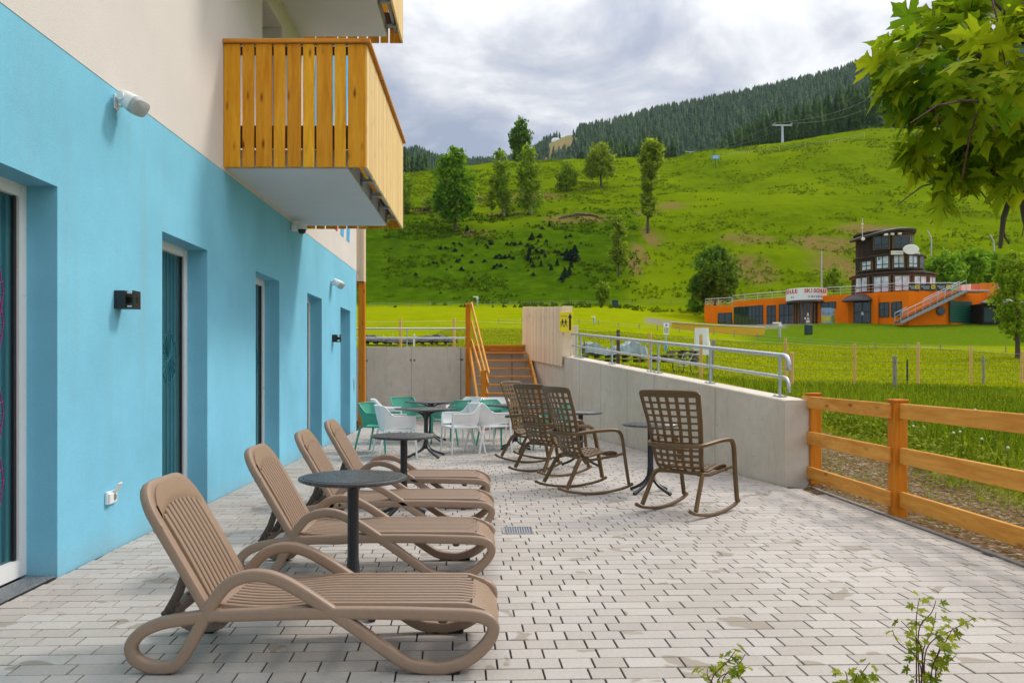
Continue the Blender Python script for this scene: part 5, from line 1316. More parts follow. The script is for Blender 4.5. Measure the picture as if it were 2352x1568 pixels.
M['signwhite'] = plain('white_sign_board', (.86, .86, .86), .5, nscale=1, namt=.03)
M['red'] = plain('red_lettering', (.62, .02, .02), .5); M['grey_txt'] = plain('grey_lettering', (.35, .36, .38), .6)
M['orange_cloth'] = plain('orange_cloth', (.80, .24, .01), .75, nscale=2, namt=.08); M['salmon'] = plain('salmon_banner', (.72, .22, .12), .6, nscale=2, namt=.1)
M['banner'] = plain('black_banner', (.03, .032, .034), .5); M['ybox'] = plain('yellow_print', (.85, .62, .01), .5)
M['pblue'] = plain('poster_blue', (.25, .42, .62), .6, nscale=1.5, namt=.3); M['pyel'] = plain('poster_yellow', (.62, .52, .03), .6, nscale=2, namt=.3); M['pgreen'] = plain('poster_green', (.15, .28, .05), .6, nscale=2, namt=.3); M['pskin'] = plain('poster_skin', (.45, .22, .12), .6)
YFX = [1600, 1618, 2081, 2198, 2300, 2360]; YFV = [100.7, 100, 81, 82, 86, 90]
Yf = lambda px: float(np.interp(px, YFX, YFV))
def bp_(px, py, off=0.): return atY(px, py, Yf(px) - off)
def building():
    e = empty('ski_school', (38, 90, 6), 0, 'low orange building with a dark round wooden tower and roof terrace', 'building'); e0 = Matrix.Translation(e.location).inverted()
    def put(m, name, mat, par=None, smooth=False):
        o = m.build(name, mat, None, smooth) if isinstance(m, MB) else m
        o.parent = par or e; o.matrix_parent_inverse = e0 if par is None else Matrix.Identity(4); return o
    top = [(1618, 701.4), (1681, 701.4), (1681.01, 693.7), (1755, 687), (1808, 683.7), (1898, 678.7), (1965, 675.4), (2011, 672), (2081, 668), (2198, 668), (2245, 671.5), (2298, 671)]
    xs = [1618, 1650, 1681] ; m = MB()
    def run(pxs, off):
        P = []
        for px in pxs:
            Y = Yf(px) - off(px); zt = zz(np.interp(px, [t[0] for t in top], [t[1] for t in top]), Y); X = (px - CX) * Y / F; P.append((X, Y, zt))
        for a, b in zip(P, P[1:]):
            k1, k2 = 1 + 9 / a[1], 1 + 9 / b[1]
            m.add([(a[0], a[1], 4.6), (b[0], b[1], 4.6), (b[0], b[1], b[2]), (a[0], a[1], a[2]), (a[0] * k1, a[1] * k1, 4.6), (b[0] * k2, b[1] * k2, 4.6), (b[0] * k2, b[1] * k2, b[2]), (a[0] * k1, a[1] * k1, a[2])], [(0, 1, 2, 3), (3, 2, 6, 7), (5, 4, 7, 6), (4, 0, 3, 7), (1, 5, 6, 2)])
    run([1618, 1650, 1681], lambda p: 0); bow = lambda p: 1.0 + (1.1 * math.sin(math.pi * min(1, max(0, (p - 1683) / 125))) if p < 1808 else 0)
    run(list(np.linspace(1683, 1808, 12)) + list(np.linspace(1812, 2060, 8)) + list(np.linspace(2070, 2298, 14)), lambda p: bow(p) if p < 1850 else 1.0)
    put(m, 'wall', M['orange'])
    def offw(px): return 0 if px < 1682 else (bow(px) if px < 1850 else 1.0)
    def win(px0, px1, py0, py1, nv=1, nh=0, name='window', glass='dkglass', d=.05, fw=.09, extra=0.):
        a = bp_(px0, py1, offw(px0) + extra); b = bp_(px1, py1, offw(px1) + extra); zt = (bp_(px0, py0, offw(px0)).z + bp_(px1, py0, offw(px1)).z) / 2; zb = (a.z + b.z) / 2
        a.z = b.z = 0; u = (b - a); L = u.length; u.normalize(); nrm = Vector((u.y, -u.x, 0)); Mx = Matrix((u, -nrm, Vector((0, 0, 1)))).transposed()
        c = lambda s_, z: a + u * s_ + Vector((0, 0, z)) + nrm * (d / 2 - .0)
        f = MB()
        for s_ in [0.] + [L * k / (nv + 1) for k in range(1, nv + 1)] + [L]: f.cbox(c(s_, (zb + zt) / 2), (fw, d + .06, zt - zb + fw), .004, Mx)
        for z in [zb] + [zb + (zt - zb) * k / (nh + 1) for k in range(1, nh + 1)] + [zt]: f.cbox(c(L / 2, z), (L - .01, d + .05, fw), .004, Mx)
        fo = put(f, name, M['dkframe']); g = MB(); g.cbox(c(L / 2, (zb + zt) / 2), (L - .02, d, zt - zb - .02), .002, Mx)
        put(g, 'pane', M[glass], fo); return fo
    win(1650, 1681, 719, 748, 1, 0); 
    for k in range(4): win(1687 + k * 16.3, 1687 + (k + 1) * 16.3, 705.5 - k * 1.2, 749, 1, 1)
    win(1762, 1781, 702, 751, 1, 1); win(1790, 1823, 699, 749, 2, 1); win(1887, 1919.5, 694, 707, 1, 0)
    win(1962, 2000, 692, 741, 1, 1, 'entrance_door'); win(2021, 2042, 695, 727, 1, 1); win(2048.5, 2070.5, 693.5, 726, 1, 1)
    # garage door with horizontal panels
    a, b = bp_(2182, 740, 1.25), bp_(2232, 740, 1.25); zt = bp_(2205, 691, 1).z; m = MB(); k = 9; zb = a.z
    for i in range(k): m.beam((a.x, a.y, zb + (zt - zb) * (i + .5) / k), (b.x, b.y, zb + (zt - zb) * (i + .5) / k), .06, (zt - zb) / k - .015)
    put(m, 'garage_door', M['gdoor'])
    for px, py, r_ in ((2161, 714, 8.4), (2248, 713, 6.5)):
        c = bp_(px, py, 1.14); rr = r_ * c.y / F; m = MB(); m.cyl(c + Vector((0, .05, 0)), c + Vector((0, -.06, 0)), rr + .07, rr + .07, 24); f = put(m, 'porthole', M['dkframe'])
        m = MB(); m.cyl(c + Vector((0, .0, 0)), c + Vector((0, -.075, 0)), rr, rr, 24); put(m, 'pane', M['dkglass'], f)
    # side piers of the recessed entrance and its domed canopy
    for p0, p1 in ((1938, 1960), (2002, 2014)):
        a, b = bp_(p0, 745, 1.0), bp_(p1, 745, 1.0); m = MB(); m.cbox(((a.x + b.x) / 2, (a.y + b.y) / 2 - .25, 7.3), (b.x - a.x, .6, 3.4), .01); put(m, 'entrance_pier', M['orange'])
    c = bp_(1974.5, 691, 1.0); r_ = 40 * c.y / F; m = MB(); m.lathe([(r_, -.06), (r_ * 1.0, 0), (r_ * .9, .22), (r_ * .68, .48), (r_ * .38, .66), (.001, .72)], c, 32, 0, 1, .75)
    for k in range(18):
        t = math.pi + math.pi * k / 17; d = Vector((math.cos(t), math.sin(t) * .75, 0)); m.tube([c + d * r_ * 1.0 + Vector((0, 0, .01)), c + d * r_ * .9 + Vector((0, 0, .235)), c + d * r_ * .68 + Vector((0, 0, .5)), c + d * r_ * .38 + Vector((0, 0, .68))], .025, 5)
    put(m, 'entrance_canopy', M['slate'], None, True)
    # glazed round porch carrying the sign drum
    Yc = Yf(1854) - .6; k = Yc / F; cx = (1854 - CX) * k; rg = 31 * k; zt = zz(693, Yc - rg); zb = 5.8
    m = MB(); m.lathe([(rg - .05, zb), (rg - .05, zt)], (cx, Yc, 0), 24); put(m, 'porch_glass', M['dkglass'], None, False)
    m = MB()
    for q in range(12):
        t = math.pi + math.pi * q / 11; m.cbox((cx + rg * math.cos(t), Yc + rg * math.sin(t), (zt + zb) / 2), (.13, .13, zt - zb), .02)
    m.lathe([(rg + .03, zt - .12), (rg + .06, zt - .1), (rg + .06, zt), (rg, zt)], (cx, Yc, 0), 24); put(m, 'porch_frame', M['brownwood'])
    rd = 44 * k; m = MB(); m.lathe([(rd + .08, zt - .05), (rd + .1, zt + .03), (rd * .9, zt + .30), (rd * .8, zt + .42)], (cx, Yc, 0), 40)
    put(m, 'porch_roof', M['slate'], None, True)
    # paper notices on the porch glass and door
    for px, py, w, h in ((1843, 722, .28, .35), (1842, 731, .55, .22), (1844, 738, .4, .3)):
        s_ = (px - 1854) / 31; p = Vector((cx + s_ * rg, Yc - rg * math.sqrt(1 - s_ * s_) - .015, zz(py, Yc - rg))); m = MB(); m.cbox(p, (w, .02, h), .002); put(m, 'paper_notice', M['signwhite'])
    m = MB(); m.cbox(bp_(1981, 720, 1.14), (.25, .02, .35), .002); put(m, 'paper_notice', M['signwhite'])
    # railing round the roof terrace
    def rail(pts, name='roof_railing', off=.2):
        m = MB(); P = [bp_(x, y, offw(x) - off) for x, y in pts]; m.tube(P, .035, 6); 
        for dz in (.3, .6): m.tube([p - Vector((0, 0, dz)) for p in P], .015, 5)
        for a, b in zip(P, P[1:]):
            n_ = max(1, int((b - a).length / 1.6))
            for i in range(n_): q = a.lerp(b, i / n_); m.cyl(q, q - Vector((0, 0, 1.05)), .028, .028, 6)
        m.cyl(P[-1], P[-1] - Vector((0, 0, 1.05)), .028, .028, 6); put(m, name, M['galv'], None)
    rail([(1620, 687), (1681, 683)]); rail([(1683, 679), (1740, 673.5), (1807, 668.5)]); rail([(1898, 660.5), (1965, 657), (2030, 652), (2083, 649.5), (2198, 649.5)])
    # outside stair
    a = bp_(2062, 740, 2.3); b = bp_(2212, 667, 2.3); m = MB(); n_ = 18
    for i in range(n_):
        t = (i + .5) / n_; p = a.lerp(b, t); m.cbox((p.x, p.y, p.z), ((b.x - a.x) / n_ * 1.15, 1.1, .05), .005)
    for dy in (-.55, .55): m.beam(a + Vector((0, dy, -.1)), b + Vector((0, dy, -.1)), .06, .26)
    c2 = bp_(2248, 672, 2.3); m.cbox(((b.x + c2.x) / 2, (b.y + c2.y) / 2, b.z - .05), (c2.x - b.x + .3, 1.6, .16), .01)
    put(m, 'outside_stair', M['steel'])
    m = MB()
    for dy in (-.55, .55):
        A, B = a + Vector((0, dy, .95)), b + Vector((0, dy, .95)); m.tube([A, B], .035, 6); m.tube([A - Vector((0, 0, .4)), B - Vector((0, 0, .4))], .016, 5)
        for i in range(10): q = A.lerp(B, i / 9); m.cyl(q, q - Vector((0, 0, 1)), .026, .026, 6)
    put(m, 'stair_railing', M['galv'])
    # round bastion at the right end
    c = bp_(2253, 671, -1.0); rr = 44 * c.y / F; m = MB(); m.lathe([(rr - .25, zz(688.5, c.y - rr)), (rr, zz(687.5, c.y - rr)), (rr, c.z + .02), (rr - .2, c.z + .02), (rr - .2, c.z - .3)], (c.x, c.y + .3, 0), 40); put(m, 'round_end_wall', M['orange'], None, True)
    m = MB(); zt = zz(650, c.y - rr); m.lathe([(rr - .05, c.z), (rr - .05, zt), (rr - .12, zt), (rr - .12, c.z)], (c.x, c.y + .3, 0), 40); put(m, 'parapet_banner', M['salmon'], None, True)
    m = MB(); q = bp_(2222, 662, 1.0); m.cbox((c.x + (rr - .05) * math.cos(R(-158)), c.y + .3 + (rr - .05) * math.sin(R(-158)), (c.z + zt) / 2), (1.0, .22, zt - c.z), .01, Matrix.Rotation(R(-68), 3, 'Z'))
    put(m, 'white_placard', M['signwhite'])
    m = MB(); vs = []; fs = []; nx, nz = 12, 10        # cloth draped over the parapet
    for i in range(nx):
        for j in range(nz):
            f = i / (nx - 1); g = j / (nz - 1); th = R(-120 + 40 * f); r2 = rr + .06 + .16 * math.sin(f * 9 + g * 2) * g
            vs.append((c.x + r2 * math.cos(th), c.y + .3 + r2 * math.sin(th), zt + .06 - g * (1.55 + .25 * math.sin(f * 7)) ))
    fs = [(i * nz + j, (i + 1) * nz + j, (i + 1) * nz + j + 1, i * nz + j + 1) for i in range(nx - 1) for j in range(nz - 1)]
    m.add(vs, fs); put(m, 'draped_cloth', M['orange_cloth'], None, True)
    # ----- the tower: three set-back tiers of dark shingle
    def drum(cpx, w, y0, y1, Yc, skirt=True):
        k = Yc / F; r_ = w / 2 * k; cx = (cpx - CX) * k; zb, zt = zz(y1, Yc - r_), zz(y0, Yc - r_); m = MB()
        m.lathe([(r_, zb - .4), (r_, zt)], (cx, Yc, 0), 20)
        m.lathe([(r_ + .28, zt + .02), (r_ + .22, zt + .20), (r_ - .3, zt + .34)], (cx, Yc, 0), 20); m.lathe([(r_ + .28, zt + .02), (r_ - .05, zt - .06)], (cx, Yc, 0), 20)
        put(m, 'tower_tier', M['shingle']); m = MB(); m.lathe([(r_ + .03, zt - .14), (r_ + .05, zt - .12), (r_ + .05, zt - .02), (r_ + .02, zt - .0)], (cx, Yc, 0), 20); put(m, 'tower_trim', M['brownwood'])
        return cpx, w / 2, cx, Yc, r_
    def cwin(D, px0, px1, py0, py1, glass, nh=1, nv=1):
        cpx, rp, cx, Yc, r_ = D; s0, s1 = [max(-.995, min(.995, (p - cpx) / rp)) for p in (px0, px1)]; ph = math.atan2(cx, Yc); th0, th1 = math.asin(s0) - ph, math.asin(s1) - ph
        A = Vector((cx + r_ * math.sin(th0), Yc - r_ * math.cos(th0), 0)); B = Vector((cx + r_ * math.sin(th1), Yc - r_ * math.cos(th1), 0)); u = (B - A); L = u.length; u.normalize(); nrm = Vector((u.y, -u.x, 0))
        Ym = (A.y + B.y) / 2; zt, zb = zz(py0, Ym), zz(py1, Ym); sag = r_ * (1 - math.cos((th1 - th0) / 2)) + .10
        Mx = Matrix((u, -nrm, Vector((0, 0, 1)))).transposed(); c = lambda s_, z, d=0: A + u * s_ + Vector((0, 0, z)) + nrm * (sag - .12 + d)
        f = MB(); f.cbox(c(L / 2, (zb + zt) / 2), (L + .22, .2, zt - zb + .22), .01, Mx); fo = put(f, 'window', M['brownwood'])
        g = MB(); g.cbox(c(L / 2, (zb + zt) / 2, .03), (L, .2, zt - zb), .004, Mx); put(g, 'pane', M[glass], fo)
        g = MB()
        for q in range(nv + 2): g.cbox(c(L * q / (nv + 1), (zb + zt) / 2, .05), (.09, .2, zt - zb + .04), .004, Mx)
        for z in (zb, zb + (zt - zb) * .32, zt): g.cbox(c(L / 2, z, .055), (L, .2, .08), .004, Mx)
        put(g, 'sash', M['dkframe'], fo)
    d1 = drum(2049.5, 172, 628, 668, 86.5); d2 = drum(2042, 141, 587, 628, 86.3); d3 = drum(2030, 118, 532, 587, 86.0)
    for a in ((1978, 2002, 638, 671), (2013, 2044, 635, 671), (2053, 2083, 633, 668), (2090, 2114, 634, 668), (2120, 2132, 636, 664)): cwin(d1, *a, 'skyglass')
    for a, g in (((1977, 1984, 592, 622), 'dkglass'), ((1989, 2008, 590, 620.5), 'skyglass'), ((2017.5, 2042, 587.5, 617), 'skyglass'), ((2050, 2071, 586, 615), 'skyglass'), ((2079, 2096, 587, 614), 'skyglass'), ((2101, 2109, 588, 616), 'dkglass')): cwin(d2, *a, g)
    for a, g in (((2011, 2040, 544, 571), 'dkglass'), ((2048, 2076, 543, 569), 'dkglass'), ((2080, 2086.5, 543, 561), 'dkglass')): cwin(d3, *a, g)
    # bowed roof slab, higher at the front right
    cpx, rp, cx, Yc, r_ = d3; vs = []; fs = []; N = 32
    for lay, (s_, dz) in enumerate(((1.0, 0), (1.12, .02), (1.14, .22), (1.0, .34), (.5, .46), (.02, .5))):
        for i in range(N):
            t = 2 * math.pi * i / N; x, y = math.cos(t), math.sin(t); R_ = r_ * s_ * (1.08 if x < 0 else 1)
            vs.append((cx + R_ * x, Yc + R_ * y, zz(531, Yc - r_) + .36 * x * s_ - .22 * (x * s_) ** 2 + dz))
    for l in range(5):
        for i in range(N): fs.append((l * N + i, l * N + (i + 1) % N, (l + 1) * N + (i + 1) % N, (l + 1) * N + i))
    m = MB(); m.add(vs, fs); put(m, 'tower_roof', M['slate'], None, True)
    m = MB(); q = atY(1981, 500, Yc - r_ - .1); m.cyl((q.x, q.y, zz(553, q.y)), (q.x, q.y, q.z), .03, .02, 6); m.ball((q.x, q.y, zz(515, q.y)), .1); m.ball((q.x, q.y, zz(523, q.y)), .08); m.cyl((q.x, q.y - .02, zz(549, q.y)), (q.x, q.y - .2, zz(549, q.y)), .17, .17, 12); put(m, 'aerial', M['white'])
    for px, py in ((2035, 539), (2049, 537.5), (2066, 537)): m = MB(); m.cbox(atY(px, py, Yc - r_ - .25), (.35, .3, .22), .03); put(m, 'floodlight', M['white'])
    # timber shed at the right
    m = MB(); Y = 80.; A, B = atY(2257, 738, Y), atY(2352, 738, Y); m.bx(A.x, B.x, Y, Y + 4, 5, zz(697, Y)); put(m, 'shed_wall', M['shingle'])
    m = MB(); A, B = atY(2250, 697, Y - .6), atY(2352, 697, Y - .6); C = atY(2285, 684, Y + 3); m.prism([A, (B.x, A.y, A.z), (B.x, C.y, C.z), C], (0, 0, .12)); put(m, 'shed_roof', M['slate'])
    m = MB(); p = atY(2271, 722, Y - .03); m.cbox(p, (.95, .08, 1.5), .01); put(m, 'shed_door', M['dkframe'])
    return (cx, Yc, r_), d1, d2
building()
# signs of the building
Yc = Yf(1854) - .6; kk = Yc / F; cxs = (1852 - CX) * kk; rd = 44 * kk
e = empty('drum_sign', (cxs, Yc, zz(675, Yc - rd)), 0, 'round white drum sign with red SKISCHULE lettering on the porch', 'sign')
zt_, zb_ = zz(660.5, Yc - rd) - e.location.z, zz(688, Yc - rd) - e.location.z
m = MB(); m.lathe([(rd, zb_), (rd, zt_), (rd - .1, zt_ + .02), (rd - .15, zb_ + .1)], n=56); m.build('drum', M['signwhite'], e, True)
def arc_text(s, th0, dth, z, h, mat, nm):
    bits = []
    for i, ch in enumerate(s):
        th = th0 + dth * i; o = Vector(((rd + .012) * math.sin(th), -(rd + .012) * math.cos(th), z)); bits.append(text_part(ch, nm, M[mat], e, o, (math.cos(th), math.sin(th), 0), (0, 0, 1), h, None, .022))
    return bits
zt0 = zz(667.5, Yc - rd) - e.location.z
arc_text('SKISCHULE', R(-24), R(8.6), zt0, .60, 'red', 'lettering'); arc_text('SKISCHULE', R(-51 - 8 * 8.2), R(8.2), zt0, .60, 'red', 'lettering')
for k_, (th, mt) in enumerate([(8, 'grey_txt'), (16, 'red'), (23, 'grey_txt'), (30, 'stripe_blue'), (37, 'red'), (45, 'grey_txt'), (53, 'grey_txt'), (-38, 'grey_txt'), (-45, 'stripe_blue')]):
    t_ = R(th - 22.5); m = MB(); m.cyl(((rd - .02) * math.sin(t_), -(rd - .02) * math.cos(t_), zt0 - .62), ((rd + .015) * math.sin(t_), -(rd + .015) * math.cos(t_), zt0 - .62), .10, .10, 10); m.build('coloured_dot', M[mt], e)
e = empty('oval_sign', atY(2092.5, 573, 82.2), 0, 'white oval sign on the tower corner', 'sign')
m = MB(); m.lathe([(.001, -.06), (.78, -.06), (.82, -.03), (.82, .03), (.78, .06), (.001, .06)], n=40, M=Matrix.Rotation(R(90), 3, 'X'), sy=.62); m.build('board', M['signwhite'], e, True)
m = MB(); m.cyl((-.2, .06, .0), (-.2, 1.2, .0), .04, .04, 6); m.cyl((.2, .06, .0), (.0, 1.2, .0), .04, .04, 6); m.build('bracket', M['steel'], e)
for px0, px1, py0, py1, Y, lab in ((2046.5, 2074.5, 576, 584.8, 82.7, 'small white bank sign left of the oval sign'), (2101, 2113, 579, 587, 83.4, 'small white sign behind the oval sign')):
    a, b = atY(px0, py1, Y), atY(px1, py0, Y); e = empty('bank_sign', (a + b) / 2, 0, lab, 'sign'); w, h = b.x - a.x, b.z - a.z
    m = MB(); m.cbox((0, 0, 0), (w, .06, h), .01); m.build('board', M['signwhite'], e)
    if px0 < 2060:
        m = MB(); m.cbox((-w * .38, -.033, 0), (h * .55, .01, h * .55), .001); m.build('logo_square', M['ybox'], e)
        text_part('Raiffeisenbank', 'lettering', M['ink'], e, (w * .1, -.034, .02), (1, 0, 0), (0, 0, 1), .17, w * .68)
for i, (px0, px1) in enumerate(((2087, 2112), (2114, 2149), (2151, 2183))):
    Y = Yf(px0) - 1.0 + .12; a, b = atY(px0, 668.5, Y), atY(px1, 651.5, Y); w, h = b.x - a.x, b.z - a.z
    e = empty('bank_banner', (a + b) / 2, 0, ('leftmost black bank banner on the roof railing, partly before the tower', 'middle black bank banner on the roof railing', 'right black bank banner on the roof railing, next to the stair head')[i], 'banner', 'black bank banners on the roof railing')
    m = MB(); m.cbox((0, 0, 0), (w, .03, h), .004); m.build('cloth', M['banner'], e)
    s_ = h * .52; m = MB(); m.cbox((w * .5 - s_ * .62, -.018, .05), (s_, .012, s_), .001); m.build('logo_square', M['ybox'], e)
    m = MB(); 
    for sg in (-1, 1): m.cbox((w * .5 - s_ * .62, -.026, .05), (s_ * .85, .008, s_ * .14), .001, Matrix.Rotation(sg * R(45), 3, 'Y'))
    m.build('crossed_bars', M['ink'], e)
    text_part('Raiffeisenbank', 'lettering', M['signwhite'], e, (-w * .17, -.018, .10), (1, 0, 0), (0, 0, 1), .19, w * .56); text_part('Nockberge', 'lettering', M['signwhite'], e, (-w * .12, -.018, -.08), (1, 0, 0), (0, 0, 1), .17, w * .38)
p = bp_(1903.5, 724.5, 1.14); e = empty('picture_poster', p, math.atan2(Yf(1919) - Yf(1888), 1.5), 'colourful poster of skiers in yellow jackets beside the round porch', 'poster'); w, h = 33 * p.y / F, 36 * p.y / F
m = MB(); m.cbox((0, 0, 0), (w, .04, h), .004); m.build('sheet', M['pblue'], e)
for x, s_, mt in ((-.34, .9, 'pyel'), (0., .8, 'pyel'), (.33, 1., 'pgreen')):
    m = MB(); m.lathe([(.001, -.02), (w * .17, -.02), (w * .17, .0), (.001, .006)], (x * w, -.024, -h * .22), 16, 0, 1, 1.7 * s_, Matrix.Rotation(R(90), 3, 'X')); m.build('jacket', M[mt], e)
    m = MB(); m.lathe([(.001, -.02), (w * .085, -.02), (w * .085, .0), (.001, .004)], (x * w, -.024, h * .16 * s_), 12, 0, 1, 1.1, Matrix.Rotation(R(90), 3, 'X')); m.build('face', M['pskin'], e)
# ================================================================== SMALL THINGS IN THE MEADOW
M['stake'] = wood('pale_orange_stakes', (.56, .33, .12, 1), (.70, .45, .19, 1), (.3, .15, .05, 1), (9, 9, .8), var=.14)
def post_obj(px, pt, pb, Y=None, w=.07, mat='stake', parent=None, e0=None, lean=0.):
    b = hit(px, pb, 14) if Y is None else Vector(((px - CX) * Y / F, Y, g1((px - CX) * Y / F, Y))); t = zz(pt, b.y)
    m = MB(); m.sweep([b - Vector((0, 0, .2)), Vector((b.x + lean * .6, b.y, (b.z + t) / 2)), Vector((b.x + lean, b.y, t - .03)), Vector((b.x + lean, b.y, t))], w, w, 8, False, (1, 0, 0), True, 3, 0, [1, 1, 1, .7]); o = m.build('post', M[mat]); o.parent = parent; o.matrix_parent_inverse = e0; return b, t
def wire_fence(posts, lab, wires=(.15, .35, .55, .8), top=None, mesh=True, e_at=(5, 23, 1), w=.085, r=.0015, group=None, wm='galv', height=None):
    e = empty('wire_fence', e_at, 0, lab, 'wire fence', group); e0 = Matrix.Translation(e.location).inverted(); B = []
    for p in posts:
        b, t = post_obj(p[0], p[1], p[2], p[3] if len(p) > 3 else None, p[4] if len(p) > 4 else w, p[5] if len(p) > 5 else 'stake', e, e0, p[6] if len(p) > 6 else 0.); B.append((b, t))
    m = MB()
    for f in wires:
        pts = []
        for (b, t), (b2, t2) in zip(B, B[1:]):
            for q in range(4): s_ = q / 4; pts.append(b.lerp(b2, s_) * 1.0 + Vector((0, -.04, (t - b.z) * f * (1 - s_) + (t2 - b2.z) * f * s_ - .012 * math.sin(math.pi * s_))))
        b, t = B[-1]; pts.append(b + Vector((0, -.04, (t - b.z) * f))); m.tube(pts, r, 4)
    if mesh:
        for (b, t), (b2, t2) in zip(B, B[1:]):
            n_ = int((b2 - b).length / .32)
            for q in range(1, n_):
                s_ = q / n_; p = b.lerp(b2, s_); hh = ((t - b.z) * (1 - s_) + (t2 - b2.z) * s_); m.tube([p + Vector((0, -.04, .02)), p + Vector((0, -.04, hh * max(wires)))], r * .7, 4)
    o = m.build('wire_mesh', M[wm]); o.parent = e; o.matrix_parent_inverse = e0
    if top:
        m = MB(); pts = [b + Vector((0, -.05, (t - b.z) * top)) for b, t in B]; m.tube(pts, r * 2.0, 4); o = m.build('white_rope', M['white']); o.parent = e; o.matrix_parent_inverse = e0
    return e
wire_fence([(700, 732, 0, 23.6), (920, 732, 0, 23.6), (1043, 730, 0, 23.6), (1215, 735, 0, 24.2), (1420, 757, 0, 23.4, .1, 'trunk'), (1493, 763, 0, 22.8), (1610, 767, 871.5), (1804, 777, 883.5), (1963, 788, 883.5), (2109, 786, 884), (2230, 796, 881), (2347, 806, 880), (2500, 815, 880)], 'wire mesh fence with orange posts crossing the meadow behind the concrete walls', (.04, .16, .28, .40, .54, .68, .82), .9, True)
wire_fence([(1630, 780, 880, None, .09, 'greyp', .1), (1818, 808, 897, None, .10), (2055, 816, 893, None, .10, 'greyp'), (2259, 817, 883, None, .07, 'greyp'), (2420, 818, 884, None, .07, 'greyp')], 'barbed wire strand on odd grey and orange stakes nearer the terrace', (.25, .55, .8), None, False, r=.004, wm='trunk')
b = hit(2084, 883, 14); m = MB(); m.cyl(b - Vector((0, 0, .1)), Vector((b.x, b.y, zz(826, b.y))), .03, .025, 8); M['navy'] = plain('navy_plastic', (.01, .02, .05), .5); tag(m.build('fence_stake', M['navy']), 'thin dark blue plastic stake among the meadow posts', 'stake')
# far fences: thin stakes with a rope
far = [(1145, 733, 742), (1200, 732, 741), (1255, 731, 740), (1330, 733, 744), (1375, 735, 746), (1420, 740, 751), (1468, 743, 755), (1510, 746, 759), (1560, 750, 763), (1604, 752, 766), (1640, 757, 770), (1686, 760, 774), (1740, 766, 780), (1790, 770, 784), (1860, 776, 790), (1920, 780, 794), (2010, 786, 800), (2080, 788, 803), (2160, 790, 805), (2230, 792, 807), (2310, 794, 810)]
wire_fence([(a, b_, c, None, .07, 'greyp') for a, b_, c in far], 'thin stakes of a low fence below the orange building', (.35, .8), None, False, r=.007, e_at=(15, 60, 3))
far = [(a, 694 - .008 * (a - 850), 705 - .008 * (a - 850)) for a in range(850, 1590, 46)]
wire_fence([(a, b_, c, None, .08, 'greyp') for a, b_, c in far], 'row of thin stakes along the foot of the hill', (.5, .85), None, False, r=.009, e_at=(0, 110, 9))
wire_fence([(a, b_, c, None, .12, 'stake') for a, b_, c in ((1660, 353, 362), (1720, 345, 354), (1790, 336, 346), (1850, 328, 338), (1905, 322, 333), (1925, 317, 330), (1985, 306, 318))], 'short stakes along the upper meadow below the wood', (.5, .85), None, False, r=.012, e_at=(80, 240, 70))
for px, pt, lab in ((1097, 681, 'white snow-making hydrant at the foot of the hill, left'), (1363, 724, 'grey snow-making hydrant behind the yellow sign')):
    pass
def hydrant(px, pt, pb, lab, Y=None, d=-1):
    b = hit(px, pb); k = (zz(pt, b.y) - b.z); e = empty('snow_hydrant', b, 0, lab, 'hydrant', 'white snow-making hydrants'); m = MB(); m.cyl((0, 0, -.1), (0, 0, k), .11, .11, 10); m.build('standpipe', M['galv'], e, True)
    m = MB(); m.cbox((d * k * .2, 0, k * .97), (k * .55, .25, k * .1), .03); m.cbox((0, -.05, k * .8), (k * .22, .25, k * .2), .04); m.build('valve_head', M['white'], e)
hydrant(1096.5, 681, 702, 'white snow hydrant at the foot of the hill, left of the stairs'); hydrant(1365, 727, 744, 'grey white snow hydrant right of the yellow sign'); hydrant(1791, 741, 776, 'white snow hydrant in front of the orange building')
for px, pt, pb, lab in ((1857, 747, 769, 'dark green metal box standing on the bank before the orange building'), (1413, 690, 707, 'small dark green box beside the little round tree')):
    b = hit(px, pb); k = zz(pt, b.y) - b.z; e = empty('utility_box', b, R(12), lab, 'utility box', 'green utility boxes'); m = MB(); m.cbox((0, 0, k * .5), (k * .72, k * .5, k), .03); m.build('cabinet', M['gdoor'] if False else M['dkframe'], e)
    m = MB(); m.cbox((0, -.02, k * 1.02), (k * .8, k * .6, k * .08), .02); m.build('lid', M['dkframe'], e)
# yellow curved wall below the terrace cafe
m = MB(); vs = []; fs = []; n_ = 22
for i in range(n_ + 1):
    t = i / n_; px = 1545 + 212 * t; Y = 77 - 5 * math.sin(t * 1.6); py = 741 + 12.5 * t ** .8; zt = zz(py, Y); x = (px - CX) * Y / F; zb = zz(py + 15.5 * (1 - t) ** .55 + 1, Y) - .5
    vs += [(x, Y, zb), (x, Y, zt), (x, Y + .5, zt), (x, Y + .5, zb)]
fs = [(i * 4 + j, (i + 1) * 4 + j, (i + 1) * 4 + (j + 1) % 4, i * 4 + (j + 1) % 4) for i in range(n_) for j in range(4)] + [(0, 1, 2, 3), (n_ * 4 + 3, n_ * 4 + 2, n_ * 4 + 1, n_ * 4)]
m.add(vs, fs); M['yel'] = plain('yellow_wall_paint', (.75, .43, .02), .7, nscale=1, namt=.08); e = empty('curved_wall', (0, 0, 0), 0, 'low curved yellow wall with a white coping left of the orange building', 'low wall'); m.build('wall_face', M['yel'], e)
m = MB(); m.sweep([Vector(vs[i * 4 + 1]).lerp(Vector(vs[i * 4 + 2]), .5) + Vector((0, 0, .06)) for i in range(n_ + 1)], .55, .07, 8, False, (0, 1, 0)); m.build('coping', M['signwhite'], e)
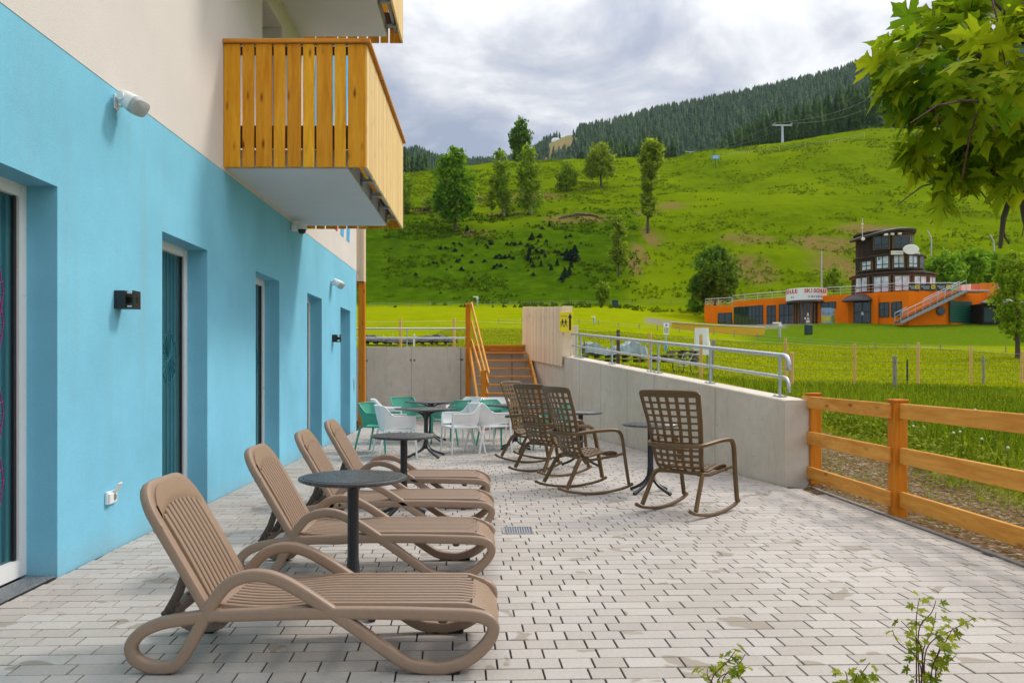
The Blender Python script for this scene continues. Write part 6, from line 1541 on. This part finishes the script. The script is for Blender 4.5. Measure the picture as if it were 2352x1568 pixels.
# info sign on a blue post
b = Vector(((1530 - CX) * 40 / F, 40, g1((1530 - CX) * 40 / F, 40))); e = empty('info_sign', b, 0, 'white rules board with round symbols on a blue post in the meadow', 'sign')
k = 40 / F; zt = zz(742, 40) - b.z; zb = zz(769, 40) - b.z; m = MB(); m.cyl((0, .03, 0), (0, .03, zz(782, 40) - b.z), .07, .07, 10); m.build('blue_post', M['stripe_blue'], e); m = MB(); m.cyl((0, .03, zz(782, 40) - b.z), (0, .03, zt - .1), .05, .05, 8); m.build('pole', M['galv'], e)
m = MB(); m.cbox((0, -.03, (zt + zb) / 2), (12.5 * k, .03, zt - zb), .03); m.build('board', M['signwhite'], e)
m = MB(); m.cbox((0, -.05, zt - .10), (.09, .01, .12), .002); m.build('blue_symbol', M['stripe_blue'], e)
for i in range(3):
    for j in range(3):
        c = Vector(((j - 1) * .075, -.047, zt - .26 - i * .095)); m = MB(); m.cyl(c, c - Vector((0, .006, 0)), .032, .032, 14); m.build('round_symbol', M[('stripe_red', 'navy', 'pgreen')[(i + (j == 1 and i == 1)) % 3]], e)
# white covered frame
b = Vector(((1612 - CX) * 30 / F, 30, g1((1612 - CX) * 30 / F, 30))); k = 30 / F; e = empty('covered_frame', b, R(-4), 'tall object wrapped in a white sheet standing in the meadow', 'covered object'); zt = zz(753, 30) - b.z; zb = zz(815, 30) - b.z
m = MB(); vs = []; n_ = 10
for j in range(n_ + 1):
    f = j / n_; z = zb + (zt - zb) * f; w = (19 - 4.5 * f) * k; d = .22 - .06 * f
    for q in range(16):
        t = 2 * math.pi * q / 16; c, s_ = math.cos(t), math.sin(t); wr = 1 + .05 * math.sin(5 * t + f * 4); vs.append((w * wr * math.copysign(abs(c) ** .45, c) + .02 * math.sin(f * 6), d * wr * math.copysign(abs(s_) ** .45, s_), z))
m.add(vs, [(j * 16 + q, j * 16 + (q + 1) % 16, (j + 1) * 16 + (q + 1) % 16, (j + 1) * 16 + q) for j in range(n_) for q in range(16)] + [tuple(range(n_ * 16, n_ * 16 + 16)), tuple(range(16))[::-1]])
M['sheet'] = plain('white_sheet', (.74, .76, .78), .5, nscale=2, namt=.06); m.build('sheet', M['sheet'], e, True); m = MB(); m.cyl((-.2, 0, -.1), (-.2, 0, zb + .1), .03, .03, 6); m.cyl((.2, 0, -.1), (.2, 0, zb + .1), .03, .03, 6); m.build('support_leg', M['greyp'], e)
# pallets under tarpaulin and a bicycle
M['tarp'] = plain('blue_grey_film', (.16, .23, .24), .3, nscale=3, namt=.5, bump=.5, bscale=8); M['btarp'] = plain('black_film', (.012, .012, .014), .3, nscale=5, namt=.3)
M['oldwood'] = wood('old_grey_planks', (.13, .12, .115, 1), (.24, .22, .21, 1), (.06, .05, .05, 1), (2, 9, 9))
def heap(name, px0, px1, Y, h, lab, mat, tarp, frac=.55):
    x0, x1 = (px0 - CX) * Y / F, (px1 - CX) * Y / F; b = Vector(((x0 + x1) / 2, Y, 0)); b.z = max(g1(x0, Y), g1(x1, Y), g1(b.x, Y)) - .05; e = empty(name, b, 0, lab, 'pile'); L = x1 - x0
    n_ = int(L / .8); r_ = random.Random(px0)
    for i in range(n_):
        hh = h * r_.uniform(.45, 1.0); x = -L / 2 + (i + .5) * L / n_; m = MB()
        for z in np.arange(.06, hh, .14):
            for q in range(5): m.cbox((x, -.4 + q * .2, z), (L / n_ * .92, .14, .022), .002)
            for q in range(3): m.cbox((x + (-1 + q) * L / n_ * .4, 0, z - .05), (.08, .95, .08), .002)
        m.build('pallet', M['oldwood'], e)
    vs = []; nx, ny = 26, 9; m = MB()
    for i in range(nx):
        for j in range(ny):
            f = i / (nx - 1); g = j / (ny - 1); z = h * (.7 + .30 * r_.random() + .25 * math.sin(f * 9 + 1)) * (1 if 0 < j < ny - 1 else .35); vs.append((-L / 2 + L * frac * f + r_.uniform(-.04, .04), -.62 + 1.24 * g, max(.05, z + .08)))
    m.add(vs, [(i * ny + j, (i + 1) * ny + j, (i + 1) * ny + j + 1, i * ny + j + 1) for i in range(nx - 1) for j in range(ny - 1)]); m.build('tarpaulin', M[tarp], e, False)
heap('pallet_pile', 1338, 1600, 27.0, .50, 'pile of grey pallets partly under pale plastic film behind the sloping wall', 'oldwood', 'tarp', .55)
heap('tarp_pile', 836, 1050, 30, .30, 'flat pile under black film behind the back wall', 'oldwood', 'btarp', 1.0)
def bicycle():
    b = Vector(((1578 - CX) * 25.2 / F, 25.2, 0)); b.z = g1(b.x, b.y); e = empty('bicycle', b, R(35), 'old bicycle leaning by the pallet pile', 'bicycle', None, .8)
    for x in (-.5, .5):
        m = MB(); m.tube([(x + .33 * math.cos(t), 0, .34 + .33 * math.sin(t)) for t in np.linspace(0, 6.283, 25)[:-1]], .018, 6, True, up=(0, 1, 0)); 
        for q in range(8): t = q * math.pi / 8; m.tube([(x + .32 * math.cos(t), 0, .34 + .32 * math.sin(t)), (x - .32 * math.cos(t), 0, .34 - .32 * math.sin(t))], .003, 4)
        m.build('wheel', M['rubber'], e)
    m = MB(); P = [Vector(p) for p in ((-.5, 0, .34), (-.15, 0, .85), (.38, 0, .82), (.5, 0, .34), (-.05, 0, .32))]
    for a, c in ((0, 1), (1, 2), (2, 3), (4, 1), (4, 2), (0, 4)): m.tube([P[a], P[c]], .014, 6)
    m.tube([P[2], (.36, 0, 1.0)], .018, 6); m.tube([(.36, -.28, 1.0), (.36, .28, 1.0)], .012, 6); m.build('frame', M['steel'], e); m = MB(); m.cbox((-.17, 0, .93), (.26, .14, .06), .02); m.build('saddle', M['rubber'], e)
bicycle()
# white electric-fence stakes behind the back wall
for px, pt in ((881, 769), (902, 767), (951, 767), (1000, 780), (1028, 785)):
    Y = 26 if px == 951 else 32; b = Vector(((px - CX) * Y / F, Y, 0)); b.z = g1(b.x, Y); e = empty('fence_stake', b, 0, 'thin white electric fence stake behind the back wall', 'stake', 'white electric fence stakes'); k = zz(pt, Y) - b.z; m = MB(); m.cbox((0, 0, k / 2), (.06 if px == 951 else .035, .02, k), .004); m.build('stake', M['white'], e); m = MB(); m.cyl((0, 0, k * .8), (0, -.05, k * .82), .012, .012, 6); m.build('insulator', M['ink'], e)
# hill signs, lift pylons, floodlight masts
b = hit(1643, 386); k = b.y / F; e = empty('slope_sign', b, 0, 'blue direction sign on a post high on the hillside', 'sign'); m = MB(); m.cyl((0, 0, -.2), (0, 0, 27 * k), .12, .12, 8); m.build('post', M['dkframe'], e); m = MB(); m.cbox((0, -.2, 24 * k), (18 * k, .2, 9 * k), .05); m.build('board', M['stripe_blue'], e)
m = MB(); [m.cbox((x * k, -.32, z * k), (7 * k, .05, 1.6 * k), .02) for x, z in ((-3, 26), (3, 26), (-3, 22.3), (3, 22.3))]; m.build('arrow_panel', M['signwhite'], e)
def pylon(px, pt, pb, lab, s=1.0):
    u = (px - CX) / F; Y = 255. ; b = Vector((u * Y, Y, g1(u * Y, Y) - .5)); k = zz(pt, Y) - b.z; e = empty('lift_pylon', b, 0, lab, 'lift pylon', 'chairlift pylons'); m = MB(); m.cyl((0, 0, 0), (0, 0, k), .42 * s, .3 * s, 12); m.build('mast', M['galv'], e, True)
    m = MB(); m.beam((-3.1 * s, 0, k), (3.1 * s, 0, k), .35 * s, .35 * s); m.build('crossarm', M['galv'], e)
    for sx in (-1, 1):
        m = MB(); m.cbox((sx * 2.7 * s, 0, k + .35 * s), (.3, 2.2 * s, .4 * s), .05); m.build('sheave', M['steel'], e)
    return b, k
p1, k1 = pylon(1797, 288, 330, 'grey chairlift pylon with a crossarm at the wood edge'); p2, k2 = pylon(1585, 349, 358, 'small chairlift pylon just over the crest', .5)
M['cable'] = plain('steel_cable', (.16, .18, .2), .5)
for sx, lab in ((-1, 'left steel lift cable running up along the wood'), (1, 'right steel lift cable running up along the wood')):
    m = MB(); A = p2 + Vector((sx * 1.3, 0, k2 + .4)); B = p1 + Vector((sx * 2.7, 0, k1 + .6)); C = atY(2030 + 3 * sx, 222 + 9 * sx, 300)
    f = lambda a, b_: [a.lerp(b_, t) - Vector((0, 0, 2.2 * math.sin(math.pi * t))) for t in np.linspace(0, 1, 12)]
    m.tube(f(A, B)[:-1] + f(B, C), .035, 5); tag(m.build('lift_cable', M['cable']), lab, 'cable')
for px, pt, pb, lab in ((2139, 531, 575, 'bent floodlight mast right behind the tower'), (2283, 540, 600, 'bent floodlight mast far right of the tower'), (1887, 577, 668, 'white flagpole rising behind the drum sign')):
    Y = 120. if px > 2000 else 95.; u = (px - CX) / F; b = Vector((u * Y, Y, g1(u * Y, Y) - .5)); k = zz(pt, Y) - b.z; px_m = Y / F
    m = MB()
    if px > 2000: m.tube([(0, 0, 0), (0, 0, k - 22 * px_m), (-1 * px_m, 0, k - 14 * px_m), (-9 * px_m, 0, k)], .11, 8); 
    else: m.cyl((0, 0, 0), (0, 0, k), .11, .07, 10); m.cyl((-.5, 0, k * .5), (0, 0, k * .5), .04, .04, 6)
    o = m.build('mast', M['galv'], None, True); o.location = b; tag(o, lab, 'mast')
# mountain station and snow banks on the far ridge
b = atY(980, 388, 1420); e = empty('mountain_station', b, 0, 'tiny lift station building on the far ridge beside the balcony', 'building'); m = MB(); m.cbox((-8, 0, 4), (40, 12, 16), .5); m.build('wall', M['signwhite'], e)
m = MB(); m.prism([(-30, -8, 12), (14, -8, 12), (4, -8, 19), (-2, -8, 22), (-12, -8, 13.5)], (0, 16, 0)); m.build('roof', M['slate'], e)
for px, py, w, lab in ((1277, 346.5, 22, 'patch of leftover snow on the brown ski slope'), (1030, 369, 6, 'bit of leftover snow far left on the ridge')):
    p = atY(px, py, 1120 if px > 1100 else 1350); 
    if px > 1100: p.y = 1180; p.x = (px - CX) / F * 1180; p.z = g1(p.x, 1180) 
    m = MB(); k = w * p.y / F / 2; m.lathe([(k, -2), (k * .9, 2.2), (k * .5, 4), (.01, 4.4)], p, 20, 0, 1, .25); tag(m.build('snow_patch', M['signwhite'], None, True), lab, 'snow')
# ================================================================== NEAR PLANTS
M['maple'] = leafmat('maple_leaves', (.085, .185, .006, 1), (.38, .46, .012, 1), .55, .6, var=.22)
M['sapl'] = leafmat('sapling_leaves', (.13, .21, .010, 1), (.34, .38, .02, 1), .45, .5, var=.2)
M['redtwig'] = plain('red_twig', (.12, .03, .035), .55, nscale=30, namt=.2)
half = [(0, 0), (.10, -.04), (.22, -.14), (.30, -.07), (.56, -.10), (.40, .05), (.27, .15), (.40, .24), (.48, .25), (.74, .56), (.54, .52), (.46, .62), (.36, .50), (.17, .40), (.20, .58), (.36, .74), (.20, .76), (.16, .88), (.08, .98), (0, 1.24)]
LF = half + [(-x, y) for x, y in half[-2:0:-1]]
def leaf_field(name, sites, mat, parent, rs):
    """sites: (pos, tip direction, face normal, size)"""
    V = []; F_ = []; T = []; k = len(LF); base = np.array(LF)
    for p, tip, nrm, s_ in sites:
        tip = tip / np.linalg.norm(tip); nrm = nrm - tip * nrm.dot(tip); nrm /= np.linalg.norm(nrm); sd = np.cross(tip, nrm); b = len(V)
        fold = rs.uniform(.08, .38); curl = rs.uniform(.0, .35); w = rs.uniform(.82, 1.05)
        def place(x, y): return p + sd * x * s_ * w + tip * (y - curl * .25 * max(0, y) ** 2) * s_ + nrm * (fold * abs(x) * .8 - curl * max(0, y) ** 2 * .55 - .25 * abs(x) ** 2) * s_
        V.append(place(0, .28)); V += [place(x, y) for x, y in base]; t = np.clip(rs.random() * 1.0, 0, 1)
        for i in range(k): F_.append((b, b + 1 + i, b + 1 + (i + 1) % k)); T.append(t)
    return np_mesh(name, np.array(V), np.array(F_), mat, parent, attr=np.array(T), smooth=True)
def maple():
    B = Vector((2.80, 3.24, 0)); e = empty('maple_tree', B, 0, 'young maple with big lobed leaves hanging in at the upper right', 'tree'); rs = np.random.default_rng(12); D = 3.3
    P = lambda px, py, dy=0.: atY(px, py, D + dy) - B
    m = MB(); trunk = [Vector((0, 0, -.05)), Vector((-.12, 0, .6)), Vector((-.30, .02, 1.3)), Vector((-.50, .04, 1.85)), P(2372, 545), P(2352, 462), P(2356, 330, .05), P(2390, 180, .1), P(2430, 0, .1)]
    m.tube(catmull(trunk, 5), .024, 10, False, 0, list(np.linspace(1.2, .35, 41)), (0, 1, 0)); m.build('trunk', M['trunk'], e, True)
    br = [[P(2345, 330), P(2250, 300, -.1), P(2150, 260, -.15), P(2050, 200, -.1)], [P(2380, 200), P(2280, 150, .05), P(2180, 90, .1), P(2090, 100, .15)], [P(2335, 420), P(2260, 390, .1), P(2190, 400, .15), P(2160, 440, .15)], [P(2390, 170), P(2330, 60, -.15), P(2260, -20, -.2)], [P(2345, 330), P(2260, 320, .25), P(2160, 300, .35), P(2080, 290, .4)], [P(2360, 280), P(2280, 240, -.3), P(2200, 230, -.42)], [P(2400, 120), P(2330, 130, .3), P(2250, 30, .4)], [P(2340, 400), P(2400, 380, -.2), P(2450, 400, -.2)], [P(2400, 100), P(2500, 60), P(2560, 160)]]
    sites = []
    for b in br:
        pts = catmull(b, 6); m = MB(); m.tube(pts, .012, 6, False, 0, list(np.linspace(1.2, .25, len(pts))), (0, 1, 0)); m.build('branch', M['trunk'], e, True)
        for q in range(4):            # side twigs
            s0 = pts[int(len(pts) * (.3 + .16 * q))]; d = Vector((rs.normal() * .5 - .25, rs.normal() * .6, rs.normal() * .4 - .15)); d.normalize(); tw = [s0, s0 + d * .12, s0 + d * .23 + Vector((0, 0, -.05))]
            m = MB(); m.tube(tw, .004, 5, False, 0, [1, .8, .5]); m.build('twig', M['redtwig'], e)
    # leaf masses: centre on the picture, depth shift, radius, count
    cl = [(2050, 125, .0, .08, 9), (2062, 190, -.1, .08, 10), (2078, 255, -.05, .08, 9), (2095, 320, .05, .07, 6), (2110, 85, .15, .09, 10), (2130, 165, -.2, .10, 13), (2145, 240, -.1, .11, 14), (2150, 320, .1, .09, 8), (2165, 105, .1, .11, 13), (2195, 50, .1, .09, 11), (2180, 390, .15, .07, 5), (2210, 195, -.3, .13, 16), (2215, 285, .0, .12, 15), (2205, 365, .1, .10, 9), (2240, 115, .1, .13, 16), (2255, 25, .0, .12, 15), (2275, 215, -.3, .14, 17), (2280, 310, .05, .12, 14), (2255, 385, .15, .07, 5), (2310, 55, -.25, .13, 16), (2320, 145, -.1, .14, 18), (2330, 245, -.25, .14, 18), (2345, 325, .1, .11, 10), (2350, 15, .1, .14, 18), (2390, 120, -.25, .16, 20), (2400, 250, -.2, .16, 20), (2410, 340, .1, .12, 10), (2440, 50, 0, .18, 22), (2450, 200, 0, .18, 22), (2260, 75, .35, .13, 12), (2170, 200, .3, .12, 11), (2260, 275, .4, .13, 12), (2520, 120, 0, .2, 20), (2085, 345, .0, .05, 5), (2115, 385, .1, .05, 5), (2160, 440, .05, .05, 5), (2150, 475, .08, .03, 2), (2215, 410, .0, .06, 6), (2290, 395, .1, .08, 8), (2330, 410, -.1, .07, 6), (2040, 160, .1, .07, 7)]
    C0 = P(2400, 200)
    for px, py, dy, r_, n_ in cl:
        c = P(px + 14, py - max(0, py - 300) * .22, dy)
        for _ in range(int(n_ * 1.15)):
            d = rs.normal(size=3); d /= np.linalg.norm(d); p = np.array(c) + d * r_ * rs.random() ** .45 * np.array((.9, 1.3, 1)); out = p - np.array(C0); out /= np.linalg.norm(out) + 1e-6
            tip = out * (.55 if out[2] < .25 else 1.0) + np.array((0, 0, -.62)) * (1 if out[2] < .25 else .25) + rs.normal(size=3) * .36; nrm = out * .85 + np.array((0, -.1, .5)) + rs.normal(size=3) * .36
            sites.append((p, tip, nrm, rs.uniform(.075, .145)))
    leaf_field('crown', sites, M['maple'], e, rs)
    m = MB(); m.tube([P(2352, 455), P(2316, 468), P(2305, 500), P(2297, 570)], .012, 7, False, 0, [1, 1.1, .9, .6], (0, 1, 0)); m.tube([P(2303, 520), P(2308, 545), P(2318, 560)], .004, 5); m.build('broken_branch', M['trunk'], e, True)
maple()
def sapling(x, y, stems, lab, seed):
    B = Vector((x, y, .01)); e = empty('sapling', B, 0, lab, 'young plant', 'young maple shoots in the planting bed'); rs = np.random.default_rng(seed); sites = []
    for px, py, px1, py1, dy, n_ in stems:
        a = Vector((atY(px, 1600, y + dy).x - x, dy * .3, -.02)); mid = atY(px, py, y + dy) - B; tip = atY(px1, py1, y + dy * 1.5) - B; pts = catmull([a, mid.lerp(a, .5), mid, mid.lerp(tip, .55) + Vector((rs.normal() * .008, 0, .006)), tip], 6)
        m = MB(); m.tube(pts, .0032, 6, False, 0, list(np.linspace(1.15, .4, len(pts))), (0, 1, 0)); m.build('stem', M['redtwig'], e, True)
        for j in range(n_):
            t = .34 + .66 * (j + .5) / n_; i = min(len(pts) - 1, int(t * len(pts))); p = np.array(pts[i]); d = rs.normal(size=3); d[2] = abs(d[2]) * .3; d /= np.linalg.norm(d); q = p + d * rs.uniform(.012, .035)
            sites.append((q, d * .8 + np.array((0, 0, -.45)) + rs.normal(size=3) * .25, np.array((0, -.35, 1)) + rs.normal(size=3) * .4, rs.uniform(.020, .040)))
    leaf_field('leaves', sites, M['sapl'], e, rs)
sapling(1.66, 3.05, [(2105, 1480, 2112, 1372, 0, 18), (2110, 1450, 2150, 1378, .02, 9), (2118, 1500, 2070, 1425, -.05, 8), (2120, 1500, 2150, 1405, .05, 12), (2128, 1490, 2240, 1418, -.03, 16), (2150, 1520, 2190, 1440, .04, 12), (2140, 1540, 2165, 1470, -.06, 14), (2112, 1520, 2050, 1448, .04, 6), (2150, 1540, 2195, 1505, 0, 8)], 'tallest leafy maple shoot at the lower right corner', 5)
sapling(.90, 3.05, [(1635, 1560, 1690, 1492, 0, 14), (1650, 1560, 1722, 1530, .03, 14), (1640, 1580, 1625, 1535, -.03, 8), (1660, 1560, 1712, 1500, .05, 9)], 'leafy shoot at the bottom edge left of the tallest one', 6)
sapling(1.38, 3.02, [(1975, 1560, 1998, 1520, 0, 8), (1945, 1575, 1940, 1540, .03, 8), (1960, 1580, 1968, 1545, -.03, 8), (1985, 1580, 1985, 1548, .0, 6)], 'shortest shoot at the bottom edge, just left of the tallest one', 7)
# ================================================================== GRASS OF THE NEAR MEADOW
M['grass'] = leafmat('meadow_grass', (.060, .120, .004, 1), (.215, .285, .010, 1), .42, .6, var=.4)
def blades(name, X_, Y_, hgt, wid, mat, lab, seed, kind='stuff', bend=.5):
    rs = np.random.default_rng(seed); n = len(X_); Z_ = ground(X_, Y_) - .01; a = rs.random(n) * 6.283; dx, dy = np.cos(a) * wid / 2, np.sin(a) * wid / 2; b = rs.random(n) * 6.283; L = hgt * bend * rs.random(n); bx_, by_ = np.cos(b) * L, np.sin(b) * L
    lv = []
    for f, w in ((0, 1), (.55, .8), (1, .12)):
        zz_ = hgt * (f - .25 * f * f * (L / np.maximum(hgt, 1e-3))); c = np.stack([X_ + bx_ * f * f, Y_ + by_ * f * f, Z_ + zz_], 1); d = np.stack([dx * w, dy * w, 0 * dx], 1); lv += [c - d, c + d]
    V = np.stack(lv, 1).reshape(-1, 3); i = (np.arange(n) * 6)[:, None]; F_ = np.concatenate([i + np.array([[0, 1, 3, 2]]), i + np.array([[2, 3, 5, 4]])], 0)
    t = np.clip(rs.random(n) * .7 + .5 * (_vn(X_, Y_, 1.3) + .3), 0, 1); o = np_mesh(name, V, F_, mat, attr=np.concatenate([t, t])); return tag(o, lab, 'grass', kind=kind)
def pts_in(n, x0, x1, y0, y1): return x0 + (x1 - x0) * nr.random(n), y0 + (y1 - y0) * nr.random(n) ** .9
X_, Y_ = pts_in(120000, 5.6, 24, 6.5, 25)
edge = 6.35 + _vn(X_ * 0, Y_, 2.) * .8 + _vn(X_, Y_, .8) * .5
ok = (X_ > edge) & (X_ / Y_ < .80) & (Y_ < 23 + 5 * _vn(X_, Y_ * 0, 3.1)) & (nr.random(len(X_)) < np.clip(1.25 - (Y_ - 8) / 26, .25, 1)); X_, Y_ = X_[ok], Y_[ok]
hh = (.12 + .42 * nr.random(len(X_)) ** 2.2) * np.clip(1.15 - (Y_ - 9) / 17, .3, 1.1) * (1 + .8 * _vn(X_, Y_, 1.7))
blades('tall_grass', X_, Y_, hh, .010 + .0006 * Y_, M['grass'], 'tall unmown meadow grass beyond the gravel strip', 8)
wx = 5.2
Yw = 9.9 + 13 * nr.random(26000); Xw = wall_x(Yw) + .42 + 9 * nr.random(26000) ** 1.6
ok = (Yw > 13.5 + 1.0 * nr.random(26000)) | (Xw > 6.3)
M['grass2'] = leafmat('mown_grass', (.17, .22, .003, 1), (.32, .35, .005, 1), .4, .7, var=.25)
blades('meadow_grass', Xw[ok], Yw[ok], .04 + .09 * nr.random(ok.sum()), .012 + 0 * Xw[ok], M['grass2'], 'short grass along the back of the sloping wall', 9)
X_, Y_ = pts_in(90000, -3, 30, 23.0, 60); ok = (X_ / Y_ < .72) & (X_ / Y_ > -.16) & (nr.random(90000) < 26 / Y_); X_, Y_ = X_[ok], Y_[ok]
blades('meadow_turf', X_, Y_, .04 + .07 * nr.random(len(X_)), .012 + .0009 * Y_, M['grass2'] if 'grass2' in M else leafmat('mown_grass', (.19, .28, .004, 1), (.30, .39, .006, 1), .4, .7, var=.2), 'bright short turf of the meadow', 10)
# weeds on the gravel and flowers
X_, Y_ = pts_in(9000, 4.15, 7.0, 3.5, 15); ok = (_vn(X_, Y_, 1.1) + .6 * _vn(X_, Y_, .4) + (X_ - 4.2) * .16 > .02); X_, Y_ = X_[ok], Y_[ok]
M['weed'] = leafmat('weed_leaves', (.12, .19, .010, 1), (.25, .29, .02, 1), .35, .6, var=.3)
blades('gravel_weeds', X_, Y_, .015 + .035 * nr.random(len(X_)), .010 + .010 * nr.random(len(X_)), M['weed'], 'small weeds sprouting through the gravel', 11, bend=1.2)
rs = np.random.default_rng(44)
n = 420; Xg = 5.9 + .9 * rs.random(n) + .35 * rs.normal(size=n); Yg = 6.5 + 8.5 * rs.random(n); C = []
for x, y in zip(Xg, Yg):
    if x < 5.3: continue
    k = rs.integers(10, 22); s_ = .10 + .10 * rs.random(); C.append(np.stack([x + rs.normal(size=k) * s_ * .7, y + rs.normal(size=k) * s_ * .7, g1(x, y) + np.abs(rs.normal(size=k)) * s_ * 1.1 + .02], 1))
C = np.concatenate(C); o = quads_cloud(C, .032, rs, -.8, rs.random(len(C)), 'broad_weeds', M['weed']); tag(o, 'broad leaved weeds along the edge of the tall grass', 'weeds', kind='stuff')
M['petal'] = plain('yellow_petals', (.75, .55, .01), .7); M['fluff'] = plain('seed_fluff', (.62, .62, .58), .9)
X_, Y_ = pts_in(2600, 5.8, 26, 8, 26); ok = X_ > 6.3; X_, Y_ = X_[ok], Y_[ok]; Z_ = ground(X_, Y_) + .10 + .22 * nr.random(len(X_)) * np.clip(1.3 - (Y_ - 8) / 16, .25, 1)
C = np.stack([X_, Y_, Z_], 1); o = quads_cloud(np.concatenate([C, C]), .013, np.random.default_rng(2), 0, None, 'meadow_flowers', M['petal']); tag(o, 'tiny yellow buttercups in the meadow grass', 'flowers', kind='stuff')
for i, (px, py, Y) in enumerate(((2255, 947, 9.3), (2282, 975, 10.5), (2292, 939, 11), (2315, 990, 8.4), (2205, 990, 10.0), (2098, 980, 11.0), (2240, 918, 12.4), (2332, 930, 10.5), (2170, 938, 12.8), (2190, 955, 9.9))):
    p = atY(px, py, Y); g = g1(p.x, p.y); e = empty('dandelion', (p.x, p.y, g), 0, 'white dandelion seed head standing in the tall grass', 'dandelion', 'dandelion seed heads in the tall grass'); hgt = max(.2, min(.62, p.z - g)); m = MB(); m.tube([(0, 0, 0), (.01, 0, hgt * .5), (0, .01, hgt)], .0028, 5); m.build('stem', M['weed'], e)
    m = MB(); m.ball((0, 0, hgt + .012), .016, 0, 10); m.build('seed_head', M['fluff'], e, True)
# ================================================================== AIR
def haze():
    m = MB(); m.bx(-2520, 2620, -130, 2720, -2.0, 620); t = bpy.data.materials.new('air'); t.use_nodes = True; n = t.node_tree.nodes; n.clear()
    o = n.new('ShaderNodeOutputMaterial'); v = n.new('ShaderNodeVolumePrincipled'); v.inputs['Color'].default_value = (.62, .76, 1, 1); v.inputs['Density'].default_value = .00005; v.inputs['Anisotropy'].default_value = .2
    t.node_tree.links.new(v.outputs[0], o.inputs['Volume']); ob = m.build('haze', t); tag(ob, 'thin bluish air between the terrace and the far wood', 'haze', kind='stuff')
haze()
